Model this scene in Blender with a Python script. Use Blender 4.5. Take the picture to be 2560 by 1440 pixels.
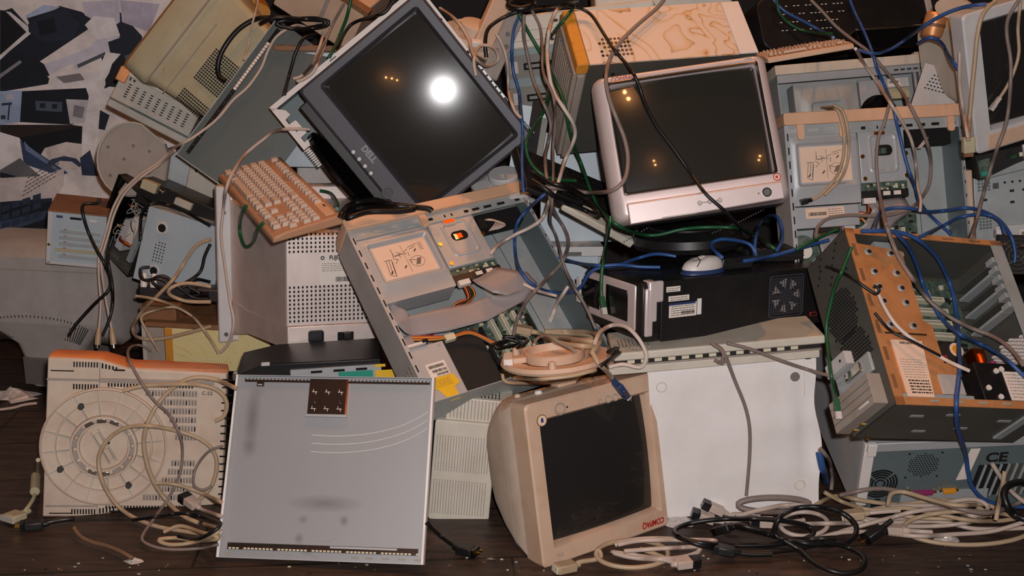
import bpy, math, random
from mathutils import Vector, Matrix, Euler
for _o in list(bpy.data.objects): bpy.data.objects.remove(_o)
S = bpy.context.scene; COL = S.collection
R = math.radians

# ---------------- camera, world, lights, exposure ----------------
FPX, CX, CY = 2900.0, 1280.0, 720.0
CAM_LOC = Vector((0, -2.25, 1.2)); PITCH = 15.0
cam = bpy.data.cameras.new('camera'); cam.sensor_width = 36; cam.lens = 36 * FPX / 2560
cam.clip_start = .05; cam.clip_end = 50
co = bpy.data.objects.new('camera', cam); COL.objects.link(co)
co.location = CAM_LOC; co.rotation_euler = (R(90 - PITCH), 0, 0); S.camera = co
CR = Vector((1, 0, 0)); CU = Vector((0, math.sin(R(PITCH)), math.cos(R(PITCH)))); CF = Vector((0, math.cos(R(PITCH)), -math.sin(R(PITCH))))
def ray(px, py): return CF + CR * ((px - CX) / FPX) + CU * ((CY - py) / FPX)
def at(px, py, d): return CAM_LOC + ray(px, py) * d          # point seen at a pixel, d metres along the view axis
def hit_plane_y(px, py, y):
    r = ray(px, py); return CAM_LOC + r * ((y - CAM_LOC.y) / r.y)
def hit_plane_z(px, py, z):
    r = ray(px, py); return CAM_LOC + r * ((z - CAM_LOC.z) / r.z)

w = bpy.data.worlds.new('world'); S.world = w; w.use_nodes = True
w.node_tree.nodes['Background'].inputs[0].default_value = (1.0, .8, .66, 1)
w.node_tree.nodes['Background'].inputs[1].default_value = .022
def lamp(name, kind, loc, power, color, size, aim=None, spot=None, blend=.5):
    l = bpy.data.lights.new(name, kind); l.energy = power; l.color = color
    o = bpy.data.objects.new(name, l); COL.objects.link(o); o.location = loc
    if kind in ('POINT', 'SPOT'): l.shadow_soft_size = size
    if spot: l.spot_size = R(spot); l.spot_blend = blend
    if aim is not None: o.rotation_euler = (Vector(aim) - Vector(loc)).to_track_quat('-Z', 'Y').to_euler()
    return o
WARM = (1.0, .40, .13)
lamp('camera_flash', 'SPOT', (.06, -2.27, 1.29), 172, (1.0, .955, .965), .022, (0, .3, .6), 100, .6)
for x, y, z, p in ((-.8, .75, 3.3, 13), (.1, .75, 3.3, 12), (1.0, .75, 3.3, 12)):
    lamp('ceiling_spot', 'SPOT', (x, y, z), p * 4, WARM, .03, (x * .9, .35, .4), 62, .7)
for x, y, z, p, r in ((-1.25, -4.24, 1.85, 4, .022), (-1.1, -4.27, 1.83, 4, .02), (-.97, -4.3, 1.79, 3, .018), (-.41, -2.87, 4.72, 14, .035), (-.34, -2.99, 4.61, 16, .04), (.17, -3.95, 3.45, 3, .02), (.2, -4.0, 3.37, 3, .02), (2.54, -3.5, 3.39, 3, .02), (2.52, -3.56, 3.32, 3, .02)):
    lamp('distant_bulb', 'POINT', (x, y, z), p, WARM, r)
V = S.view_settings; V.view_transform = 'Standard'; V.look = 'None'; V.exposure = 0.0; V.gamma = 1.0; V.use_curve_mapping = False
S.cycles.use_denoising = True; S.cycles.max_bounces = 5

# ---------------- materials ----------------
MAT = {}
def _new(name):
    m = bpy.data.materials.new(name); m.use_nodes = True; MAT[name] = m
    return m, m.node_tree, m.node_tree.nodes['Principled BSDF']
def lin(c): return tuple(((v / 255 + .055) / 1.055) ** 2.4 if v > 10 else v / 255 / 12.92 for v in c)
def mat(name, rgb, rough=.5, metal=0, dirt=.25, dirt_rgb=None, scale=14, bump=.0, spec=.5):
    """rgb in sRGB 0-255; dirt mixes in a blotchy grime colour"""
    m, nt, b = _new(name); N = nt.nodes; L = nt.links
    c = lin(rgb); dc = lin(dirt_rgb) if dirt_rgb else tuple(v * .55 for v in c)
    tc = N.new('ShaderNodeTexCoord'); nz = N.new('ShaderNodeTexNoise'); nz.inputs['Scale'].default_value = scale
    nz.inputs['Detail'].default_value = 7; nz.inputs['Roughness'].default_value = .65
    L.new(tc.outputs['Object'], nz.inputs['Vector'])
    rp = N.new('ShaderNodeValToRGB'); rp.color_ramp.elements[0].position = .42; rp.color_ramp.elements[1].position = .72
    rp.color_ramp.elements[0].color = (0, 0, 0, 1); rp.color_ramp.elements[1].color = (dirt, dirt, dirt, 1)
    L.new(nz.outputs['Fac'], rp.inputs[0])
    mx = N.new('ShaderNodeMix'); mx.data_type = 'RGBA'
    mx.inputs[6].default_value = (*c, 1); mx.inputs[7].default_value = (*dc, 1)
    L.new(rp.outputs[0], mx.inputs[0]); L.new(mx.outputs[2], b.inputs['Base Color'])
    b.inputs['Roughness'].default_value = rough; b.inputs['Metallic'].default_value = metal
    b.inputs['Specular IOR Level'].default_value = spec
    if bump:
        n2 = N.new('ShaderNodeTexNoise'); n2.inputs['Scale'].default_value = 420; L.new(tc.outputs['Object'], n2.inputs['Vector'])
        bp = N.new('ShaderNodeBump'); bp.inputs['Strength'].default_value = bump; bp.inputs['Distance'].default_value = .001
        L.new(n2.outputs['Fac'], bp.inputs['Height']); L.new(bp.outputs['Normal'], b.inputs['Normal'])
    return m
DUST = (150, 105, 78)
mat('beige', (206, 186, 166), .55, dirt=.3, dirt_rgb=DUST, bump=.15)
mat('beige_warm', (208, 176, 150), .5, dirt=.35, dirt_rgb=(176, 128, 92), bump=.12)
mat('beige_grey', (188, 182, 170), .55, dirt=.35, dirt_rgb=(140, 118, 98), bump=.12)
mat('cream', (208, 200, 184), .5, dirt=.25, dirt_rgb=(150, 128, 104), bump=.1)
mat('olive', (182, 172, 140), .55, dirt=.3, dirt_rgb=(146, 118, 84), bump=.1)
mat('grey_plastic', (182, 174, 168), .5, dirt=.3, dirt_rgb=(128, 112, 100), bump=.12)
mat('silver_grey', (228, 212, 204), .48, .55, dirt=.25, dirt_rgb=(156, 138, 126), bump=.12)
mat('pale_plastic', (200, 198, 196), .45, dirt=.2, dirt_rgb=(150, 135, 125))
mat('warm_grey', (160, 150, 140), .55, dirt=.35, dirt_rgb=(128, 100, 80), bump=.1)
mat('silver_paint', (226, 210, 207), .36, .3, dirt=.12, dirt_rgb=(150, 125, 110))
mat('charcoal', (62, 62, 70), .5, dirt=.3, dirt_rgb=(84, 80, 80), bump=.15)
mat('black', (22, 21, 22), .42, dirt=.3, dirt_rgb=(52, 46, 44), bump=.1)
mat('gloss_black', (10, 10, 11), .18, dirt=.1)
mat('hole', (6, 6, 6), .9, dirt=0)
mat('dark_gap', (30, 27, 25), .8, dirt=.2)
mat('steel', (172, 178, 178), .45, .2, dirt=.35, dirt_rgb=(116, 112, 104), scale=9)
mat('steel_pale', (184, 186, 188), .45, .25, dirt=.3, dirt_rgb=(140, 134, 128), scale=6)
mat('steel_teal', (104, 118, 120), .45, .2, dirt=.3, dirt_rgb=(92, 92, 86), scale=7)
mat('steel_dark', (92, 92, 86), .45, .3, dirt=.45, dirt_rgb=(86, 70, 54), scale=9)
mat('steel_blue', (180, 192, 198), .45, .1, dirt=.25, dirt_rgb=(150, 150, 148), scale=8)
mat('chrome', (215, 212, 205), .16, 1, dirt=.1)
mat('gold', (205, 165, 80), .25, 1, dirt=.1)
mat('copper', (200, 96, 36), .38, 1, dirt=.15)
mat('rust_plate', (228, 160, 104), .45, .4, dirt=.5, dirt_rgb=(150, 90, 48), scale=11)
mat('brown_top', (136, 94, 62), .6, 0, dirt=.6, dirt_rgb=(92, 60, 38), scale=18)
mat('brown_bracket', (70, 50, 40), .35, .5, dirt=.4, dirt_rgb=(40, 28, 22))
mat('white_paint', (242, 236, 232), .42, .05, dirt=.22, dirt_rgb=(176, 160, 148), scale=7)
mat('white', (226, 218, 212), .45, dirt=.15, dirt_rgb=(170, 150, 135))
mat('label', (232, 220, 208), .6, dirt=.1)
mat('label_pink', (238, 205, 180), .6, dirt=.15, dirt_rgb=(206, 165, 135))
mat('ink', (40, 36, 36), .7, dirt=0)
mat('yellow_label', (236, 190, 40), .5, dirt=.25, dirt_rgb=(190, 130, 20))
mat('pcb', (58, 78, 66), .45, dirt=.7, dirt_rgb=(132, 142, 130), scale=60)
mat('chip', (34, 32, 32), .4, dirt=.2)
mat('slot_cream', (214, 206, 178), .5, dirt=.2)
mat('ribbon', (156, 146, 144), .42, dirt=.25, dirt_rgb=(150, 128, 120), scale=10)
mat('red_paint', (176, 40, 34), .5, dirt=.1)
mat('logo_grey', (112, 110, 114), .4, .3, dirt=.1)
mat('rubber', (58, 56, 56), .7, dirt=.3)
mat('foot_grey', (118, 110, 104), .7, dirt=.3)
mat('navy', (44, 62, 104), .45, dirt=.15)
mat('teal_plastic', (40, 150, 128), .5, dirt=.15)
mat('magenta', (150, 50, 96), .4, dirt=.1)
mat('orange_part', (226, 150, 40), .5, dirt=.1)
mat('cab_grey', (134, 118, 110), .45, dirt=.25, scale=30)
mat('cab_beige', (184, 160, 130), .45, dirt=.35, dirt_rgb=(150, 116, 84), scale=25)
mat('beige_peach', (222, 178, 144), .5, dirt=.35, dirt_rgb=(190, 134, 94), bump=.1)
mat('kb_tan', (182, 136, 104), .55, dirt=.35, dirt_rgb=(168, 112, 76), bump=.1)
mat('keycap', (204, 182, 164), .5, dirt=.15)
mat('warmlit_dust', (232, 140, 80), .7, dirt=.5, dirt_rgb=(160, 98, 62), scale=20)  # dust tone with the warm glow from above painted into it
mat('cab_cream', (196, 176, 162), .42, dirt=.2, scale=25)
mat('cab_black', (20, 19, 20), .38, dirt=.15)
mat('cab_blue', (46, 82, 140), .42, dirt=.2, scale=30)
mat('cab_green', (28, 84, 48), .42, dirt=.2, scale=30)
mat('cab_red', (170, 50, 46), .45, dirt=.1)
mat('cab_yellow', (214, 158, 50), .45, dirt=.1)
mat('cab_white', (212, 194, 182), .42, dirt=.15, scale=25)
mat('rope', (126, 96, 72), .85, dirt=.5, dirt_rgb=(96, 66, 44), scale=60)
def glass(name, rgb, rough):
    m, nt, b = _new(name); b.inputs['Base Color'].default_value = (*lin(rgb), 1)
    b.inputs['Roughness'].default_value = rough; b.inputs['Specular IOR Level'].default_value = .45
    b.inputs['Coat Weight'].default_value = .45; b.inputs['Coat Roughness'].default_value = .035
glass('screen', (44, 42, 38), .17); glass('screen_matte', (36, 34, 33), .3)
glass('bag', (200, 190, 184), .25)
def contour(name, base, line, tint):
    """off-white paint with tide-mark stains that dried in thin brown contour lines"""
    m, nt, b = _new(name); N = nt.nodes; L = nt.links
    tc = N.new('ShaderNodeTexCoord'); mp = N.new('ShaderNodeMapping'); mp.inputs['Scale'].default_value = (1.2, 1.2, 2.6)
    L.new(tc.outputs['Object'], mp.inputs[0])
    nz = N.new('ShaderNodeTexNoise'); nz.inputs['Scale'].default_value = 3.4; nz.inputs['Detail'].default_value = 2.6; nz.inputs['Distortion'].default_value = .7
    L.new(mp.outputs[0], nz.inputs['Vector'])
    ml = N.new('ShaderNodeMath'); ml.operation = 'MULTIPLY'; ml.inputs[1].default_value = 17; L.new(nz.outputs['Fac'], ml.inputs[0])
    fr = N.new('ShaderNodeMath'); fr.operation = 'FRACT'; L.new(ml.outputs[0], fr.inputs[0])
    rp = N.new('ShaderNodeValToRGB'); e = rp.color_ramp.elements
    e[0].position = 0; e[0].color = (*lin(line), 1); e[1].position = .1; e[1].color = (*lin(tint), 1)
    x = e.new(.35); x.color = (*lin(base), 1); x = e.new(1); x.color = (*lin(base), 1)
    L.new(fr.outputs[0], rp.inputs[0])
    n2 = N.new('ShaderNodeTexNoise'); n2.inputs['Scale'].default_value = 3.0; L.new(tc.outputs['Object'], n2.inputs['Vector'])
    r2 = N.new('ShaderNodeValToRGB'); r2.color_ramp.elements[0].position = .36; r2.color_ramp.elements[1].position = .6
    L.new(n2.outputs['Fac'], r2.inputs[0])
    mx = N.new('ShaderNodeMix'); mx.data_type = 'RGBA'; mx.inputs[6].default_value = (*lin(base), 1)
    L.new(r2.outputs[0], mx.inputs[0]); L.new(rp.outputs[0], mx.inputs[7]); L.new(mx.outputs[2], b.inputs['Base Color'])
    b.inputs['Roughness'].default_value = .5
contour('stained', (222, 200, 182), (140, 84, 24), (214, 172, 116))
mat('panel_teal', (86, 94, 92), .42, .15, dirt=.3, dirt_rgb=(70, 70, 66), scale=7)
contour('stained_yellow', (222, 206, 150), (176, 120, 40), (228, 198, 120))
contour('stain_orange', (206, 138, 46), (150, 88, 22), (196, 124, 40))
def wood():
    m, nt, b = _new('floor_wood'); N = nt.nodes; L = nt.links
    tc = N.new('ShaderNodeTexCoord'); mp = N.new('ShaderNodeMapping'); mp.inputs['Rotation'].default_value = (0, 0, R(-4))
    L.new(tc.outputs['Object'], mp.inputs[0])
    br = N.new('ShaderNodeTexBrick'); br.inputs['Scale'].default_value = 1; br.inputs['Brick Width'].default_value = 1.35; br.inputs['Row Height'].default_value = .24
    br.inputs['Mortar Size'].default_value = .003; br.inputs['Color1'].default_value = (*lin((74, 58, 50)), 1); br.inputs['Color2'].default_value = (*lin((62, 54, 50)), 1)
    br.inputs['Mortar'].default_value = (*lin((22, 18, 16)), 1); L.new(mp.outputs[0], br.inputs['Vector'])
    m2 = N.new('ShaderNodeMapping'); m2.inputs['Scale'].default_value = (3, 26, 3); L.new(tc.outputs['Object'], m2.inputs[0])
    nz = N.new('ShaderNodeTexNoise'); nz.inputs['Scale'].default_value = 2.2; nz.inputs['Detail'].default_value = 8; nz.inputs['Roughness'].default_value = .7
    L.new(m2.outputs[0], nz.inputs['Vector'])
    rp = N.new('ShaderNodeValToRGB'); rp.color_ramp.elements[0].position = .32; rp.color_ramp.elements[0].color = (.25, .22, .2, 1)
    rp.color_ramp.elements[1].position = .75; rp.color_ramp.elements[1].color = (1.35, 1.25, 1.15, 1); L.new(nz.outputs['Fac'], rp.inputs[0])
    mx = N.new('ShaderNodeMix'); mx.data_type = 'RGBA'; mx.blend_type = 'MULTIPLY'; mx.inputs[0].default_value = 1
    L.new(br.outputs['Color'], mx.inputs[6]); L.new(rp.outputs[0], mx.inputs[7])
    n3 = N.new('ShaderNodeTexNoise'); n3.inputs['Scale'].default_value = 5; n3.inputs['Detail'].default_value = 9; L.new(tc.outputs['Object'], n3.inputs['Vector'])
    r3 = N.new('ShaderNodeValToRGB'); r3.color_ramp.elements[0].position = .6; r3.color_ramp.elements[1].position = .72; L.new(n3.outputs['Fac'], r3.inputs[0])
    m3 = N.new('ShaderNodeMix'); m3.data_type = 'RGBA'; m3.inputs[7].default_value = (*lin((112, 86, 68)), 1)
    ml = N.new('ShaderNodeMath'); ml.operation = 'MULTIPLY'; ml.inputs[1].default_value = .45; L.new(r3.outputs[0], ml.inputs[0])
    L.new(ml.outputs[0], m3.inputs[0]); L.new(mx.outputs[2], m3.inputs[6]); L.new(m3.outputs[2], b.inputs['Base Color'])
    b.inputs['Roughness'].default_value = .5
    bp = N.new('ShaderNodeBump'); bp.inputs['Strength'].default_value = .35; bp.inputs['Distance'].default_value = .003
    L.new(nz.outputs['Fac'], bp.inputs['Height']); L.new(bp.outputs['Normal'], b.inputs['Normal'])
wood()
def smudged():
    """pale steel with dark finger smudges and a few curved scratches"""
    m = mat('panel_steel', (166, 167, 168), .42, .25, dirt=.2, dirt_rgb=(150, 146, 142), scale=5)
    nt = m.node_tree; N = nt.nodes; L = nt.links; b = N['Principled BSDF']; src = b.inputs['Base Color'].links[0].from_socket
    tc = N.new('ShaderNodeTexCoord'); fac = None
    for (x, z, rx, rz, a) in ((.0, .12, .09, .02, .5), (-.05, .045, .012, .014, .55), (.045, .085, .012, .014, .6), (-.045, .085, .014, .012, .4), (-.18, .30, .02, .085, .55), (-.18, .24, .02, .03, .5), (-.03, .02, .02, .012, .4)):
        mp = N.new('ShaderNodeMapping'); mp.vector_type = 'POINT'; mp.inputs['Location'].default_value = (-x / rx, 0, -z / rz); mp.inputs['Scale'].default_value = (1 / rx, 0, 1 / rz)
        L.new(tc.outputs['Object'], mp.inputs[0]); g = N.new('ShaderNodeTexGradient'); g.gradient_type = 'SPHERICAL'; L.new(mp.outputs[0], g.inputs[0])
        k = N.new('ShaderNodeMath'); k.operation = 'MULTIPLY'; k.inputs[1].default_value = a; L.new(g.outputs['Fac'], k.inputs[0])
        if fac is None: fac = k.outputs[0]
        else:
            ad = N.new('ShaderNodeMath'); ad.operation = 'MAXIMUM'; L.new(fac, ad.inputs[0]); L.new(k.outputs[0], ad.inputs[1]); fac = ad.outputs[0]
    mx = N.new('ShaderNodeMix'); mx.data_type = 'RGBA'; mx.inputs[7].default_value = (*lin((88, 84, 80)), 1)
    L.new(fac, mx.inputs[0]); L.new(src, mx.inputs[6]); L.new(mx.outputs[2], b.inputs['Base Color'])
smudged()
POSE = {  # name: (location), (yaw, pitch, roll in degrees), (width, depth, height)
    'swivel_monitor': ((-0.884, 0.2213, -0.0184), (11.49, -4.65, 5.38), (0.4077, 0.2243, 0.3831)),
    'steel_panel': ((-0.404, -0.0407, 0.0128), (-8.12, -31.0, -1.82), (0.4486, 0.012, 0.3946)),
    'vented_box': ((-0.0514, 0.1823, -0.0137), (-0.06, -1.11, 5.14), (0.2859, 0.25, 0.2432)),
    'beige_monitor': ((0.2119, 0.0487, 0.0001), (34.41, -11.17, -0.63), (0.3511, 0.4, 0.3528)),
    'white_case': ((0.51, 0.1857, 0.0145), (0.87, -0.05, -4.94), (0.3883, 0.16, 0.3669)),
    'rear_tower': ((1.0043, 0.2099, 0.0135), (2.24, 15.92, -2.38), (0.4264, 0.4073, 0.2028)),
    'open_tower': ((0.9445, -0.0537, 0.363), (23.3, -45.04, 10.93), (0.3959, 0.1629, 0.4163)),
    'black_desktop': ((0.5308, 0.2823, 0.4188), (25.55, -3.59, 1.62), (0.4765, 0.4607, 0.1344)),
    'silver_monitor': ((0.4195, 0.2303, 0.7123), (-0.83, -23.54, -8.7), (0.3943, 0.4, 0.3331)),
    'charcoal_monitor': ((-0.3782, 0.5574, 0.7646), (1.3, -3.92, 51.46), (0.4388, 0.46, 0.3755)),
    'keyboard': ((-0.6346, 0.4497, 0.6676), (-63.37, 9.84, 9.57), (0.454, 0.1675, 0.0304)),
    'grey_monitor': ((-0.421, 0.5001, 0.3119), (19.77, -2.72, 2.78), (0.9932, 1.04, 1.0354)),
    'slim_centre': ((0.0159, 0.2533, 0.3533), (25.85, -46.72, -8.14), (0.4834, 0.0805, 0.441)),
    'slim_right': ((0.9048, 0.4477, 0.4672), (6.74, -16.68, -2.39), (0.4472, 0.189, 0.4159)),
    'slim_back': ((0.9626, 0.7706, 0.5554), (5.24, -19.11, -4.24), (0.4315, 0.2016, 0.4296)),
    'stained_tower': ((0.3294, 0.6681, 0.7852), (14.27, 42.29, -4.2), (0.4342, 0.1575, 0.3188)),
    'white_monitor': ((1.2775, 0.5059, 0.844), (12.71, 1.33, -14.3), (0.3865, 0.4, 0.3305)),
    'printer': ((0.9255, 0.9688, 1.0245), (14.71, -24.55, -2.75), (0.5245, 0.3955, 0.1419)),
    'olive_monitor': ((-0.7093, 0.6128, 0.8644), (0.3, -8.65, 33.79), (0.4928, 0.3, 0.1851)),
    'teal_panel': ((-0.7008, 0.7671, 0.6213), (4.39, -17.03, 36.47), (0.4488, 0.0134, 0.448)),
    'tray_cover': ((-0.463, 0.6512, 0.7039), (-0.38, -8.06, 51.29), (0.4636, 0.02, 0.4798)),
    'card_case': ((-1.2166, 0.8884, 0.4258), (12.43, 5.99, 8.81), (0.1503, 0.3297, 0.1492)),
    'wired_case': ((-1.1407, 0.9526, 0.4265), (-30.54, -3.61, 29.75), (0.1617, 0.115, 0.2366)),
    'speaker_box': ((-0.9357, 0.7945, 0.3792), (-11.13, -8.04, 14.34), (0.2143, 0.1368, 0.2062)),
}

# ---------------- mesh helpers ----------------
class MB:
    """collects simple solids into one mesh"""
    def __init__(s): s.v = []; s.f = []; s.m = []; s.mats = []; s.M = None
    def mi(s, m):
        if m not in s.mats: s.mats.append(m)
        return s.mats.index(m)
    def add(s, vs, fs, m):
        b = len(s.v); k = s.mi(m)
        if s.M is not None: vs = [s.M @ Vector(v) for v in vs]
        s.v.extend([tuple(v) for v in vs]); s.f.extend([tuple(i + b for i in f) for f in fs]); s.m.extend([k] * len(fs)); return s
    def box(s, x0, y0, z0, x1, y1, z1, m):
        vs = [(x, y, z) for x in (x0, x1) for y in (y0, y1) for z in (z0, z1)]
        return s.add(vs, [(0, 1, 3, 2), (4, 6, 7, 5), (0, 4, 5, 1), (2, 3, 7, 6), (0, 2, 6, 4), (1, 5, 7, 3)], m)
    def boxc(s, x, y, z, w, d, h, m): return s.box(x - w / 2, y - d / 2, z - h / 2, x + w / 2, y + d / 2, z + h / 2, m)
    def prism(s, poly, y0, y1, m):
        """polygon in XZ, extruded along Y"""
        n = len(poly); vs = [(x, y0, z) for x, z in poly] + [(x, y1, z) for x, z in poly]
        fs = [tuple(range(n)), tuple(range(2 * n - 1, n - 1, -1))] + [(i, i + n, (i + 1) % n + n, (i + 1) % n) for i in range(n)]
        return s.add(vs, fs, m)
    def loft(s, rings, m, cap=(True, True)):
        n = len(rings[0]); vs = [p for r in rings for p in r]; fs = []
        for k in range(len(rings) - 1):
            for i in range(n):
                j = (i + 1) % n; fs.append((k * n + i, k * n + j, (k + 1) * n + j, (k + 1) * n + i))
        if cap[0]: fs.append(tuple(range(n - 1, -1, -1)))
        if cap[1]: fs.append(tuple(range((len(rings) - 1) * n, len(rings) * n)))
        return s.add(vs, fs, m)
    def cyl(s, p0, p1, r0, m, r1=None, n=16, cap=(True, True)):
        p0 = Vector(p0); p1 = Vector(p1); r1 = r0 if r1 is None else r1
        q = (p1 - p0).to_track_quat('Z', 'Y'); rg = []
        for p, r in ((p0, r0), (p1, r1)):
            rg.append([p + q @ Vector((r * math.cos(2 * math.pi * i / n), r * math.sin(2 * math.pi * i / n), 0)) for i in range(n)])
        return s.loft(rg, m, cap)
    def lathe(s, prof, m, n=32, cap=(False, False)):
        """profile of (radius, z) turned about Z"""
        return s.loft([[(r * math.cos(2 * math.pi * i / n), r * math.sin(2 * math.pi * i / n), z) for i in range(n)] for r, z in prof], m, cap)
    def tube(s, pts, r, m, n=7):
        pts = [Vector(p) for p in pts]; rings = []; up = None
        for i, p in enumerate(pts):
            t = (pts[min(i + 1, len(pts) - 1)] - pts[max(i - 1, 0)])
            if t.length < 1e-9: t = Vector((0, 0, 1))
            t.normalize()
            if up is None: up = t.orthogonal().normalized()
            up = up - t * up.dot(t)
            if up.length < 1e-6: up = t.orthogonal()
            up.normalize(); bi = t.cross(up)
            rings.append([p + up * (r * math.cos(2 * math.pi * k / n)) + bi * (r * math.sin(2 * math.pi * k / n)) for k in range(n)])
        return s.loft(rings, m)
    def holes(s, x0, z0, nx, nz, dx, dz, w, h, y, m='hole', skip=None, t=.0006):
        for i in range(nx):
            for j in range(nz):
                if skip and skip(i, j): continue
                s.boxc(x0 + i * dx, y, z0 + j * dz, w, t, h, m)
        return s
    def build(s, name, parent=None, bev=0, smooth=38, seg=2):
        me = bpy.data.meshes.new(name); me.from_pydata(s.v, [], s.f)
        for m in s.mats: me.materials.append(MAT[m])
        me.polygons.foreach_set('material_index', s.m)
        o = bpy.data.objects.new(name, me); COL.objects.link(o)
        bm_fix(me)
        if smooth:
            me.polygons.foreach_set('use_smooth', [True] * len(me.polygons)); me.set_sharp_from_angle(angle=R(smooth))
        if bev:
            md = o.modifiers.new('bevel', 'BEVEL'); md.width = bev; md.segments = seg; md.limit_method = 'ANGLE'; md.angle_limit = R(40); md.harden_normals = False
        if parent is not None: o.parent = parent
        if name in ('board_components', 'wire_bundle', 'loose_wires'): o['kind'] = 'stuff'
        return o
import bmesh
def bm_fix(me):
    bm = bmesh.new(); bm.from_mesh(me); bmesh.ops.recalc_face_normals(bm, faces=bm.faces); bm.to_mesh(me); bm.free()
def rr(w, h, r, y, cx=0, cz=0, n=5):
    """rounded rectangle ring in XZ at depth y"""
    r = min(r, w / 2 - 1e-4, h / 2 - 1e-4); out = []
    for ax, az, a0 in ((w / 2 - r, h / 2 - r, 0), (-w / 2 + r, h / 2 - r, 90), (-w / 2 + r, -h / 2 + r, 180), (w / 2 - r, -h / 2 + r, 270)):
        for k in range(n + 1):
            a = R(a0 + 90 * k / n); out.append((cx + ax + r * math.cos(a), y, cz + az + r * math.sin(a)))
    return out
def tag(o, label, cat, group=None, kind=None):
    if label: o['label'] = label
    if cat: o['category'] = cat
    if group: o['group'] = group
    if kind: o['kind'] = kind
    return o
def thing(name, label, cat, pose=None, loc=(0, 0, 0), ypr=(0, 0, 0), group=None):
    o = bpy.data.objects.new(name, None); COL.objects.link(o); o.empty_display_size = .05
    if pose: loc, ypr, _ = POSE[pose]
    o.location = loc; o.rotation_mode = 'YXZ'; o.rotation_euler = (R(ypr[1]), R(ypr[2]), R(ypr[0]))
    return tag(o, label, cat, group)
def text(body, size, m, parent, loc, rot=(90, 0, 0), name='lettering', ext=.0004, label=None, sx=1, font_shear=0, bold=0):
    c = bpy.data.curves.new('t', 'FONT'); c.body = body; c.size = size; c.extrude = ext; c.align_x = 'CENTER'; c.align_y = 'CENTER'; c.shear = font_shear; c.offset = bold
    t = bpy.data.objects.new('t', c); COL.objects.link(t)
    me = bpy.data.meshes.new_from_object(t.evaluated_get(bpy.context.evaluated_depsgraph_get())); bpy.data.objects.remove(t); bpy.data.curves.remove(c)
    me.materials.clear(); me.materials.append(MAT[m])
    o = bpy.data.objects.new(name, me); COL.objects.link(o); o.parent = parent; o.location = loc; o.rotation_euler = tuple(R(a) for a in rot); o.scale = (sx, 1, 1)
    if label: o['label'] = label
    return o
def screw(b, x, z, y, r=.004, m='gold'): b.cyl((x, y, z), (x, y - .003, z), r, m, n=10)
def barcode(b, x0, z0, x1, z1, y, seed=1, m='ink'):
    rnd = random.Random(seed); x = x0
    while x < x1:
        w_ = rnd.choice((.0006, .001, .0016)); b.box(x, y - .0004, z0, min(x + w_, x1), y, z1, m); x += w_ + rnd.choice((.0006, .001))
def scribble(b, x0, z0, x1, z1, y, rows, seed=1, m='ink', hgt=.35):
    rnd = random.Random(seed); dz = (z1 - z0) / rows
    for r_ in range(rows):
        x = x0
        while x < x1 - .002:
            l_ = rnd.uniform(.002, .009); b.box(x, y - .0004, z1 - (r_ + .7) * dz, min(x + l_, x1), y, z1 - (r_ + .7 - hgt) * dz, m); x += l_ + .0018
def diagram(b, cx, cz, s_, y, m='ink'):
    """exploded-view line drawing printed on a service sticker"""
    rnd = random.Random(4)
    def seg(x0, z0, x1, z1, t=.0009):
        d = Vector((x1 - x0, 0, z1 - z0)); n_ = Vector((-d.z, 0, d.x)).normalized() * t / 2; p = [Vector((x0, 0, z0)), Vector((x1, 0, z1))]
        q = [p[0] + n_, p[1] + n_, p[1] - n_, p[0] - n_]; b.prism([(cx + v.x * s_, cz + v.z * s_) for v in q], y - .0004, y, m)
    for k in range(3): seg(-.045 + k * .006, -.03, -.04 + k * .006, .005); 
    seg(-.045, -.03, -.033, -.036); seg(-.045, .005, -.028, .005); seg(-.033, -.036, -.028, .0)
    for k in range(10):
        a = rnd.uniform(0, 6.28); x = -.005 + .018 * math.cos(k); z = .004 + .012 * math.sin(k * 1.7); seg(x, z, x + .014 * math.cos(a), z + .01 * math.sin(a))
    seg(-.02, .03, -.02, .012); seg(-.02, .012, .01, .012); seg(.004, .034, .004, -.034, .0005); seg(.018, .025, .04, .03); seg(.02, .02, .035, .024)
    for k in range(14):
        a0 = k * .449; a1 = a0 + .449; seg(.026 + .016 * math.cos(a0), -.012 + .013 * math.sin(a0), .026 + .016 * math.cos(a1), -.012 + .013 * math.sin(a1), .0006)
    for k in range(5): seg(.02 + k * .002, -.02, .028 + k * .002, -.005, .0012)
    for x, z in ((-.042, -.028), (-.008, -.022), (.028, .012)): seg(x, z, x + .006, z + .006, .0025)
    for k in range(5): seg(.042, .03 - k * .004, .052, .03 - k * .004, .0007)
def crt_glass(parent, w, h, cx, cz, y0, R_=1.0, m='screen', name='screen'):
    n = 16; vs = []; fs = []
    for j in range(n + 1):
        for i in range(n + 1):
            x = (i / n - .5) * w; z = (j / n - .5) * h; vs.append((cx + x, y0 + (x * x + z * z) / (2 * R_), cz + z))
    for j in range(n):
        for i in range(n): a = j * (n + 1) + i; fs.append((a, a + 1, a + n + 2, a + n + 1))
    b = MB(); b.add(vs, fs, m)
    vb = [(x, y + .012, z) for x, y, z in vs]; b.add(vb, [f[::-1] for f in fs], m)
    o = b.build(name, parent, smooth=60); return o
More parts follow.
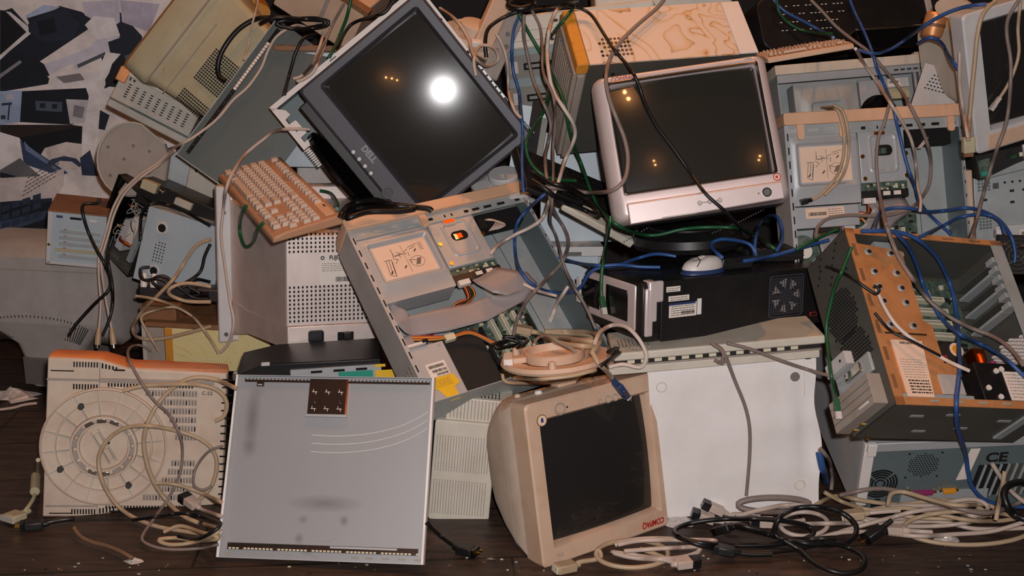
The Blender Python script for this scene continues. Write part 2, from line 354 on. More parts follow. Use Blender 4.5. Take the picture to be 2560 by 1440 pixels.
def bezel(parent, w, h, sw, sh, scx, scz, m, r=.018, d=.05, rin=.012, rec=.03, bev=.004, name='bezel', prof=None):
    """front frame of a monitor: outer w x h with base at z=0, opening sw x sh centred at (scx, scz)"""
    b = MB(); cz = h / 2
    front = [rr(w - 2 * a, h - .8 * a, r, y, 0, cz) for a, y in prof] if prof else [rr(w, h, r, d, 0, cz), rr(w, h, r, bev, 0, cz), rr(w - 2 * bev, h - 2 * bev, r, 0, 0, cz)]
    b.loft(front + [rr(sw + .016, sh + .016, rin, 0, scx, scz),
            rr(sw + .004, sh + .004, rin, .010, scx, scz), rr(sw, sh, rin * .8, rec, scx, scz)], m, (False, False))
    return b.build(name, parent, smooth=30)
def shell(parent, rings, m, name='rear_shell', smooth=40):
    b = MB(); b.loft(rings, m, (True, True)); return b.build(name, parent, smooth=smooth)
def button(parent, x, z, y, r, m, name='button', t=.003, rim=None, label=None):
    b = MB()
    if rim: b.cyl((x, y, z), (x, y - t * .5, z), r * 1.3, rim, n=20)
    b.cyl((x, y, z), (x, y - t, z), r, m, r * .9, n=20); o = b.build(name, parent)
    if label: o['label'] = label
    return o

# ---------------- room ----------------
b = MB(); b.box(-4, -4.5, -.05, 4, 1.9, 0, 'floor_wood'); tag(b.build('floor'), 'dark worn wooden plank floor under the heap', None, kind='structure')
mat('wall_dark', (26, 23, 22), .85, dirt=.3)
b = MB(); b.box(-4, 1.55, -.02, 4, 1.7, 3.2, 'wall_dark'); tag(b.build('wall_back'), 'dark wall behind the heap', None, kind='structure')
WY = 1.545
mural = []
def mp_(pts, rgb, k):
    nm = 'print_%d_%d_%d' % rgb
    if nm not in MAT: mat(nm, rgb, .6, dirt=.6, dirt_rgb=tuple(int(v * .66) for v in rgb), scale=11)
    vs = [hit_plane_y(x, y, WY - .0002 * k) for x, y in pts]; mb.add(vs, [tuple(range(len(vs)))], nm)
mb = MB()
mp_([(-700, -200), (470, -200), (470, 720), (-700, 720)], (255, 240, 234), 0)
NV = (30, 36, 50); BL = (84, 98, 122); PW = (255, 246, 244); GR = (150, 146, 152); SK = (190, 204, 228)
for k, (pts, c) in enumerate([
    ([(0, 30), (30, 20), (80, 75), (65, 40), (150, 15), (205, 30), (240, 55), (300, 30), (355, 90), (365, 160), (360, 230), (300, 220), (265, 215), (240, 60), (0, 220)], NV),
    ([(0, 25), (25, 28), (78, 72), (80, 84), (22, 132), (0, 150)], (20, 22, 30)),
    ([(0, 150), (24, 128), (82, 80), (78, 72), (26, 30), (14, 28), (66, 80), (0, 138)], PW),
    ([(62, 40), (110, 12), (150, 18), (135, 25), (70, 45)], SK),
    ([(205, 5), (298, 0), (300, 55), (275, 72), (212, 38)], (220, 212, 226)),
    ([(300, 0), (400, 10), (372, 80), (305, 55)], (206, 196, 212)),
    ([(70, 60), (120, 32), (165, 20), (200, 60), (180, 100), (110, 105), (72, 80)], (38, 46, 64)),
    ([(92, 52), (135, 45), (142, 80), (100, 90)], (16, 20, 30)),
    ([(235, 40), (285, 45), (300, 88), (250, 110), (212, 62)], PW),
    ([(112, 160), (225, 118), (240, 100), (300, 88), (298, 95), (270, 105), (275, 130), (190, 176), (182, 158), (125, 187)], (230, 224, 234)),
    ([(192, 162), (262, 130), (266, 138), (196, 170)], (90, 92, 100)),
    ([(0, 150), (60, 130), (110, 160), (125, 190), (120, 210), (0, 230)], (26, 30, 42)),
    ([(0, 185), (50, 150), (55, 156), (0, 196)], (150, 146, 150)),
    ([(118, 190), (160, 185), (225, 175), (258, 200), (215, 232), (140, 218)], PW),
    ([(140, 192), (200, 183), (212, 200), (160, 208)], (150, 140, 142)),
    ([(0, 228), (55, 226), (50, 305), (0, 312)], (176, 192, 222)), ([(16, 236), (34, 236), (34, 248), (16, 250)], (208, 204, 204)),
    ([(4, 258), (30, 256), (30, 262), (4, 264)], (60, 66, 84)), ([(22, 256), (26, 256), (22, 300), (18, 300)], (60, 66, 84)), ([(2, 288), (14, 288), (14, 298), (2, 298)], (60, 66, 84)),
    ([(55, 228), (215, 220), (235, 280), (180, 312), (50, 305)], (22, 26, 38)),
    ([(88, 252), (155, 255), (155, 280), (90, 276)], (88, 98, 116)), ([(100, 258), (113, 258), (113, 270), (100, 270)], NV), ([(130, 260), (143, 260), (143, 272), (130, 272)], NV),
    ([(165, 248), (220, 250), (222, 305), (175, 310)], (222, 214, 218)), ([(185, 262), (212, 268), (206, 296), (182, 290)], (150, 146, 150)),
    ([(0, 312), (180, 312), (206, 316), (204, 360), (60, 350), (0, 330)], (48, 36, 32)),
    ([(0, 330), (50, 345), (45, 400), (0, 425)], PW), ([(48, 345), (204, 315), (204, 360), (112, 370), (100, 390), (60, 360)], (14, 16, 22)),
    ([(204, 360), (225, 220), (265, 130), (302, 135), (262, 200), (240, 330), (235, 365)], (255, 246, 242)),
    ([(302, 135), (355, 160), (345, 175), (310, 172), (312, 200), (260, 222), (280, 160)], (20, 22, 30)),
    ([(310, 140), (350, 125), (360, 172), (330, 178)], BL),
    ([(258, 225), (298, 228), (280, 290), (258, 270)], PW), ([(250, 275), (274, 288), (262, 325), (246, 322)], NV),
    ([(112, 370), (165, 355), (205, 360), (205, 420), (130, 430)], (240, 222, 214)),
    ([(50, 350), (75, 368), (170, 432), (150, 440), (60, 410)], (60, 76, 108)), ([(60, 352), (72, 366), (150, 425), (146, 430), (64, 375)], (120, 136, 170)),
    ([(112, 415), (128, 398), (160, 390), (190, 396), (206, 412), (198, 418), (180, 404), (150, 402), (125, 418)], (56, 70, 96)),
    ([(200, 395), (225, 375), (245, 440), (205, 438)], (46, 60, 84)),
    ([(0, 425), (50, 395), (100, 440), (75, 448), (0, 440)], (118, 116, 118)), ([(0, 430), (40, 440), (30, 448), (0, 444)], NV),
    ([(0, 445), (110, 440), (160, 420), (160, 460), (130, 520), (0, 505)], (236, 218, 212)),
    ([(0, 505), (130, 495), (135, 600), (0, 630)], (38, 46, 62)), ([(0, 522), (126, 505), (126, 522), (0, 548)], (24, 30, 42)),
    ([(0, 555), (125, 525), (122, 545), (0, 588)], (66, 80, 106)),
    ([(0, 585), (120, 545), (118, 610), (0, 635)], (26, 30, 42)), ([(0, 630), (115, 605), (115, 650), (0, 650)], (126, 74, 50)),
]): mp_(pts, c, k + 1)
for i in range(9):                                     # keyboard and lattice drawn in the print
    for j in range(5):
        x, y = 56 + i * 9.5 + j * 3.2, 488 - i * 5.6 + j * -11
        mp_([(x, y), (x + 7, y - 4), (x + 6, y - 1), (x - 1, y + 3)], (96, 82, 78), 50)
for i in range(4):
    for j in range(3):
        x, y = 4 + i * 26, 560 - i * 9 - j * 22
        mp_([(x, y), (x + 20, y - 6), (x + 20, y + 8), (x, y + 15)], (52, 64, 86), 51)

tag(mb.build('wall_mural', smooth=0), 'large bluish printed mural of scrap computers on the wall at upper left', 'mural')

# ---------------- beige monitor lying on its side, underside and swivel disc towards us ----------------
W_, D_, H_ = POSE['swivel_monitor'][2]
t = thing('crt_monitor', 'beige CRT monitor on its side with its round swivel foot facing out', 'monitor', 'swivel_monitor')
X0 = -W_ / 2; X1 = W_ / 2; xb = X0 + .125; xc = X0 + .19
prof = [(X0 + .006, .0), (X0 + .014, H_), (xb, H_ - .002), (xc, H_ * .945), (X1, H_ * .93), (X1, H_ * .07), (xc, H_ * .055), (xb, 0)]
b = MB(); cz = H_ / 2
def ring(y, k, xk=1):
    return [(X0 + (x - X0) * xk, y, cz + (z - cz) * k) for x, z in prof]
b.loft([ring(.006, .985, .995), ring(0.0, .97, .99)][::-1] + [ring(.012, 1), ring(.05, .995), ring(.12, .94, .99), ring(.19, .80, .97), ring(.24, .62, .93)], 'beige')
body = b.build('rear_shell', t, bev=.003, smooth=30); body.data.materials.append(MAT['warmlit_dust'])
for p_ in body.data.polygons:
    if p_.normal.z > .55 and p_.center.y > .008: p_.material_index = 1        # warm overhead light painted, with brown dust, into the uppermost side
b = MB()
b.box(X0 + .012, -.0025, H_ * .855, xb, .002, H_ * .868, 'warm_grey'); b.box(xb, -.004, H_ * .85, X1 - .03, .004, H_ * .875, 'warm_grey')
b.box(X0 + .012, -.002, H_ * .075, xb, .002, H_ * .085, 'warm_grey'); b.box(xb - .001, -.001, .006, xb + .001, .001, H_ - .01, 'warm_grey')
for z in (H_ * .91, H_ * .03): b.box(X0 + .02, -.001, z, X0 + .07, .001, z + .003, 'dark_gap'); b.box(xb + .03, -.001, z + .004, xb + .055, .001, z + .008, 'hole')
b.build('seam_ridge', t, bev=.001)
b = MB()
for k in range(9):
    for z in (H_ * .955, H_ * .82, H_ * .045): b.boxc(X0 + .07 + k * .0062, -.0006, z, .003, .0014, .012, 'hole' if z < H_ * .9 else 'dark_gap')
for k in range(5): b.boxc(xb + .006 + k * .0075, -.0006, H_ * .95 - k * .0015, .0035, .0014, .012 - k * .0012, 'hole'); b.boxc(xb + .006 + k * .0075, -.0006, H_ * .05 + k * .001, .0035, .0014, .012, 'hole')
for k in range(28): b.boxc(xb + .02 + k * .0068, -.0006, H_ * .835, .0034, .0014, .008, 'hole'); b.boxc(xb + .02 + k * .0068, -.0006, H_ * .075, .0034, .0014, .006, 'hole')
rows = [H_ * (.79 - .0545 * k) for k in range(13)]
for j, z in enumerate(rows):
    for k in range(30):
        x = xb + .015 + k * .0068
        if j in (6, 7) and k > 20: continue
        if j == 1 and 8 < k < 14: continue
        dx, dz = x - (X0 + .138), z - H_ * .46
        if dx * dx + dz * dz < .0235: continue
        b.boxc(x, -.0003, z, .0052, .0012, .0145, 'warm_grey'); b.boxc(x, -.0007, z - .001, .0028, .0012, .010, 'dark_gap' if (k * 7 + j * 3) % 5 == 0 else 'cab_grey')
b.build('vent_slots', t, smooth=0)
b = MB()
for k in range(17): b.boxc(X1 - .0003, .0, H_ * .11 + k * .0185, .024, .002, .0035, 'hole')
for k in range(46): b.boxc(xc - .0 + k * .0047, .03, H_ * .937, .002, .05, .004, 'beige_warm')
b.build('edge_fins', t, smooth=0)
text('C-52', .012, 'dark_gap', t, (X1 - .045, -.001, H_ * .795), name='moulded_mark')
# swivel foot: dish with ribs, hub, rubber feet
sw = bpy.data.objects.new('swivel_foot', None); COL.objects.link(sw); sw.parent = t; sw.location = (X0 + .138, -.002, H_ * .46); sw.rotation_euler = (R(90), 0, 0)
b = MB(); b.lathe([(.138, -.004), (.139, .010), (.136, .012), (.133, .008), (.108, .006), (.107, .011), (.104, .011), (.103, .005), (.075, .004), (.073, .016), (.068, .017), (.066, .006), (.060, .004), (.058, .011), (.054, .011), (.052, .003), (0.001, .002)], 'beige', 64); b.build('foot_dish', sw, smooth=30)
b = MB()
for k in range(16):
    a = k * math.pi / 8 + .12; c, s_ = math.cos(a), math.sin(a); p = Vector((c, s_, 0)); q = Vector((-s_, c, 0)) * .0011
    for r0, r1 in ((.076, .133),): b.loft([[p * r0 + q + Vector((0, 0, .004)), p * r0 - q + Vector((0, 0, .004)), p * r0 - q + Vector((0, 0, .012)), p * r0 + q + Vector((0, 0, .012))], [p * r1 + q + Vector((0, 0, .006)), p * r1 - q + Vector((0, 0, .006)), p * r1 - q + Vector((0, 0, .011)), p * r1 + q + Vector((0, 0, .011))]], 'beige_grey')
b.build('foot_ribs', sw, smooth=0)
b = MB()
for k in range(14):
    a = k * math.pi / 7 + .3; b.M = Matrix.Rotation(a, 4, 'Z'); b.boxc(.063, 0, .014, .010, .02, .004, 'chrome' if k in (2, 3, 4, 9, 10) else 'warm_grey')
b.M = Matrix.Rotation(R(-60), 4, 'Z'); b.boxc(0, .009, .005, .085, .003, .006, 'beige_grey'); b.boxc(0, -.009, .005, .085, .003, .006, 'beige_grey'); b.boxc(-.02, 0, .006, .03, .012, .006, 'beige'); b.boxc(.022, 0, .006, .03, .012, .006, 'beige'); b.boxc(0, 0, .004, .004, .004, .008, 'dark_gap'); b.boxc(-.006, .014, .006, .012, .004, .007, 'dark_gap')
b.build('hub', sw, bev=.001)
for a in (118, 210, 302, 30):
    b = MB(); r_ = .107; b.cyl((r_ * math.cos(R(a)), r_ * math.sin(R(a)), .004), (r_ * math.cos(R(a)), r_ * math.sin(R(a)), .017), .0075, 'rubber', .0065, n=16); b.build('rubber_foot', sw, bev=.001)

# ---------------- pale steel side panel leaning in front ----------------
W_, D_, H_ = POSE['steel_panel'][2]
t = thing('case_side_panel', 'pale grey steel case panel leaning in front, brown latch bracket at its top', 'panel', 'steel_panel')
b = MB(); b.box(-W_ / 2, 0, 0, W_ / 2, .0015, H_, 'panel_steel'); b.build('sheet', t)
b = MB()
b.box(-W_ / 2, -.012, 0, -W_ / 2 + .0015, 0, H_, 'steel_pale'); b.box(W_ / 2 - .0015, -.012, 0, W_ / 2, 0, H_, 'white_paint'); b.box(-W_ / 2, -.010, H_ - .0015, W_ / 2, 0, H_, 'steel_pale'); b.box(-W_ / 2, -.004, 0, W_ / 2, 0, .0015, 'steel_pale')
b.box(-W_ / 2, -.012, 0, -W_ / 2 + .006, -.0105, H_, 'white_paint'); b.box(W_ / 2 - .006, -.012, 0, W_ / 2, -.0105, H_, 'white_paint')
b.build('folded_rim', t)
b = MB(); b.box(-W_ / 2 + .02, -.004, H_ - .014, W_ / 2 - .012, -.0005, H_ - .006, 'brown_bracket')
for k in range(50): b.boxc(-W_ / 2 + .026 + k * .0083, -.0042, H_ - .008, .006, .001, .0028, 'steel_pale')
b.build('contact_strip', t, smooth=0); b = MB(); b.box(-W_ / 2 + .02, -.004, .018, W_ / 2 - .015, -.0005, .032, 'brown_bracket')
for k in range(50): b.boxc(-W_ / 2 + .026 + k * .0083, -.0042, .0205, .0058, .001, .0036, 'chrome' if k % 9 == 3 else 'slot_cream')
b.box(-W_ / 2 + .02, -.0045, .027, -.03, -.002, .031, 'chrome'); b.box(.02, -.0045, .027, W_ / 2 - .06, -.002, .031, 'steel_pale')
b.build('contact_strip', t, smooth=0)
b = MB()
for x in (-.2, -.145, -.11, -.07, -.012, .075, .105, .14, .175, .21): b.boxc(x, -.0008, .009, .016, .0016, .004, 'warm_grey')
b.build('tab_slots', t, smooth=0)
b = MB(); b.box(-.055, -.007, H_ - .085, .03, -.0006, H_ - .006, 'brown_bracket'); b.box(-.058, -.009, H_ - .09, .034, -.0005, H_ - .084, 'steel_pale'); b.box(.028, -.009, H_ - .084, .031, -.0005, H_ - .008, 'copper')
for x in (-.042, -.013, .016):
    for z in (H_ - .035, H_ - .072): b.boxc(x, -.0078, z, .012, .0012, .0015, 'label'); b.boxc(x - .003, -.0078, z + .003, .0015, .0012, .006, 'label'); b.boxc(x + .003, -.0078, z - .003, .0015, .0012, .006, 'label')
for x in (-.042, .015): b.cyl((x, -.006, H_ - .057), (x, -.0095, H_ - .057), .0034, 'chrome', n=10)
b.build('latch_bracket', t, bev=.0008)
b = MB(); b.box(-.175, -.007, H_ - .024, -.16, -.0006, H_ - .012, 'brown_bracket'); b.boxc(-.1675, -.0072, H_ - .021, .010, .001, .003, 'steel_pale'); b.build('small_clip', t)
b = MB()
def arc(cx, cz, rx, rz, a0, a1, t_, m, n=26, y=-.0004):
    for k in range(n):
        p = [(cx + rx * math.cos(a0 + (a1 - a0) * (k + i) / n), cz + rz * math.sin(a0 + (a1 - a0) * (k + i) / n)) for i in (0, 1)]
        b.prism([(p[0][0], p[0][1] - t_), (p[1][0], p[1][1] - t_), (p[1][0], p[1][1] + t_), (p[0][0], p[0][1] + t_)], y, 0, m)
for k in range(3): arc(-.0, H_ - .02 - k * .018, .24, .11, R(-100), R(-28), .0005, 'label')
arc(.0, .055, .032, .014, R(180), R(360), .0007, 'warm_grey'); b.build('scratches', t, smooth=0)

# ---------------- vented beige box behind the panel ----------------
W_, D_, H_ = POSE['vented_box'][2]
t = thing('crt_monitor', 'vented back of a beige CRT monitor, half hidden behind the leaning steel panel', 'monitor', 'vented_box')
xr = -W_ / 2 + .14; xm = (xr - W_ / 2) / 2; ww = xr + W_ / 2
b = MB(); b.loft([rr(ww, H_, .008, 0, xm, H_ / 2), rr(ww, H_, .008, .16, xm, H_ / 2), rr(ww * .95, H_ * .9, .01, .23, xm, H_ / 2)], 'cream'); b.build('rear_shell', t, bev=.003)
b = MB(); b.box(-W_ / 2 + .022, .012, H_ - .004, xr + .03, .2, H_ + .052, 'cream'); b.build('top_hump', t, bev=.003)
b = MB()
for k in range(16): b.boxc(-W_ / 2 + .032 + k * .0078, .0116, H_ + .026, .0022, .0012, .046, 'warm_grey')
for r_, (z0, z1) in enumerate(((H_ * .50, H_ * .86), (H_ * .07, H_ * .42))):
    for k in range(20):
        for q in range(12): z = z0 + (z1 - z0) * (q + .5) / 12; b.boxc(-W_ / 2 + .008 + k * .0062, -.0004, z, .0018, .0014, (z1 - z0) / 12 * .84, 'warm_grey')
for i in range(14):
    for j in range(9): b.boxc(-W_ / 2 + .035 + i * .008, .03 + j * .018, H_ + .0522, .003, .012, .001, 'dark_gap')
b.build('vent_slots', t, smooth=0)
b = MB(); b.boxc(-.005, -.0008, H_ * .93, .022, .0012, .007, 'label'); b.boxc(-.005, -.0014, H_ * .93, .018, .0008, .003, 'navy'); b.build('badge', t)
b = MB(); b.boxc(-.02, .06, -.007, .05, .05, .018, 'black'); b.build('foot', t)

# ---------------- upside down beige monitor, front right of centre ----------------
W_, D_, H_ = POSE['beige_monitor'][2]
t = thing('crt_monitor', 'beige CRT monitor upside down on the floor with red lettering in its corner', 'monitor', 'beige_monitor')
sx, sz = .012, .166; SW, SH = .272, .222
sw0 = (-W_ / 2 + .040, W_ / 2 - .024)
SW = sw0[1] - sw0[0]; sx = sum(sw0) / 2; SH = .262; sz = .045 + SH / 2
bezel(t, W_, H_, SW, SH, sx, sz, 'beige_warm', r=.012, d=.055, rin=.006, rec=.03)
crt_glass(t, SW, SH, sx, sz, .010, 1.1, 'screen_matte')
def bq(y, x0_, x1_, z0_, z1_, r): return rr(W_ - x0_ - x1_, H_ - z0_ - z1_, r, y, (x0_ - x1_) / 2, H_ / 2 + (z0_ - z1_) / 2, 7)
shell(t, [bq(.055, .002, .002, .002, .002, .012), bq(.058, .0, .008, .008, .0, .014), bq(.10, .0, .03, .018, .003, .03), bq(.14, .002, .05, .028, .006, .06), bq(.185, .012, .09, .042, .02, .09), bq(.23, .036, .14, .066, .045, .085), bq(.28, .075, .19, .10, .085, .06)], 'beige')
b = MB(); b.loft([bq(.0985, -.0006, .029, .0174, .0024, .03), bq(.1, -.0006, .03, .0174, .0024, .03)], 'cream', (False, False)); b.loft([rr(W_ + .001, H_ + .001, .014, .0555, 0, H_ / 2), rr(W_ + .001, H_ + .001, .014, .0575, 0, H_ / 2)], 'cream', (False, False)); b.build('seam', t)
button(t, -W_ / 2 + .088, H_ - .026, 0, .0105, 'beige_warm', rim='warm_grey')
for x, r_ in ((.02, .0055), (.042, .008), (.062, .008), (.083, .006)): button(t, x, H_ - .033, 0, r_ * .8, 'beige_warm', rim='warm_grey')
b = MB(); b.cyl((-W_ / 2 + .107, 0, H_ - .026), (-W_ / 2 + .107, -.001, H_ - .026), .0022, 'dark_gap', n=10); b.build('indicator', t)
b = MB(); b.lathe([(.0001, .0), (.0125, 0), (.013, .0015), (.0115, .0022), (.0001, .0022)], 'brown_top', 28); b.lathe([(.0001, .0026), (.0108, .0026), (.011, .002)], 'label_pink', 24); b.boxc(0, 0, .0028, .006, .008, .001, 'navy'); b.boxc(0, .004, .003, .003, .004, .001, 'navy')
o = b.build('round_badge', t); o.location = (-W_ / 2 + .038, 0, H_ - .040); o.rotation_euler = (R(90), 0, 0)
text('COMPAQ', .018, 'red_paint', t, (W_ / 2 - .045, -.0006, .018), (90, 180, 0), name='lettering', sx=.82, font_shear=.25, bold=.0005)
text('5710', .009, 'warm_grey', t, (-W_ / 2 + .045, -.0006, .020), (90, 180, 0), name='model_number')
b = MB(); b.boxc(0, .10, H_ + .002, .05, .03, .008, 'beige_warm'); b.cyl((-.09, .07, H_), (-.09, .07, H_ + .008), .010, 'white', .007); b.cyl((-.135, .085, H_), (-.135, .085, H_ + .008), .008, 'beige_warm', .006); b.build('foot_mounts', t, bev=.002)

# ---------------- white case standing at bottom right of centre ----------------
W_, D_, H_ = POSE['white_case'][2]
W0 = -W_ / 2 + .015; W1 = W_ / 2
t = thing('desktop_case', 'white desktop case standing on its back, bezel up, under the black desktop', 'computer', 'white_case')
b = MB(); n = 26; vs = []; fs = []
for j in range(n + 1):
    for i in range(n + 1):
        u = i / n; v = j / n; x = W0 + (W1 - W0) * u; z = v * H_ * .985; y = 0
        dent = math.exp(-((v - .40) / .16) ** 2) * max(0, (u - .78) / .22)
        x += .010 * dent - .006 * math.exp(-((v - .7) / .14) ** 2) * max(0, (u - .9) / .1); y = .012 * math.exp(-((u - .93) / .05) ** 2) * math.exp(-((v - .45) / .35) ** 2) + .0012 * math.sin(v * 19) * u
        vs.append((x, y, z))
for j in range(n):
    for i in range(n): a = j * (n + 1) + i; fs.append((a, a + 1, a + n + 2, a + n + 1))
b.add(vs, fs, 'white_paint'); b.box(W0, .013, 0, W1 - .004, D_ - .01, H_ * .985, 'white_paint'); b.build('cover', t, smooth=40)
b = MB(); b.box(W1 - .022, -.002, .0, W1 - .0205, .0, .0, 'white_paint')
b = MB(); b.boxc(W1 - .018, -.001, H_ * .975, .012, .001, .004, 'dark_gap'); b.box(W1 - .028, -.0014, H_ * .74, W1 - .0265, 0, H_ * .98, 'white'); b.build('edge_tab', t)
for x, z, m in ((W1 - .048, H_ * .865, 'foot_grey'),):
    b = MB(); b.cyl((x, .002, z), (x, -.004, z), .0105, m, n=24); b.build('rubber_foot', t, bev=.001)
b = MB(); b.lathe([(.0105, 0), (.0115, .0012), (.0125, 0)], 'slot_cream', 24); o = b.build('glue_ring', t); o.location = (W1 - .043, -.0005, .055); o.rotation_euler = (R(90), 0, 0)
b = MB(); b.lathe([(.0105, 0), (.011, .0006), (.0115, 0)], 'warm_grey', 24); o = b.build('glue_ring', t); o.location = (W1 - .345, -.0005, H_ * .87); o.rotation_euler = (R(90), 0, 0)
e = W1 + .005; s0 = W1 - .46
b = MB(); b.box(s0, -.012, H_ - .006, e, D_ - .02, H_ + .012, 'cream'); b.box(s0 + .01, -.014, H_ + .012, e + .004, D_ - .02, H_ + .016, 'warm_grey'); b.build('bezel_base', t, bev=.004)
b = MB(); b.box(s0 + .012, -.018, H_ + .027, e + .012, D_ - .02, H_ + .046, 'cream'); b.build('bezel_lip', t, bev=.004)
b = MB(); b.box(s0 + .015, -.008, H_ + .014, e + .004, D_ - .03, H_ + .028, 'dark_gap')
for k in range(13): b.boxc(s0 + .05 + k * .03, -.009, H_ + .0215, .016, .004, .007, 'slot_cream')
b.build('slot_row', t)
b = MB()
for k in range(9): b.boxc(s0 + .03 + k * .008, .04, H_ + .0475, .003, .06, .003, 'warm_grey')
b.build('grille', t)

# ---------------- tower lying on its side, back panel towards us ----------------
W_, D_, H_ = POSE['rear_tower'][2]
D_ = .42
t = thing('tower_case', 'grey tower lying on its side at lower right with a CE mark', 'computer', 'rear_tower')
x0 = -W_ / 2; x1 = W_ / 2 + .04
b = MB(); b.box(x0 - .0, .004, 0, x1, D_, H_, 'pale_plastic'); b.build('cover', t, bev=.003)
b = MB(); b.box(x0 - .002, -.006, 0, x0 + .022, .012, H_ + .001, 'white'); b.box(x0, -.006, H_ - .022, x1, .012, H_ + .002, 'steel_pale'); b.box(x0 + .004, -.012, H_ - .03, x0 + .024, .0, H_ + .004, 'white'); b.build('cover_flange', t, bev=.002)
b = MB(); b.box(x0 + .018, -.001, .0, x1 - .004, .006, H_ - .022, 'steel_teal'); b.box(x0 + .10, -.004, H_ * .10, x0 + .30, 0, H_ * .28, 'steel_pale'); b.build('back_plate', t)
b = MB(); cx, cz_ = x0 + .047, H_ * .42
for r_ in (.0085, .0165, .0235, .0300, .0365):
    for k in range(36):
        if k % 9 == 4: continue
        a = R(k * 10); a2 = R(k * 10 + 10.4); p = []
        b.prism([(cx + r_ * math.cos(a), cz_ + r_ * math.sin(a)), (cx + r_ * math.cos(a2), cz_ + r_ * math.sin(a2)), (cx + (r_ + .0042) * math.cos(a2), cz_ + (r_ + .0042) * math.sin(a2)), (cx + (r_ + .0042) * math.cos(a), cz_ + (r_ + .0042) * math.sin(a))], -.0022, -.001, 'hole')
b.build('fan_grille', t, smooth=0)
b = MB(); cx2, cz2 = x0 + .139, H_ * .66
for i in range(-6, 7):
    for j in range(-6, 7):
        x, z = i * .0064 + (j % 2) * .0032, j * .0056
        if x * x + z * z < .034 ** 2: b.cyl((cx2 + x, -.001, cz2 + z), (cx2 + x, -.0018, cz2 + z), .0019, 'hole', n=6)
for x, z in ((-.036, .034), (.038, .034), (.036, -.034), (-.036, -.034)): b.cyl((cx2 + x, -.001, cz2 + z), (cx2 + x, -.002, cz2 + z), .0026, 'hole', n=8)
b.build('vent_holes', t, smooth=0)
b = MB(); b.prism([(x0 + .221, H_ * .42), (x0 + .246, H_ * .43), (x0 + .262, H_ * .86), (x0 + .240, H_ * .86)], -.0022, -.001, 'label'); b.build('sticker', t)
text('CE', .036, 'hole', t, (x0 + .303, -.0022, H_ * .72), name='ce_mark', sx=1.15, bold=.001)
b = MB()
for k in range(8):
    x = x0 + .255 + k * .018; b.prism([(x, H_ * .18), (x + .012, H_ * .18), (x + .024, H_ * .62), (x + .012, H_ * .62)], -.002, -.001, 'hole' if k < 4 else 'steel_dark'); b.prism([(x + .012, H_ * .18), (x + .017, H_ * .18), (x + .029, H_ * .62), (x + .024, H_ * .62)], -.005, -.001, 'steel')
b.build('expansion_slots', t, smooth=0)
b = MB(); b.box(x0 + .008, -.010, H_ * .02, x0 + .022, -.001, H_ * .13, 'hole'); b.prism([(x0 + .034, H_ * .02), (x0 + .06, H_ * .02), (x0 + .06, H_ * .14), (x0 + .052, H_ * .2), (x0 + .042, H_ * .2), (x0 + .034, H_ * .14)], -.010, -.001, 'hole'); b.build('power_inlet', t)
b = MB(); b.prism([(x0 + .129, H_ * .255), (x0 + .169, H_ * .255), (x0 + .173, H_ * .30), (x0 + .125, H_ * .30)], -.012, -.001, 'magenta'); b.build('parallel_port', t, bev=.001)
b = MB(); b.prism([(x0 + .196, H_ * .26), (x0 + .220, H_ * .26), (x0 + .223, H_ * .31), (x0 + .193, H_ * .31)], -.012, -.001, 'orange_part'); b.cyl((x0 + .09, -.001, H_ * .1), (x0 + .09, -.008, H_ * .1), .006, 'orange_part'); b.build('game_port', t, bev=.001)
for x, z in ((x0 + .120, .28), (x0 + .177, .28), (x0 + .189, .29), (x0 + .227, .29), (x0 + .12, .12), (x0 + .25, .4), (x0 + .115, .32)): b = MB(); b.cyl((x, -.001, H_ * z), (x, -.007, H_ * z), .0032, 'gold', n=8); b.build('port_screw', t)

# ---------------- open tower chassis at right ----------------
W_, D_, H_ = POSE['open_tower'][2]
W2 = W_ / 2 + .006; L = -W_ / 2
t = thing('tower_case', 'open tower chassis at right, rusty drive cage plate inside', 'computer', 'open_tower')
th_ = .002
b = MB(); b.box(L, D_ - th_, 0, W2, D_, H_, 'steel_dark'); b.box(L, 0, 0, W2, D_, th_, 'steel_dark'); b.box(L, 0, H_ - th_, W2, D_, H_, 'steel_dark'); b.box(L, 0, 0, L + th_, D_, H_, 'steel_dark'); b.box(W2 - th_, 0, 0, W2, D_, H_, 'steel_dark'); b.build('chassis', t)
b = MB(); b.box(L, -.002, 0, L + .020, .001, H_, 'rust_plate'); b.box(L, -.002, H_ - .012, W2, .001, H_ + .001, 'rust_plate'); b.box(L, -.002, -.001, W2, .001, .016, 'rust_plate'); b.box(W2 - .03, -.002, 0, W2, .001, H_, 'steel')
for k in range(6): b.boxc(L + .010, -.0024, H_ * (.12 + .15 * k), .008, .001, .03, 'brown_top')
for k in range(7): b.boxc(L + .09 + k * .058, -.0024, .009, .02, .001, .004, 'steel'); b.boxc(L + .05 + k * .07, -.0024, H_ - .006, .03, .001, .003, 'brown_top')
b.build('rim', t)
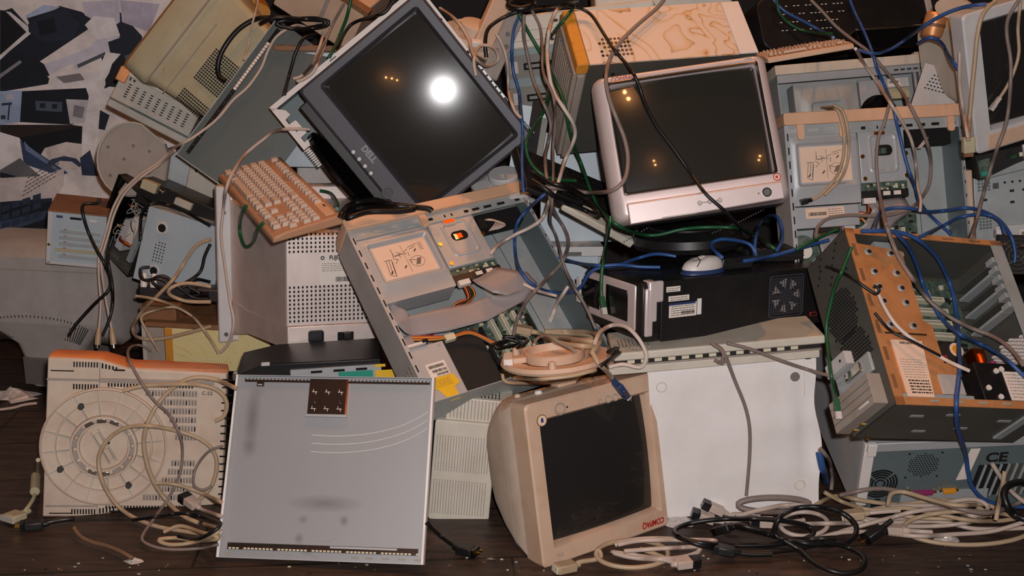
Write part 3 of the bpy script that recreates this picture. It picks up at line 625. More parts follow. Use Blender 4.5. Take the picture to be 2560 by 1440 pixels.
# drive cage plate
b = MB(); b.prism([(L + .022, .03), (L + .022, H_ * .93), (L + .135, H_ * .90), (L + .135, H_ * .48), (L + .152, H_ * .46), (L + .152, .03)], .008, .011, 'rust_plate'); b.box(L + .132, .011, .03, L + .135, .13, H_ * .9, 'steel_dark'); b.box(L + .022, .011, .02, L + .2, .1, .03, 'steel')
cage = b.build('drive_cage', t)
for x in (.050, .105):
    for z in (.88, .76, .67, .585, .45):
        b = MB(); b.cyl((L + x, .0085, H_ * z), (L + x, .0065, H_ * z), .0095, 'steel', .008, n=14); b.cyl((L + x + .002, .0068, H_ * z), (L + x + .002, .0055, H_ * z), .005, 'brown_bracket', n=10); b.build('spring_clip', t)
b = MB(); b.boxc(L + .08, .0074, H_ * .40, .10, .002, .003, 'brown_bracket'); b.build('cage_slot', t)
b = MB(); b.prism([(L + .038, H_ * .05), (L + .10, H_ * .05), (L + .112, H_ * .36), (L + .038, H_ * .36)], .0055, .0078, 'label_pink'); b.build('paper_label', t)
b = MB(); scribble(b, L + .045, H_ * .15, L + .098, H_ * .26, .0055, 8, 3, 'warm_grey', .22); b.build('fine_print', t, smooth=0)
text('15/05/2002', .0075, 'ink', t, (L + .072, .005, H_ * .345), (90, 180, 0), name='printed_date')
b = MB(); scribble(b, L + .05, H_ * .065, L + .098, H_ * .145, .0055, 5, 12, 'ink', .42); b.build('bold_print', t, smooth=0)
b = MB(); b.box(L + .125, .006, .03, L + .18, .03, .075, 'grey_plastic'); b.box(L + .10, .012, .075, L + .19, .04, .105, 'rust_plate'); b.build('floppy_drive', t, bev=.001)
# motherboard, slots, cards
b = MB(); b.box(L + .15, D_ - .012, H_ * .1, W2 - .03, D_ - .008, H_ * .96, 'pcb'); mbd = b.build('motherboard', t)
for k in range(5):
    b = MB(); z = H_ * (.80 - .075 * k); b.box(L + .20, D_ - .03, z, L + .32, D_ - .012, z + .012, 'slot_cream'); b.box(L + .206, D_ - .0305, z + .004, L + .314, D_ - .029, z + .008, 'warm_grey'); b.build('expansion_socket', t, bev=.001)
rnd = random.Random(11); b = MB()
for k in range(60):
    x = rnd.uniform(L + .16, W2 - .05); z = rnd.uniform(H_ * .12, H_ * .94); h_ = rnd.uniform(.004, .016); b.cyl((x, D_ - .012, z), (x, D_ - .012 - h_, z), rnd.uniform(.002, .005), rnd.choice(('chip', 'steel', 'cab_green', 'brown_top', 'steel_pale')), n=8)
for k in range(30): b.boxc(rnd.uniform(L + .16, W2 - .05), D_ - .014, rnd.uniform(H_ * .12, H_ * .94), rnd.uniform(.006, .02), .005, rnd.uniform(.005, .016), rnd.choice(('chip', 'chip', 'slot_cream', 'steel')))
b.build('board_components', t, smooth=0)
b = MB(); b.boxc(L + .245, D_ - .05, H_ * .40, .075, .05, .07, 'chip'); b.cyl((L + .245, D_ - .075, H_ * .40), (L + .245, D_ - .078, H_ * .40), .03, 'dark_gap'); b.build('cpu_cooler', t, bev=.002)
b = MB(); b.cyl((L + .262, D_ - .078, H_ * .43), (L + .262, D_ - .0795, H_ * .43), .017, 'label_pink', n=24); b.cyl((L + .262, D_ - .0795, H_ * .43), (L + .262, D_ - .08, H_ * .43), .011, 'orange_part', n=20); b.build('fan_sticker', t)
b = MB(); b.tube([(L + .315, D_ - .06, H_ * .44), (L + .315, D_ - .08, H_ * .38), (L + .308, D_ - .085, H_ * .28), (L + .295, D_ - .08, H_ * .18), (L + .285, D_ - .07, H_ * .12)], .013, 'copper', 10); b.boxc(L + .314, D_ - .07, H_ * .40, .03, .03, .03, 'copper'); b.build('copper_pipe', t)
b = MB(); b.boxc(L + .345, D_ - .06, H_ * .28, .012, .05, .075, 'magenta'); b.build('cable_plug', t, bev=.002)
for x, z, r_ in ((.19, .30, .013), (.205, .27, .01), (.22, .25, .012), (.235, .24, .009), (.2, .33, .008), (.255, .22, .014)): b = MB(); b.boxc(L + x, D_ - .08, H_ * z, r_ * 2, .025, r_ * 1.6, 'slot_cream'); b.build('white_plug', t, bev=.002)
b = MB(); rnd = random.Random(5)
for k, c in enumerate(('cab_red', 'cab_yellow', 'cab_black', 'orange_part', 'cab_red', 'cab_white', 'cab_yellow', 'orange_part', 'cab_black', 'cab_red')):
    p = [Vector((L + .16 + rnd.uniform(0, .03), .06 + rnd.uniform(0, .05), H_ * rnd.uniform(.3, .42))), Vector((L + .2 + rnd.uniform(-.02, .03), .05 + rnd.uniform(0, .04), H_ * rnd.uniform(.2, .4))), Vector((L + .24 + rnd.uniform(-.02, .03), .06 + rnd.uniform(0, .04), H_ * rnd.uniform(.1, .3))), Vector((L + .28, .09, H_ * rnd.uniform(.08, .2)))]
    b.tube(p, .0018, c, 5)
b.build('wire_bundle', t)
b = MB(); b.box(L + .235, .02, .018, W2 - .004, D_ - .03, .115, 'black'); b.build('power_supply', t, bev=.002)
b = MB(); b.box(L + .30, .0185, .028, W2 - .02, .02, .095, 'label'); scribble(b, L + .305, .032, W2 - .03, .092, .0185, 8, 9, 'warm_grey', .25); b.build('power_label', t, smooth=0)
for x, z in ((.275, .035), (.252, .055), (.285, .095), (.30, .1)): b = MB(); b.cyl((L + x, .02, z), (L + x, .0165, z), .006, 'white', n=12); b.build('screw', t)
# rear wall brackets and vent
for k in range(6):
    b = MB(); z = H_ * (.60 + .055 * k); b.box(W2 - .034, .03, z, W2 - .006, D_ - .02, z + .006, 'steel_dark' if k % 2 else 'steel'); b.box(W2 - .034, .004, z, W2 - .006, .03, z + .012, 'steel'); b.build('slot_bracket', t, bev=.001)
b = MB()
for i in range(7):
    for j in range(13):
        if (i - 3) ** 2 + ((j - 6) * .75) ** 2 < 24: b.boxc(W2 - .004, .025 + i * .016, H_ * .33 + j * .009 - .05, .024, .007, .0045, 'white')
b.build('rear_vent', t, smooth=0)
b = MB(); b.box(L + .09, .03, H_ - .055, L + .145, .1, H_ - .006, 'steel'); b.box(L + .13, .02, H_ - .045, L + .15, .04, H_ - .035, 'steel_pale'); b.build('cross_bracket', t)
# outer left (front) face of the chassis: vents, drive fronts
b = MB()
for cx_, cz_ in ((.085, .60), (.075, .36)):
    for i in range(-6, 7):
        for j in range(-8, 9):
            y, z = i * .0085, j * .0075
            if (y / .055) ** 2 + (z / .06) ** 2 < 1: b.boxc(L - .0004, cx_ + y + (j % 2) * .004, H_ * cz_ + z, .0014, .0055, .0048, 'hole')
for k in range(14): b.boxc(L - .0004, .03 + (k * 37 % 11) * .011, H_ * .8 + (k * 23 % 7) * .012, .0014, .006, .004, 'hole')
b.build('front_vents', t, smooth=0)
b = MB(); b.box(L - .032, .022, H_ * .03, L, .172, H_ * .19, 'warm_grey'); 
for k in range(1, 4): b.box(L - .0325, .022, H_ * (.03 + .04 * k), L - .03, .172, H_ * (.03 + .04 * k) + .0015, 'steel_dark')
b.box(L - .034, .04, H_ * .05, L - .031, .075, H_ * .06, 'white'); b.build('drive_front', t, bev=.002)
b = MB(); b.box(L - .02, .09, H_ * .33, L, .168, H_ * .40, 'pale_plastic'); b.boxc(L - .0205, .11, H_ * .365, .001, .006, .006, 'dark_gap'); b.boxc(L - .0205, .15, H_ * .365, .001, .008, .004, 'dark_gap'); b.build('front_bracket', t, bev=.001)
b = MB(); b.box(L - .008, .03, H_ * .22, L, .16, H_ * .32, 'steel'); b.box(L - .014, .06, H_ * .25, L, .12, H_ * .30, 'chrome'); b.build('front_cage', t, bev=.002)
b = MB(); b.cyl((L + .03, .155, -.0), (L + .03, .155, -.006), .004, 'gold', n=8); b.cyl((L - .006, .15, .012), (L, .15, .012), .004, 'gold', n=8); b.cyl((L - .006, .12, .012), (L, .12, .012), .004, 'gold', n=8); b.build('brass_standoff', t)
b = MB()
for x, y in ((.08, .05), (.16, .04), (.22, .1), (.30, .06), (.13, .12)): b.boxc(L + x, y, -.0006, .03, .008, .0016, 'steel')
b.boxc(L + .34, .08, -.002, .02, .12, .005, 'steel'); b.build('base_slots', t)

# ---------------- slim beige desktop cases standing open ----------------
def strip(name, pairs, m, parent, th=.0012, sub=3):
    """a folded ribbon: list of (edge a, edge b) points"""
    P = [(Vector(a), Vector(c)) for a, c in pairs]; Q = []
    for i in range(len(P) - 1):
        for k in range(sub):
            t_ = k / sub; s_ = t_ * t_ * (3 - 2 * t_); Q.append((P[i][0].lerp(P[i + 1][0], s_), P[i][1].lerp(P[i + 1][1], s_)))
    Q.append(P[-1]); vs = []; fs = []; n = 6
    for a, c in Q:
        for k in range(n + 1): vs.append(a.lerp(c, k / n))
    for i in range(len(Q) - 1):
        for k in range(n): a = i * (n + 1) + k; fs.append((a, a + 1, a + n + 2, a + n + 1))
    b = MB(); b.add(vs, fs, m); o = b.build(name, parent, smooth=60)
    md = o.modifiers.new('solid', 'SOLIDIFY'); md.thickness = th; return o
def slim_case(pose, label, full=0, tabs=False, low=0.0):
    W_, D_, H_ = POSE[pose][2]; D_ = .105
    t = thing('desktop_case', label, 'computer', pose)
    U = lambda u: -W_ / 2 + u * W_
    Z = lambda v: H_ * (1 - v)
    th_ = .0018; z0 = -low
    b = MB(); b.box(U(0), D_ - th_, z0, U(1), D_, H_, 'steel'); b.box(U(0), 0, z0, U(0) + th_, D_, H_, 'grey_plastic'); b.box(U(1) - th_, 0, z0, U(1), D_, H_, 'steel_teal'); b.box(U(0), 0, z0, U(1), D_, z0 + th_, 'steel'); b.box(U(0), 0, H_ - th_, U(1), D_, H_, 'steel')
    b.box(U(0) - .001, -.001, z0, U(0) + .010, .0005, H_, 'steel_pale'); b.box(U(1) - .008, -.001, z0, U(1) + .001, .0005, H_, 'steel_pale')
    b.box(U(1) - .075, D_ - .003, z0, U(1) - .073, D_, H_, 'steel_teal'); b.build('chassis', t)
    b = MB(); b.box(U(1) - .0065, -.0015, z0, U(1) - .0055, -.001, H_, 'steel_dark')
    for k in range(12): b.boxc(U(0) + .006, -.0012, H_ * (.05 + .08 * k), .003, .001, .018, 'hole'); b.boxc(U(1) - .003, -.0012, H_ * (.05 + .08 * k), .002, .001, .008, 'hole')
    b.build('rim_clips', t, smooth=0)
    b = MB(); b.loft([rr(W_ + .006, .03, .006, -.010, 0, H_ + .014), rr(W_ + .006, .03, .006, D_ * .7, 0, H_ + .014), rr(W_ - .01, .026, .006, D_ + .004, 0, H_ + .014)], 'beige_peach'); b.build('front_bezel', t, bev=.002)
    for u in ((.085, .32, .935) if tabs else (.40,)):
        b = MB(); b.loft([rr(.017, .05, .008, -.006, U(u), H_ - .012), rr(.017, .05, .008, .001, U(u), H_ - .012)], 'beige_peach'); b.build('bezel_tab', t)
    b = MB(); b.box(U(0) + .004, .0005, Z(.065), U(1) - .004, .003, H_, 'steel')
    for u, w_ in ((.44, .012), (.52, .004), (.56, .004), (.645, .012), (.70, .02), (.77, .022), (.85, .022), (.95, .014)): b.boxc(U(u), .0003, Z(.04), W_ * w_ * 2, .001, .007, 'hole')
    for u in (.05, .16, .26, .34): b.boxc(U(u), .0003, Z(.035), .028, .0008, .009, 'steel_pale')
    b.build('top_rail', t, smooth=0)
    # drive bay cover with the service sticker in a pressed recess
    b = MB(); u0, u1, v0, v1 = .02, .40, .065, .47; cx, cz = (U(u0) + U(u1)) / 2, (Z(v0) + Z(v1)) / 2; w_, h_ = U(u1) - U(u0), Z(v0) - Z(v1)
    lx, lz, lw, lh = U(.222), Z(.232), W_ * .30, H_ * .225
    b.loft([rr(w_, h_, .003, .06, cx, cz), rr(w_, h_, .003, .004, cx, cz), rr(lw + .03, lh + .03, .012, .004, lx, lz), rr(lw + .022, lh + .022, .010, .0015, lx, lz), rr(lw + .012, lh + .012, .008, .0015, lx, lz), rr(lw, lh, .006, .009, lx, lz)], 'steel_pale', (False, True)); b.build('drive_cover', t, smooth=35)
    b = MB(); b.box(lx - lw / 2 + .004, .0078, lz - lh / 2 + .004, lx + lw / 2 - .004, .0092, lz + lh / 2 - .004, 'label_pink'); b.build('service_sticker', t)
    b = MB(); diagram(b, lx - .002, lz, lw / .118 * .92, .0078); b.build('printed_diagram', t, smooth=0)
    b = MB(); b.box(U(.41), .06, Z(.36), U(.67), .004, Z(.055), 'steel_pale'); b.build('drive_tray', t, bev=.002)
    b = MB(); b.loft([rr(.075, .10, .012, .0042, U(.545), Z(.19)), rr(.069, .094, .011, .0015, U(.545), Z(.19)), rr(.062, .087, .010, .0015, U(.545), Z(.19)), rr(.056, .081, .010, .0042, U(.545), Z(.19))], 'steel_pale', (False, False))
    b.loft([rr(.034, .02, .010, .0038, U(.53), Z(.075)), rr(.036, .024, .010, .0018, U(.53), Z(.075))], 'steel', (True, True)); b.build('pressed_ridge', t)
    b = MB(); b.loft([rr(.044, .026, .012, .0032, U(.548), Z(.175)), rr(.044, .026, .012, .0042, U(.548), Z(.175))], 'hole'); b.boxc(U(.54), .0028, Z(.178), .02, .001, .014, 'copper' if full == 1 else 'pcb'); b.boxc(U(.525), .0028, Z(.18), .008, .001, .016, 'chrome'); b.box(U(.50), .001, Z(.085), U(.56), .0032, Z(.06), 'copper'); b.build('shaped_hole', t)
    for u, v in ((.425, .205), (.43, .335), (.672, .20), (.665, .33)): b = MB(); screw(b, U(u), Z(v), .004, .0052); b.build('screw', t)
    b = MB(); b.box(U(.69), .012, Z(.155), U(.945), .05, Z(.065), 'hole'); b.build('empty_bay', t)
    b = MB(); b.box(U(.41), .012, Z(.43), U(.675), .022, Z(.36), 'pcb'); b.box(U(.40), .008, Z(.45), U(.675), .03, Z(.405), 'chip'); b.boxc(U(.55), .0075, Z(.425), .018, .001, .010, 'label'); b.boxc(U(.61), .0075, Z(.425), .018, .001, .010, 'label')
    rnd = random.Random(2)
    for k in range(16): b.boxc(U(rnd.uniform(.43, .66)), .0115, Z(rnd.uniform(.365, .40)), .006, .002, .005, rnd.choice(('olive', 'slot_cream', 'chip')))
    b.build('drive_board', t, smooth=0)
    b = MB(); b.boxc(U(.445), .006, Z(.465), .03, .014, .014, 'white'); b.build('power_plug', t, bev=.001)
    b = MB(); rnd = random.Random(7)
    for k in range(9):
        p = [(U(.44 + .004 * k), .01, Z(.475)), (U(.45 + .005 * k), .03, Z(.53)), (U(.40 - .01 * k), .045, Z(.52 + .01 * k)), (U(.25 + .02 * rnd.random()), .06, Z(.60 + .03 * rnd.random())), (U(.2), .08, Z(.65))]
        b.tube(smooth_pts(p, 6), .0018, ('cab_red', 'cab_yellow', 'cab_black', 'cab_red', 'cab_black', 'cab_green', 'cab_black', 'cab_yellow', 'cab_red')[k], 5)
    b.build('wire_bundle', t)
    b = MB(); b.box(U(.36 if full == 1 else .2), D_ - .012, z0 + .01, U(.80), D_ - .008, Z(.52), 'pcb'); b.build('motherboard', t)
    b = MB(); rnd = random.Random(23)
    for k in range(110):
        x = U(rnd.uniform(.38 if full == 1 else .22, .78)); z = Z(rnd.uniform(.54, .98)); s_ = rnd.uniform(.004, .012)
        if k % 3: b.boxc(x, D_ - .014, z, s_, .006, s_ * rnd.uniform(.5, 1.5), rnd.choice(('chip', 'chip', 'slot_cream', 'steel_pale', 'cab_green')))
        else: b.cyl((x, D_ - .012, z), (x, D_ - .012 - s_, z), s_ * .4, rnd.choice(('chip', 'steel', 'brown_top', 'beige')), n=8)
    b.build('board_components', t, smooth=0)
    for k in range(3):
        b = MB(); x = U(.56 + .065 * k); b.box(x, D_ - .028, Z(.86), x + .010, D_ - .01, Z(.62), 'slot_cream'); b.box(x + .0035, D_ - .0285, Z(.85), x + .0065, D_ - .027, Z(.63), 'warm_grey'); b.build('expansion_socket', t, bev=.001)
    for k in range(2):
        b = MB(); x = U(.49 + .27 * k); b.box(x, D_ - .026, Z(.92), x + .008, D_ - .01, Z(.66), 'chip'); b.build('memory_socket', t, bev=.001)
    if full == 1:
        strip('ribbon_cable', [((U(.50), .016, Z(.44)), (U(.655), .016, Z(.40))), ((U(.50), .0, Z(.50)), (U(.66), -.006, Z(.45))), ((U(.545), -.010, Z(.585)), (U(.76), -.02, Z(.53))), ((U(.60), -.012, Z(.62)), (U(.79), -.012, Z(.60))), ((U(.54), .004, Z(.585)), (U(.70), .006, Z(.66))), ((U(.42), .014, Z(.58)), (U(.47), .010, Z(.71))), ((U(.28), .010, Z(.57)), (U(.26), .016, Z(.70))), ((U(.12), .014, Z(.56)), (U(.10), .03, Z(.66))), ((U(.02), .004, Z(.585)), (U(.06), .02, Z(.64)))], 'ribbon', t)
        strip('ribbon_cable', [((U(.06), .02, Z(.44)), (U(.02), .02, Z(.56))), ((U(.11), .012, Z(.53)), (U(.08), .02, Z(.60))), ((U(.14), .04, Z(.60)), (U(.13), .05, Z(.65)))], 'ribbon', t)
        strip('ribbon_cable', [((U(.03), .03, Z(.645)), (U(.03), .03, Z(.75))), ((U(.10), .03, Z(.645)), (U(.12), .035, Z(.73))), ((U(.20), .05, Z(.66)), (U(.20), .05, Z(.72)))], 'ribbon', t)
        b = MB(); b.box(U(.035), .02, z0 + .002, U(.215), D_ - .004, Z(.735), 'steel_pale'); psu = b.build('power_supply', t, bev=.002)
        b = MB(); b.box(U(.22), .03, z0 + .002, U(.42), D_ - .004, Z(.735), 'dark_gap'); b.build('drive_housing', t, bev=.002)
        b = MB(); b.box(U(.075), .0185, Z(.925), U(.175), .0202, Z(.845), 'label'); barcode(b, U(.085), Z(.875), U(.165), Z(.858), .0185, 3); barcode(b, U(.095), Z(.90), U(.17), Z(.885), .0185, 5); barcode(b, U(.11), Z(.92), U(.17), Z(.907), .0185, 8); b.build('barcode_label', psu, smooth=0)
        b = MB(); b.prism([(U(.06), Z(.925)), (U(.185), Z(.93)), (U(.20), Z(.985)), (U(.165), Z(1.0)), (U(.165), Z(1.07)), (U(.115), Z(1.07)), (U(.08), Z(.99)), (U(.05), Z(.985))], .0185, .0202, 'yellow_label'); scribble(b, U(.075), Z(.985), U(.165), Z(.94), .0185, 5, 4, 'brown_top', .18); b.build('warning_label', psu, smooth=0)
        b = MB(); b.cyl((U(.19), .02, Z(.755)), (U(.19), .018, Z(.755)), .004, 'steel', n=10); b.boxc(U(.08), .016, Z(.725), .045, .008, .006, 'white'); b.boxc(U(.125), .016, Z(.72), .015, .009, .008, 'hole'); b.build('slide_latch', t)
        b = MB(); b.boxc(U(.255), .02, Z(.735), .025, .014, .016, 'slot_cream'); b.build('wire_connector', t, bev=.001)
        b = MB()
        for k, c in enumerate(('cab_red', 'cab_yellow', 'cab_red', 'cab_yellow', 'cab_black')):
            b.tube(smooth_pts([(U(.09), .03, Z(.655 + .008 * k)), (U(.17), .024, Z(.69 + .008 * k)), (U(.26), .016, Z(.73 + .004 * k)), (U(.36), .012, Z(.74 + .006 * k)), (U(.46), .02, Z(.83 + .01 * k))], 6), .0017, c, 5)
        b.build('wire_bundle', t)
        b = MB()
        for k in range(6): b.tube(smooth_pts([(U(.74), .03, Z(.08)), (U(.735 + .004 * k), .005, Z(.12)), (U(.77 + .008 * k), .0, Z(.15 + .006 * k)), (U(.72 + .01 * k), .01, Z(.185))], 6), .0016, 'cab_cream', 5)
        b.build('led_wires', t)
        b = MB()
        for i in range(4):
            for j in range(7): b.boxc(U(0) - .0004, .02 + i * .018, .0 + j * .012, .0012, .012, .008, 'warm_grey')
        b.build('side_vents', t, smooth=0)
    elif full == 2:
        b = MB(); b.box(U(.02), .006, Z(.60), U(.385), .06, Z(.475), 'steel_pale'); b.build('drive_cover', t, bev=.002)
        b = MB(); b.box(U(.085), .0045, Z(.545), U(.30), .0062, Z(.485), 'label_pink'); barcode(b, U(.10), Z(.53), U(.20), Z(.51), .0045, 2); scribble(b, U(.21), Z(.54), U(.29), Z(.49), .0045, 4, 6, 'ink', .2); b.build('barcode_label', t, smooth=0)
        b = MB(); b.box(U(.30), .01, Z(.63), U(.36), .03, Z(.60), 'pale_plastic'); b.box(U(.15), .015, Z(.625), U(.28), .03, Z(.605), 'chrome'); b.build('latch', t, bev=.001)
        b = MB(); b.cyl((U(.075), .03, Z(.72)), (U(.075), .05, Z(.72)), .036, 'pcb', n=28); b.cyl((U(.085), .03, Z(.73)), (U(.085), .026, Z(.73)), .017, 'label', n=22); b.build('fan', t)
        strip('ribbon_cable', [((U(.44), .02, Z(.46)), (U(.66), .02, Z(.45))), ((U(.45), -.004, Z(.52)), (U(.68), .0, Z(.54))), ((U(.42), .02, Z(.60)), (U(.60), .02, Z(.60))), ((U(.30), .03, Z(.66)), (U(.40), .03, Z(.80))), ((U(.2), .03, Z(.70)), (U(.26), .03, Z(.86)))], 'ribbon', t)
        strip('ribbon_cable', [((U(.16), .03, Z(.64)), (U(.3), .03, Z(.64))), ((U(.17), .02, Z(.75)), (U(.3), .02, Z(.80))), ((U(.2), .03, Z(.9)), (U(.27), .03, Z(.95)))], 'ribbon', t)
        b = MB()
        for k in range(9): a = .12 * k; b.tube(smooth_pts([(U(.42), .03, Z(.56)), (U(.47 + .02 * math.sin(a)), .02, Z(.64 + .01 * k)), (U(.36 + .01 * k), .02, Z(.73)), (U(.26), .03, Z(.70 + .01 * k)), (U(.36), .04, Z(.64))], 6), .0016, ('cab_yellow', 'orange_part', 'cab_red', 'cab_black')[k % 4], 5)
        b.build('wire_bundle', t)
        b = MB()
        for k in range(4): b.tube(smooth_pts([(U(.83), .02, Z(.09)), (U(.79 + .005 * k), .01, Z(.13)), (U(.75 + .006 * k), .012, Z(.175))], 6), .0016, 'cab_cream', 5)
        b.build('led_wires', t)
    return t
def smooth_pts(P, sub=8):
    P = [Vector(p) for p in P]; out = []
    for i in range(len(P) - 1):
        p0 = P[max(i - 1, 0)]; p1 = P[i]; p2 = P[i + 1]; p3 = P[min(i + 2, len(P) - 1)]
        for k in range(sub):
            t = k / sub; out.append(.5 * ((2 * p1) + (p2 - p0) * t + (2 * p0 - 5 * p1 + 4 * p2 - p3) * t * t + (3 * p1 - p0 - 3 * p2 + p3) * t ** 3))
    out.append(P[-1]); return out
slim_case('slim_centre', 'open beige desktop case in the centre, grey ribbon cable and yellow warning label inside', 1, False, .03)
slim_case('slim_right', 'open beige desktop case right of the silver monitor, sticker diagram above a barcode', 2, True)

# case behind the right slim one, only its upper part in view
W_, D_, H_ = POSE['slim_back'][2]; D_ = .1
t = thing('desktop_case', 'open grey case with cream bezel and black disc, behind the case at right', 'computer', 'slim_back')
b = MB(); b.box(-W_ / 2, D_ - .002, 0, W_ / 2, D_, H_, 'steel'); b.box(-W_ / 2, 0, 0, -W_ / 2 + .002, D_, H_, 'steel'); b.box(W_ / 2 - .002, 0, 0, W_ / 2, D_, H_, 'steel'); b.box(-W_ / 2, 0, 0, W_ / 2, D_, .002, 'steel'); b.box(-W_ / 2, .0, H_ - .02, W_ / 2, .004, H_, 'steel_pale'); b.build('chassis', t)
b = MB(); b.box(-W_ / 2 - .005, -.012, H_, W_ / 2 + .004, D_, H_ + .026, 'cream')
for k in range(11): b.box(W_ / 2 - .05 + k * .006, -.016, H_ + .002, W_ / 2 - .047 + k * .006, .03, H_ + .032, 'cream')
b.build('front_bezel', t, bev=.003)
b = MB()
for k in range(6): b.boxc(W_ / 2 - .10 + k * .018, -.0006, H_ - .010, .012, .001, .004, 'dark_gap')
b.build('bezel_slots', t, smooth=0)
b = MB(); cx, cz, w_, h_ = -.085, H_ - .10, .175, .15
b.loft([rr(w_, h_, .004, .05, cx, cz), rr(w_, h_, .004, .004, cx, cz), rr(w_ - .05, h_ - .05, .016, .004, cx, cz - .01), rr(w_ - .06, h_ - .06, .014, .0, cx, cz - .01), rr(w_ - .085, h_ - .085, .012, .0, cx, cz - .01), rr(w_ - .095, h_ - .095, .012, .006, cx, cz - .01)], 'steel', (False, True)); b.build('drive_cover', t)
b = MB(); b.box(.01, .05, H_ - .19, .09, .006, H_ - .03, 'steel_pale'); b.build('drive_tray', t, bev=.002)
b = MB(); b.box(.085, .008, H_ - .055, .15, .04, H_ - .03, 'pale_plastic'); b.box(.092, .0065, H_ - .052, .125, .0085, H_ - .034, 'label'); barcode(b, .095, H_ - .044, .122, H_ - .037, .0065, 4); b.box(.085, .012, H_ - .085, .15, .03, H_ - .056, 'olive'); b.build('drive_connector', t, smooth=0)
b = MB(); b.cyl((.055, .002, H_ - .125), (.055, .006, H_ - .125), .052, 'gloss_black', n=40); b.build('disc_platter', t)
b = MB()
for x in (.165, .18): b.box(x, .004, 0, x + .006, .012, H_ - .02, 'steel_pale')
b.build('guide_rails', t)

# ---------------- black small desktop, centre right ----------------
W_, D_, H_ = POSE['black_desktop'][2]; D_ = .26
t = thing('desktop_computer', 'black small desktop computer with silver-edged front, white mouse on top', 'computer', 'black_desktop')
b = MB(); b.loft([rr(W_ - .012, H_, .006, 0, .006, H_ / 2), rr(W_ - .012, H_, .006, D_, .006, H_ / 2)], 'black'); b.build('case_body', t, bev=.002)
b = MB(); hz = H_ / 2
def fr(x, k, k2=1): return [(x, .004 + y * (D_ - .008), hz + z * (H_ + .002) * k) for y, z in ((.02, .5), (0, .42), (0, -.40), (.03, -.5), (.97, -.5), (1, -.44), (1, .44), (.97, .5))]
b.loft([fr(-W_ / 2 + .03, 1), fr(-W_ / 2 - .004, 1), fr(-W_ / 2 - .022, .97), fr(-W_ / 2 - .034, .90)], 'black'); b.build('front_bezel', t, bev=.004)
b = MB(); L = -W_ / 2
b.box(L - .037, .03, H_ * .16, L - .012, D_ - .02, H_ * .93, 'silver_paint'); b.box(L - .02, -.0015, H_ * .34, L + .002, .03, H_ + .002, 'silver_paint'); b.box(L - .006, -.0015, H_ * .66, L + .018, .01, H_ + .002, 'silver_paint'); b.box(L - .028, -.001, H_ * .10, L - .008, .03, H_ * .9, 'silver_paint'); b.build('silver_trim', t, bev=.004)
b = MB(); b.box(L - .039, .06, H_ * .28, L - .036, .155, H_ * .80, 'gloss_black'); b.box(L - .039, .185, H_ * .30, L - .036, .26, H_ * .80, 'gloss_black'); b.box(L - .039, .275, H_ * .3, L - .036, .295, H_ * .75, 'white'); b.build('front_bays', t, bev=.002)
b = MB(); gx, gz = W_ / 2 - .125, H_ * .55
for k in range(13): b.boxc(gx - .042 + k * .007, -.0015, gz, .0012, .003, .086, 'charcoal'); b.boxc(gx, -.0015, gz - .042 + k * .007, .086, .003, .0012, 'charcoal')
b.loft([rr(.098, .098, .008, -.0005, gx, gz), rr(.098, .098, .008, -.003, gx, gz), rr(.094, .094, .008, -.003, gx, gz), rr(.094, .094, .008, -.0005, gx, gz)], 'charcoal', (False, False)); b.build('fan_grille', t, smooth=0)
b = MB(); b.boxc(gx, -.0003, gz, .09, .001, .09, 'hole'); b.cyl((gx, -.0004, gz), (gx, -.001, gz), .017, 'dark_gap'); 
for k in range(7):
    a = R(k * 51); b.prism([(gx + .017 * math.cos(a), gz + .017 * math.sin(a)), (gx + .04 * math.cos(a - .2), gz + .04 * math.sin(a - .2)), (gx + .04 * math.cos(a + .35), gz + .04 * math.sin(a + .35))], -.0009, -.0004, 'warm_grey')
b.build('fan', t)
def sticker(name, x, z, w_, h_, m='label', rows=3, seed=1, par=None, bc=False):
    b = MB(); b.boxc(x, -.0007, z, w_, .0008, h_, m)
    if bc: barcode(b, x - w_ * .05, z - h_ * .3, x + w_ * .42, z - h_ * .1, -.0011, seed)
    scribble(b, x - w_ * .42, z - h_ * .4, x + w_ * .42, z + h_ * .36, -.0011, rows, seed, 'ink', .25); return b.build(name, par, smooth=0)
sticker('paper_label', L + .042, H_ * .86, .036, .012, rows=2, seed=4, par=t); sticker('paper_label', L + .057, H_ * .70, .054, .012, rows=2, seed=5, par=t); sticker('paper_label', L + .068, H_ * .50, .072, .032, rows=5, seed=6, par=t, bc=True)
b = MB(); b.boxc(L + .066, -.0012, H_ * .605, .070, .0006, .005, 'navy'); b.boxc(L + .111, -.0014, H_ * .525, .011, .0012, .036, 'white_paint'); b.build('reflective_strip', t)
b = MB(); b.boxc(W_ / 2 - .042, -.001, H_ * .17, .022, .002, .009, 'red_paint'); b.boxc(W_ / 2 - .042, -.002, H_ * .17, .018, .001, .006, 'black'); b.build('side_badge', t, bev=.001)
I_M = t
def on(parent_pose, p):
    loc, ypr, _ = POSE[parent_pose]; M_ = Euler((R(ypr[1]), R(ypr[2]), R(ypr[0])), 'YXZ').to_matrix(); return Vector(loc) + M_ @ Vector(p)
Hb = H_
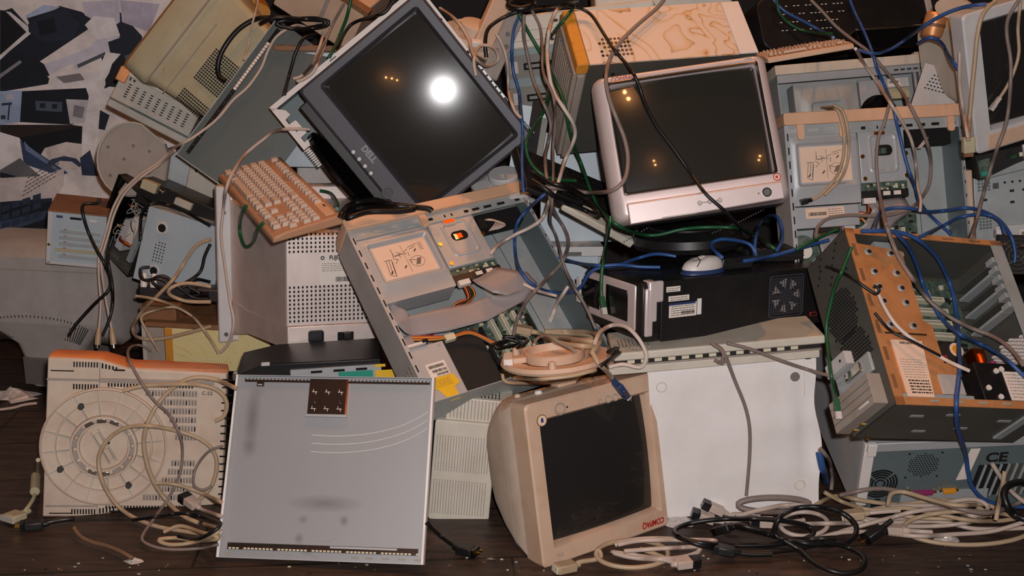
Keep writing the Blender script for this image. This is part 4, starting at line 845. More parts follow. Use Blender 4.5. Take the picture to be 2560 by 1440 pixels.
# mouse
t = thing('computer_mouse', 'white and blue-grey computer mouse on the black desktop', 'mouse', loc=on('black_desktop', (-.085, .05, Hb + .001)), ypr=(28, -3.6, 1.6))
def mouse_shell(k, z0, z1, m, nm):
    b = MB(); n = 20; rings = []
    for j in range(9):
        f = j / 8; a = f * math.pi / 2; rr_ = math.cos(a) ** .55 if j < 8 else .02; z = z0 + (z1 - z0) * math.sin(a); ring_ = []
        for i in range(n):
            c, s_ = math.cos(2 * math.pi * i / n), math.sin(2 * math.pi * i / n); x = .058 * c * k * rr_ + (.004 * f); y = .031 * s_ * k * rr_ * (1 - .12 * c); ring_.append((x, y, z - .006 * max(0, -c) * f * 1.3))
        rings.append(ring_)
    b.loft(rings, m); return b.build(nm, t, smooth=70)
mouse_shell(1.0, 0, .020, 'navy', 'lower_shell'); mouse_shell(.93, .010, .038, 'white', 'upper_shell')
b = MB(); b.tube([(-.035, -.026, .02), (-.022, -.02, .032), (-.016, 0, .037), (-.022, .02, .032)], .001, 'dark_gap', 5); b.build('button_seam', t)
# power bricks
for k, (x, y, w_, d_, h_, yaw, lb) in enumerate(((.012, .075, .085, .055, .028, 24, 'smaller black power brick beside the white mouse'), (.165, .12, .13, .07, .034, 10, 'larger black power brick at the right end of the black desktop'))):
    t = thing('power_brick', lb, 'power adapter', loc=on('black_desktop', (x, y, Hb + .001)), ypr=(yaw, -3.6, 1.6))
    b = MB(); b.box(-w_ / 2, -d_ / 2, 0, w_ / 2, d_ / 2, h_, 'black'); b.build('brick_body', t, bev=.004)
    b = MB(); b.box(-w_ / 2 - .0002, -d_ / 2 - .0003, h_ * .45, w_ / 2 + .0002, d_ / 2 + .0003, h_ * .5, 'dark_gap'); b.build('seam', t)
    b = MB(); b.boxc(-w_ / 2 - .003, 0, h_ * .5, .008, .022, .016, 'hole'); b.build('inlet', t)

# ---------------- silver monitor ----------------
W_, D_, H_ = POSE['silver_monitor'][2]
t = thing('crt_monitor', 'silver CRT monitor with red lettering, standing above the black desktop computer', 'monitor', 'silver_monitor')
SW, SH = .327, .246; sx, sz = .002, H_ - .024 - SH / 2
bezel(t, W_, H_, SW, SH, sx, sz, 'silver_paint', r=.018, d=.055, rin=.006, rec=.028, prof=((0, .055), (.001, .034), (.005, .018), (.011, .008), (.019, .002), (.026, 0)))
b = MB(); b.loft([rr(SW + .012, SH + .012, .006, -.0012, sx, sz), rr(SW + .008, SH + .008, .006, -.0022, sx, sz), rr(SW + .001, SH + .001, .005, .004, sx, sz)], 'chrome', (False, False)); b.build('screen_trim', t)
crt_glass(t, SW, SH, sx, sz, .009, 1.3)
shell(t, [rr(W_ - .004, H_ - .004, .014, .055, 0, H_ / 2), rr(W_ - .004, H_ - .004, .02, .10, 0, H_ / 2), rr(W_ - .07, H_ - .08, .04, .15, 0, H_ / 2 - .02), rr(.22, .15, .04, .26, 0, H_ / 2 - .05), rr(.15, .11, .03, .33, 0, H_ / 2 - .06)], 'charcoal')
b = MB(); z1 = .036; b.loft([[(-W_ / 2 + .030, y0_, z_) for y0_, z_ in ((-.012, z1), (-.020, z1 - .004), (-.016, -.012), (.03, -.006), (.03, z1))], [(W_ / 2 - .026, y0_, z_) for y0_, z_ in ((-.012, z1), (-.020, z1 - .004), (-.016, -.004), (.03, -.002), (.03, z1))]], 'silver_paint'); b.build('control_strip', t, bev=.002)
for k in range(3): button(t, -.012 + k * .022, .012, -.018, .004, 'pale_plastic', rim='warm_grey', t=.002)
b = MB(); b.tube([(-.008, -.0185, .012), (.006, -.0185, .012)], .001, 'warm_grey', 5); b.tube([(.014, -.0185, .012), (.028, -.0185, .012)], .001, 'warm_grey', 5); b.build('button_link', t)
button(t, W_ / 2 - .062, .014, -.018, .008, 'logo_grey', name='power_button', rim='chrome', label='round grey power button'); button(t, W_ / 2 - .08, .014, -.018, .0022, 'warm_grey', name='indicator')
text('COMPAQ', .014, 'red_paint', t, (-W_ / 2 + .068, -.0004, H_ - .014), name='lettering', font_shear=.2, sx=.95)
text('7500', .009, 'warm_grey', t, (W_ / 2 - .045, -.0004, H_ - .010), name='model_number', font_shear=.2)
b = MB(); b.lathe([(.0001, .0008), (.0068, .0008)], 'label_pink', 20); b.lathe([(.0066, .001), (.0085, .001)], 'red_paint', 20); b.boxc(0, 0, .0014, .004, .006, .0008, 'red_paint'); b.boxc(-.003, .0, .0014, .002, .003, .0008, 'red_paint'); o = b.build('round_badge', t); o.location = (W_ / 2 - .030, -.0004, .048); o.rotation_euler = (R(90), 0, 0)
b = MB(); b.boxc(-.06, -.017, -.008, .075, .006, .003, 'pale_plastic'); b.build('cable_hook', t)
# its black foot, resting on the black desktop
t = thing('monitor_stand', 'black swivel stand under the silver monitor', 'monitor stand', loc=(.43, .52, .566), ypr=(0, -3, -3))
b = MB(); b.lathe([(.13, 0), (.135, .012), (.13, .03), (.11, .038), (.09, .046), (.09, .050)], 'black', 40, (True, True)); b.build('stand_base', t)
b = MB()
for k in range(24):
    b.boxc(-.165 + k * .006, -.06 + abs(k - 12) * .001, .022 + k * .0035, .003, .003, .003, 'charcoal'); b.boxc(.04 + k * .006, -.10 + abs(k - 12) * .001, .04 + k * .0025, .003, .003, .003, 'charcoal')
b.build('stand_texture', t)

# ---------------- charcoal monitor, rotated ----------------
W_, D_, H_ = POSE['charcoal_monitor'][2]
t = thing('crt_monitor', 'charcoal CRT monitor rolled onto its corner at top centre, flash glare on the screen', 'monitor', 'charcoal_monitor')
k_ = W_ / .40; SW, SH = .345 * k_, .262 * k_; sx, sz = 0, H_ - .030 * k_ - SH / 2
bezel(t, W_, H_, SW, SH, sx, sz, 'charcoal', r=.010, d=.05, rin=.01, rec=.030, bev=.006)
crt_glass(t, SW, SH, sx, sz, .008, 1.25)
shell(t, [rr(W_ - .004, H_ - .004, .01, .05, 0, H_ / 2), rr(W_ - .07, H_ - .06, .02, .055, 0, H_ / 2), rr(W_ - .12, H_ - .09, .03, .12, 0, H_ / 2), rr(.25, .24, .04, .28, 0, H_ / 2), rr(.2, .2, .03, .42, 0, H_ / 2)], 'black')
for k in range(4): button(t, -.024 + k * .022, .0105, 0, .0052, 'pale_plastic', rim='black', t=.004)
button(t, .105, .0125, 0, .012, 'black', name='power_button', rim='charcoal', t=.004)
text('DELL', .022, 'logo_grey', t, (.004, -.0006, .036), name='lettering', sx=.95, bold=.0009)
b = MB(); b.box(-.19, .03, -.028, .12, .30, -.002, 'black'); b.lathe([(.13, -.075), (.13, -.06), (.10, -.05), (.07, -.03)], 'gloss_black', 40, (True, True)); 
b.v = [(x, y + (.16 if i >= 8 else 0), z) for i, (x, y, z) in enumerate(b.v)]; b.build('tilt_base', t, bev=.003)
# cover tray it lies in
W_, D_, H_ = POSE['tray_cover'][2]; D_ = .11
t = thing('case_cover', 'white-edged grey case cover with notched flange around the charcoal monitor', 'cover', 'tray_cover')
b = MB(); b.prism([(-W_ / 2, 0), (-W_ / 2 + .14, .0), (-W_ / 2 + .11, .05), (-W_ / 2 + .085, .1), (-W_ / 2 + .075, H_ - .06), (W_ / 2, H_ - .05), (W_ / 2, H_), (-W_ / 2, H_)], D_, D_ + .002, 'steel_teal'); b.box(-W_ / 2, 0, 0, -W_ / 2 + .002, D_, H_, 'steel_teal'); b.box(-W_ / 2, 0, H_ - .002, W_ / 2, D_, H_, 'steel_teal'); b.build('cover_shell', t)
b = MB(); b.box(-W_ / 2 - .001, -.002, .0, -W_ / 2 + .012, .0, H_, 'white'); b.box(-W_ / 2 + .012, -.002, H_ * .3, -W_ / 2 + .018, 0, H_ * .62, 'white')
pl = [(-W_ / 2, 0), (-W_ / 2 + .03, .028), (-W_ / 2 + .045, .03), (-W_ / 2 + .048, .012), (-W_ / 2 + .062, .012), (-W_ / 2 + .064, .032), (-W_ / 2 + .105, .034), (-W_ / 2 + .106, .014), (-W_ / 2 + .12, .014), (-W_ / 2 + .122, .034), (-W_ / 2 + .135, .030), (-W_ / 2 + .135, 0)]
b.prism(pl, -.002, 0, 'white'); b.box(-W_ / 2, -.002, H_ - .014, -W_ / 2 + .20, 0, H_ + .001, 'white'); b.build('flange', t)
b = MB(); b.boxc(-W_ / 2 + .006, -.0026, H_ * .42, .002, .001, .02, 'hole'); b.boxc(-W_ / 2 + .085, -.0026, .018, .006, .001, .006, 'hole'); b.boxc(-W_ / 2 + .1, -.0026, H_ - .007, .006, .001, .005, 'hole')
for k in range(9): b.boxc(-W_ / 2 + .14 + k * .006, -.001, .008, .004, .002, .014, 'white')
for k in range(8): b.boxc(-W_ / 2 + .215 + k * .018, -.001, H_ - .006, .013, .002, .010, 'steel_pale')
b.build('flange_marks', t)

# ---------------- keyboard with its length running towards us ----------------
W_, D_, H_ = POSE['keyboard'][2]; H_ = .024
def keyboard(t, W_, D_, H_, mbody, mkey, cap=.008, xkeys=None):
    b = MB(); pr = [(0, 0), (.004, H_ * .55), (.03, H_ * .78), (D_ - .004, H_), (D_, H_ * .8), (D_, 0)]
    b.loft([[(-W_ / 2, y, z) for y, z in pr], [(W_ / 2, y, z) for y, z in pr]], mbody); b.build('key_tray', t, bev=.004)
    u = W_ / 24.2; x0 = -W_ / 2 + u * .6; ys = [D_ * f for f in (.14, .27, .40, .53, .66, .86)]; kd = D_ * .105
    def key(x, y, w_, row, d=kd):
        z = H_ * (.80 + .20 * (y / D_)) - .002; b = MB(); g = .0019
        b.loft([[(x + g, y - d / 2, z), (x + w_ - g, y - d / 2, z), (x + w_ - g, y + d / 2, z), (x + g, y + d / 2, z)], [(x + g + .002, y - d / 2 + .0022, z + cap), (x + w_ - g - .002, y - d / 2 + .0022, z + cap), (x + w_ - g - .002, y + d / 2 - .0012, z + cap), (x + g + .002, y + d / 2 - .0012, z + cap)]], mkey)
        b.build('keycap', t, smooth=0)
    rows = [[1.4, 1.2, 1.4, 7, 1.4, 1.2, 1.4], [2.2] + [1] * 10 + [2.8], [1.75] + [1] * 11 + [2.25], [1.5] + [1] * 12 + [1.5], [1] * 13 + [2]]
    for r_, row in enumerate(rows):
        x = x0
        for w_ in row: key(x, ys[r_], w_ * u, r_); x += w_ * u
    for k in (0, 2, 3, 4, 5, 6.6, 7.6, 8.6, 9.6, 11, 12, 13, 14): key(x0 + k * u, ys[5], u, 5)
    for k in range(3):
        key(x0 + (15.5 + k) * u, ys[5], u, 5); key(x0 + (15.5 + k) * u, ys[4], u, 4); key(x0 + (15.5 + k) * u, ys[3], u, 3); key(x0 + (15.5 + k) * u, ys[0], u, 0)
    key(x0 + 16.5 * u, ys[1], u, 1)
    for r_ in range(5):
        for k in range(4):
            if r_ == 0 and k == 1: continue
            if k == 3 and r_ in (0, 2): continue
            key(x0 + (19 + k) * u, ys[r_] + (D_ * .065 if k == 3 and r_ in (1,) else 0), (2 if r_ == 0 and k == 0 else 1) * u, r_)
t = thing('keyboard', 'beige keyboard lying across the top of the grey monitor', 'keyboard', 'keyboard')
keyboard(t, W_, D_, H_, 'kb_tan', 'keycap', .0095)
b = MB(); b.box(W_ / 2 - .10, D_ * .80, H_ * .94 - .0005, W_ / 2 - .02, D_ * .93, H_ + .0008, 'beige_peach'); b.boxc(W_ / 2 - .075, D_ * .9, H_ + .001, .014, .004, .0006, 'ink'); b.build('indicator_panel', t)

# ---------------- grey monitor seen from behind ----------------
t = thing('crt_monitor', 'grey CRT monitor seen from behind, perforated back, below the beige keyboard', 'monitor', 'grey_monitor')
def rect(x0, x1, z0, z1, y): return [(x0, y, z0), (x1, y, z0), (x1, y, z1), (x0, y, z1)]
xr = .118
shell(t, [rect(-.137, xr, .060, .280, 0), rect(-.140, xr + .003, .058, .285, .004), rect(-.205, .13, .054, .318, .20), rect(-.236, .13, .05, .333, .302)], 'silver_grey', smooth=0)
b = MB(); b.loft([rect(-.137, xr, 0, .058, -.004), rect(-.139, xr + .002, 0, .0585, .004), rect(-.208, .155, -.004, .0585, .20), rect(-.238, .20, -.03, .07, .302)], 'silver_grey'); b.build('lower_housing', t, bev=.002)
b = MB(); b.loft([rr(.41, .41, .012, .300, -.06, .16), rr(.42, .416, .014, .306, -.06, .16), rr(.42, .416, .014, .35, -.06, .16), rr(.39, .39, .02, .372, -.06, .16)], 'silver_grey'); b.build('front_bezel', t, bev=.002)
b = MB(); b.box(-.271, .294, -.048, -.234, .308, .368, 'pale_plastic'); b.build('bezel_flange', t, bev=.004)
b = MB()
for i in range(23):
    for j in range(16):
        if j < 9: b.boxc(-.13 + i * .0105, -.0006, .071 + j * .0105, .0042, .0014, .0055, 'dark_gap')
    for j in range(5): b.boxc(-.13 + i * .0105, -.0006, .243 + j * .0105, .0042, .0014, .0055, 'dark_gap')
b.build('perforation', t, smooth=0)
b = MB(); b.box(-.057, -.0012, .158, .045, .0, .238, 'label'); scribble(b, -.052, .192, .04, .214, -.0013, 5, 3, 'ink', .2); barcode(b, -.018, .166, .03, .178, -.0013, 9); b.build('rating_label', t, smooth=0)
text('FUJITSU', .014, 'ink', t, (-.012, -.0016, .226), name='lettering', sx=.9, bold=.0004)
b = MB(); arc_ = None; b.lathe([(.0025, 0), (.0042, .0004), (.005, 0)], 'ink', 16); o = b.build('round_mark', t); o.location = (-.050, -.0014, .226); o.rotation_euler = (R(90), 0, 0)
b = MB(); b.loft([rr(.038, .030, .006, -.0045, -.068, .032), rr(.038, .030, .006, -.012, -.068, .032), rr(.032, .024, .005, -.012, -.068, .032), rr(.030, .022, .005, -.006, -.068, .032)], 'black', (True, True)); b.build('power_inlet', t)
b = MB(); b.boxc(.006, -.0055, .026, .04, .004, .026, 'hole'); b.boxc(.008, -.012, .032, .018, .018, .016, 'black'); b.build('video_socket', t, bev=.001)
b = MB(); b.boxc(-.026, -.0048, .014, .022, .0016, .011, 'pale_plastic'); b.build('blank_plate', t)
for x, z in ((-.252, -.025), (-.252, .30)):
    b = MB(); b.cyl((x, .295, z), (x, .290, z), .0055, 'steel_dark', n=14); b.build('screw', t)

# ---------------- things further up and back in the heap ----------------
def place(name, label, cat, px, py, d, ypr=(0, 0, 0), group=None):
    return thing(name, label, cat, loc=at(px, py, d), ypr=ypr, group=group)
def pxm(n, d): return n * d / FPX
# stained tower above the silver monitor
W_, D_, H_ = POSE['stained_tower'][2]; D_ += .01
t = thing('tower_case', 'tower case with brown tide-mark stains on its white top, above the silver monitor', 'computer', 'stained_tower')
b = MB(); b.box(-W_ / 2 + .025, 0, .0, W_ / 2, D_, H_ - .002, 'steel_dark'); b.build('chassis', t, bev=.002)
b = MB(); b.box(-W_ / 2 + .03, -.001, H_ - .004, W_ / 2 - .045, D_, H_, 'stained'); b.build('stained_cover', t)
b = MB(); b.box(W_ / 2 - .044, -.001, H_ - .004, W_ / 2 + .002, D_, H_ + .001, 'white'); b.build('end_panel', t, bev=.002)
b = MB(); b.box(-W_ / 2, -.002, H_ - .03, -W_ / 2 + .029, D_ + .002, H_ + .002, 'stain_orange'); b.build('stained_edge', t, bev=.003)
b = MB(); b.box(-W_ / 2 - .004, .0, 0, -W_ / 2 + .026, D_, H_ - .028, 'warm_grey'); b.box(-W_ / 2 + .004, -.010, .0, -W_ / 2 + .02, 0, H_ - .03, 'warm_grey')
for k in range(9): b.box(-W_ / 2 - .006, .02 + k * .014, .02, -W_ / 2 - .003, .024 + k * .014, H_ - .05, 'warm_grey')
b.build('front_bezel', t, bev=.002)
b = MB()
for i in range(8):
    for j in range(5):
        if (i, j) in ((0, 2), (0, 4), (1, 1)): continue
        b.cyl((-W_ / 2 + .066 + i * .0098, .022 + j * .0125, H_), (-W_ / 2 + .066 + i * .0098, .022 + j * .0125, H_ + .0008), .0036, 'brown_bracket', n=10)
b.build('vent_holes', t, smooth=0)
b = MB()
for x, z in ((.09, .28), (.10, .08), (.15, .17), (.16, .12)): b.cyl((-W_ / 2 + x, 0, z), (-W_ / 2 + x, -.002, z), .005, 'dark_gap', n=10)
for z in (.29, .03): b.lathe([(.011, 0), (.013, .002), (.015, 0)], 'steel', 18)
b.build('side_screws', t)

# white monitor at right edge
W_, D_, H_ = POSE['white_monitor'][2]
t = thing('crt_monitor', 'white CRT monitor with dark screen, tilted, at the top right edge', 'monitor', 'white_monitor')
SW, SH = .315, .242; sx, sz = .012, .055 + SH / 2
bezel(t, W_, H_, SW, SH, sx, sz, 'pale_plastic', r=.012, d=.05, rin=.006, rec=.024)
crt_glass(t, SW, SH, sx, sz, .008, 1.4, 'screen_matte')
shell(t, [rr(W_ - .004, H_ - .004, .01, .05, 0, H_ / 2), rr(W_ - .07, H_ - .05, .02, .055, .02, H_ / 2), rr(.24, .22, .04, .26, .03, H_ / 2), rr(.2, .18, .03, .36, 0, H_ / 2)], 'cream')
b = MB(); b.box(-W_ / 2 + .03, -.004, .004, W_ / 2 - .01, .0, .04, 'beige_warm'); b.build('control_strip', t, bev=.003)

# black printer at top
W_, D_, H_ = POSE['printer'][2]
t = thing('printer', 'black printer with vent slots and a glossy front edge at top right', 'printer', 'printer')
b = MB(); b.loft([rr(W_, H_, .03, .0, 0, H_ / 2), rr(W_ + .01, H_ + .01, .04, .03, 0, H_ / 2), rr(W_, H_ + .02, .04, D_, 0, H_ / 2 + .01)], 'black'); b.build('housing', t, bev=.002)
b = MB(); b.box(.0, -.03, -.03, W_ / 2 + .01, .03, .03, 'gloss_black'); b.box(.0, -.032, .026, W_ / 2, .0, .034, 'chrome'); b.build('glossy_lip', t, bev=.010)
b = MB()
for j in range(4):
    for i in range(16):
        if (i * 5 + j * 3) % 7 < 2: continue
        b.boxc(-W_ / 2 + .05 + i * .012 + j * .012, -.0012, H_ * (.35 + .16 * j), .006, .0012, .0022, 'label')
for i in range(4):
    for j in range(4): b.boxc(-W_ / 2 + .07 + i * .022, -.0065, -.012 + j * .004, .009, .003, .002, 'label')
b.build('vent_slots', t, smooth=0)
b = MB(); b.box(-W_ / 2 + .04, -.006, -.016, .02, .06, .002, 'dark_gap'); b.box(W_ / 2 - .012, -.005, .04, W_ / 2 + .008, .02, H_ - .005, 'grey_plastic'); b.build('lower_tray', t, bev=.004)

# keyboard seen edge-on under the printer
t = place('keyboard', 'cream keyboard seen edge-on under the black printer', 'keyboard', 2030, 140, 2.72, (6, -3, -9))
keyboard(t, .21, .13, .022, 'beige_warm', 'beige_warm', .006)
# olive monitor at upper left
t = place('crt_monitor', 'olive-beige CRT monitor with two perforated vents, tipped over at upper left', 'monitor', 469, 152, 3.17, (-8, -14, 38))
hw = .155
def rz(x0, x1, z0, z1, y, r=.012): return rr(x1 - x0, z1 - z0, r, y, (x0 + x1) / 2, (z0 + z1) / 2)
def ringx(x, y0, y1, z0, z1, r=.02):
    out = []
    for p in rr(y1 - y0, z1 - z0, r, 0, (y0 + y1) / 2, (z0 + z1) / 2): out.append((x, p[0], p[2]))
    return out
shell(t, [ringx(-.150, .02, .16, -.115, .255, .03), ringx(-.135, .0, .18, -.13, .27, .03), ringx(-.07, -.008, .18, -.13, .27, .03), ringx(-.055, .0, .17, -.115, .24, .02), ringx(.02, .0, .16, -.105, .22, .02), ringx(.15, .006, .15, -.09, .205, .02)], 'olive')
b = MB(); b.loft([ringx(-.153, .03, .15, -.105, .245, .03), ringx(-.140, -.002, .18, -.132, .272, .03)], 'rust_plate'); b.build('front_bezel', t)
b = MB()
for i in range(13):
    for j in range(14): b.boxc(.045 + i * .0075, -.0012 + .00005 * i, -.022 + j * .0075, .004, .004, .004, 'dark_gap')
    for j in range(5): b.boxc(.042 + i * .0075, -.0012, -.095 + j * .0078, .004, .004, .004, 'dark_gap')
b.build('perforation', t, smooth=0)
b = MB(); b.box(-.056, -.010, -.12, -.052, -.006, .26, 'warm_grey'); b.box(.0, -.002, -.11, .0025, .001, .13, 'warm_grey'); b.cyl((-.04, -.001, -.06), (-.04, -.006, -.06), .004, 'olive', n=10); b.build('seam_ridge', t)
b = MB(); b.box(.02, .03, .205, .14, .14, .212, 'stain_orange'); b.build('top_slab', t)  # thin orange slab along the upper side

# beige vented case below it
t = place('desktop_case', 'beige case with columns of vent slots, wedged below the olive monitor', 'computer', 386, 268, 3.30, (6, -6, 29))
b = MB(); b.loft([rr(.24, .115, .006, 0), rr(.24, .115, .006, .2)], 'beige_grey'); b.build('case_body', t, bev=.003)
b = MB(); b.box(-.125, -.004, .045, .13, .02, .075, 'cream'); b.box(-.13, -.006, .02, -.10, .02, .062, 'rust_plate'); b.box(-.12, -.006, -.036, .13, .0, -.03, 'steel_teal'); b.build('bezel_ridge', t, bev=.006)
b = MB()
for i in range(9):
    for j in range(6): b.boxc(-.085 + i * .022, -.0008, -.012 + j * .0075, .0085, .0016, .003, 'dark_gap')
b.boxc(-.092, -.0008, .040, .004, .0016, .010, 'ink'); b.boxc(-.08, -.0008, .040, .006, .0016, .006, 'ink'); b.build('vent_slots', t, smooth=0)
# grey round-ended stand plate
t = place('monitor_stand', 'grey round-ended monitor stand plate with screw holes, at left', 'monitor stand', 330, 400, 3.24, (4, -8, 8))
pl = [(-.09 + .105 * math.cos(R(a)) * .0 + (-.0), 0) for a in ()]
pts = [(-.004 + .092 * math.cos(R(a)), .0 + .105 * math.sin(R(a))) for a in range(75, 286, 14)] + [(.095, -.095), (.10, .02), (.085, .055)]
b = MB(); b.prism(pts, 0, .03, 'warm_grey'); b.build('plate', t, bev=.006)
b = MB(); b.tube([(x * .985, -.001, z * .985) for x, z in pts[:13]], .003, 'beige_grey', 6); b.tube([(pts[-1][0], -.001, pts[-1][1]), (.02, -.001, .098), (pts[0][0], -.001, pts[0][1])], .003, 'beige_grey', 6); b.build('raised_edge', t)
b = MB()
for x, z in ((.0, .04), (.045, .03), (-.068, .028), (-.022, .0), (.05, -.03), (.03, -.05), (.055, -.05), (-.055, -.05)): b.cyl((x, .0, z), (x, -.0012, z), .0045, 'foot_grey', n=10)
b.build('screw_holes', t)
# teal-grey steel panel
W_, D_, H_ = POSE['teal_panel'][2]
t = thing('case_side_panel', 'blue-grey steel side panel with a slotted bright strip, leaning at upper left', 'panel', 'teal_panel')
W_ = .24
X0 = -POSE['teal_panel'][2][0] / 2
b = MB(); b.box(X0, 0, 0, X0 + W_, .0015, H_, 'panel_teal'); b.box(X0, -.006, 0, X0 + .002, .0, H_, 'steel'); b.box(X0, -.004, 0, X0 + W_, .0, .002, 'steel'); b.build('sheet', t)
b = MB(); b.box(X0 + .016, -.003, .02, X0 + .026, 0, H_ - .02, 'hole')
for k in range(40):
    z = .02 + k * .0092
    if k % 7 == 2 and k < 20: continue
    b.boxc(X0 + .0215, -.0038, z, .008 if k > 22 else .0045, .0016, .0078 if k > 22 else .006, 'label' if k > 22 else ('chrome' if k % 3 == 0 else 'dark_gap'))
b.build('contact_strip', t, smooth=0)
# light grey tower behind the panel
t = place('tower_case', 'light blue-grey case with a brown top, behind the leaning steel panel', 'computer', 772, 270, 3.12, (2, -3, 1))
b = MB(); b.box(-.088, 0, -.16, .11, .25, .148, 'steel_blue'); b.build('case_body', t, bev=.003)
b = MB(); b.box(-.09, -.003, .149, .112, .25, .165, 'brown_top'); b.build('top_slab', t, bev=.003)  # separate brown slab over the whole top
b = MB()
for k, z in enumerate((.13, .095, .06, .02, -.09)): b.loft([rr(.012, .016, .003, -.0004, -.07, z), rr(.012, .016, .003, -.0012, -.07, z), rr(.009, .013, .002, -.0012, -.07, z), rr(.009, .013, .002, -.0002, -.07, z)], 'steel', (False, False)); 
b.build('slot_outlines', t)
# card-slot case and open cases at left
W_, D_, H_ = POSE['card_case'][2]
t = thing('desktop_case', 'brown-topped computer case with card slots at its back, on the grey monitor at left', 'computer', 'card_case')
b = MB(); b.box(-W_ / 2, 0, 0, W_ / 2, .16, H_, 'steel_blue'); b.box(-W_ / 2 - .002, -.003, -.002, -W_ / 2 + .010, .16, H_ + .002, 'pale_plastic'); b.box(-W_ / 2, -.003, -.003, W_ / 2, .16, .006, 'pale_plastic'); b.build('case_body', t, bev=.001)
b = MB(); b.box(-W_ / 2 - .002, -.004, H_ + .0, W_ / 2 + .002, .16, H_ + .004, 'brown_top'); b.build('top_slab', t, bev=.001)  # thin brown sheet covering the top face
b = MB()
for k in range(5): b.box(-.045 if k != 1 else -.055, -.003, .018 + k * .018, .06, .0, .027 + k * .018, 'steel' if k != 1 else 'olive'); b.boxc(-.03, -.0035, .03 + k * .018, .008, .001, .002, 'copper')
b.boxc(-.047, -.003, H_ - .012, .016, .003, .006, 'navy'); b.boxc(-.005, -.002, H_ - .014, .03, .003, .006, 'hole'); b.boxc(.04, -.002, H_ - .016, .02, .003, .005, 'label'); b.build('card_slots', t, bev=.0008)
b = MB(); screw(b, -W_ / 2 + .004, .055, -.003, .004, 'gold'); b.build('screw', t)
W_, D_, H_ = POSE['wired_case'][2]
t = thing('drive_case', 'narrow dark open case with loose wires, left of the blue-grey metal box', 'computer', 'wired_case')
b = MB(); b.box(-W_ / 2, D_ - .002, 0, W_ / 2, D_, H_, 'dark_gap'); b.box(-W_ / 2, 0, 0, -W_ / 2 + .012, D_, H_, 'gloss_black'); b.box(W_ / 2 - .003, 0, 0, W_ / 2, D_, H_, 'dark_gap'); b.box(-W_ / 2, 0, 0, W_ / 2, D_, .014, 'steel_dark'); b.box(-W_ / 2, 0, H_ - .003, W_ / 2, D_, H_, 'black'); b.build('chassis', t)
for q_ in ((.005, .02, .07, .03, .05, .15, 'label'), (-.03, .03, .02, -.005, .07, .12, 'pale_plastic'), (.035, .02, .02, .05, .06, .16, 'steel')): b = MB(); b.box(*q_); b.build('drive_unit', t, bev=.001)
b = MB(); rnd = random.Random(8)
for k in range(16):
    z = H_ * rnd.uniform(.25, .9); x = rnd.uniform(-.04, .04); b.tube(smooth_pts([(x, .06, z), (x + rnd.uniform(-.02, .02), .02, z + rnd.uniform(-.03, .03)), (x + rnd.uniform(-.03, .03), .015, z + rnd.uniform(-.05, .03)), (x + .01, .07, z - .04)], 5), .0014, rnd.choice(('warm_grey', 'cab_black', 'copper', 'cab_beige', 'steel_pale')), 5)
b.tube(smooth_pts([(-.02, .03, .06), (.01, .0, .075), (.04, .01, .075)], 5), .004, 'copper', 8); b.build('loose_wires', t)
W_, D_, H_ = POSE['speaker_box'][2]
t = thing('metal_box', 'blue-grey metal box with two round holes and a dot grid, at left', 'box', 'speaker_box')
b = MB(); b.box(-W_ / 2, 0, 0, W_ / 2 + .02, .075, H_, 'steel_blue'); b.build('box_body', t, bev=.002)
for x, z in ((-.060 + .004, H_ - .048), (-.052, .038)):
    b = MB(); b.lathe([(.0001, .0006), (.0115, .0006)], 'hole', 28); b.lathe([(.0112, .0008), (.0135, .0022), (.0165, .0018), (.0175, .0)], 'pale_plastic', 28); o = b.build('round_hole', t, smooth=30); o.location = (x, -.0006, z); o.rotation_euler = (R(90), 0, 0)
b = MB()
for i in range(4):
    for j in range(7):
        if (i, j) == (0, 6): continue
        b.cyl((-.062 + i * .0085, .0, .066 + j * .0088), (-.062 + i * .0085, -.0007, .066 + j * .0088), .0019, 'hole', n=8)
b.build('speaker_holes', t, smooth=0)
t = place('power_strip', 'black power strip with two white plugs below the metal box', 'power strip', 470, 735, 3.06, (4, -4, 4))
b = MB(); b.box(-.13, 0, -.022, .09, .06, .018, 'black'); b.build('strip_body', t, bev=.006)
for x in (-.115, -.09):
    b = MB(); b.cyl((x, .0, .012), (x, .01, .048), .008, 'white', .006, n=12); b.cyl((x, .004, .03), (x, .002, .014), .009, 'white', n=12); b.build('white_plug', t, bev=.001)
b = MB(); b.boxc(.03, -.002, .0, .05, .006, .02, 'gloss_black'); b.build('switch', t, bev=.001)
# big grey monitor at the back left, on the floor
t = place('crt_monitor', 'large grey CRT monitor with ribbed vents, behind everything at the left edge', 'monitor', 110, 985, 3.42, (-10, 0, 0))
s_ = 3.42 / FPX
b = MB(); zt = 372 * s_; 
def gx(x0, x1, z0, z1, y, r): return rr((x1 - x0) * s_, (z1 - z0) * s_, r, y, (x0 + x1) / 2 * s_, (z0 + z1) / 2 * s_)
shell(t, [gx(-190, 170, 180, 350, 0, .02), gx(-205, 185, 150, 372, .03, .03), gx(-205, 190, 110, 380, .10, .03), gx(-205, 190, 110, 380, .22, .04)], 'grey_plastic')
b = MB()
b.loft([rr(190 * s_, .30, .03, z_, 0, .17) for z_ in (0, 1)], 'grey_plastic'); b = MB()
def gz(x0, x1, y0, y1, z, r=.03): return [(p[0], p[2], z) for p in rr((x1 - x0) * s_, y1 - y0, r, 0, (x0 + x1) / 2 * s_, (y0 + y1) / 2)]
b.loft([gz(-70, 40, .06, .30, 0), gz(-72, 60, .045, .32, 60 * s_), gz(-85, 110, .03, .34, 120 * s_), gz(-140, 150, .008, .34, 165 * s_), gz(-180, 170, .0, .34, 200 * s_)], 'grey_plastic'); b.build('neck', t, smooth=50)
b = MB()
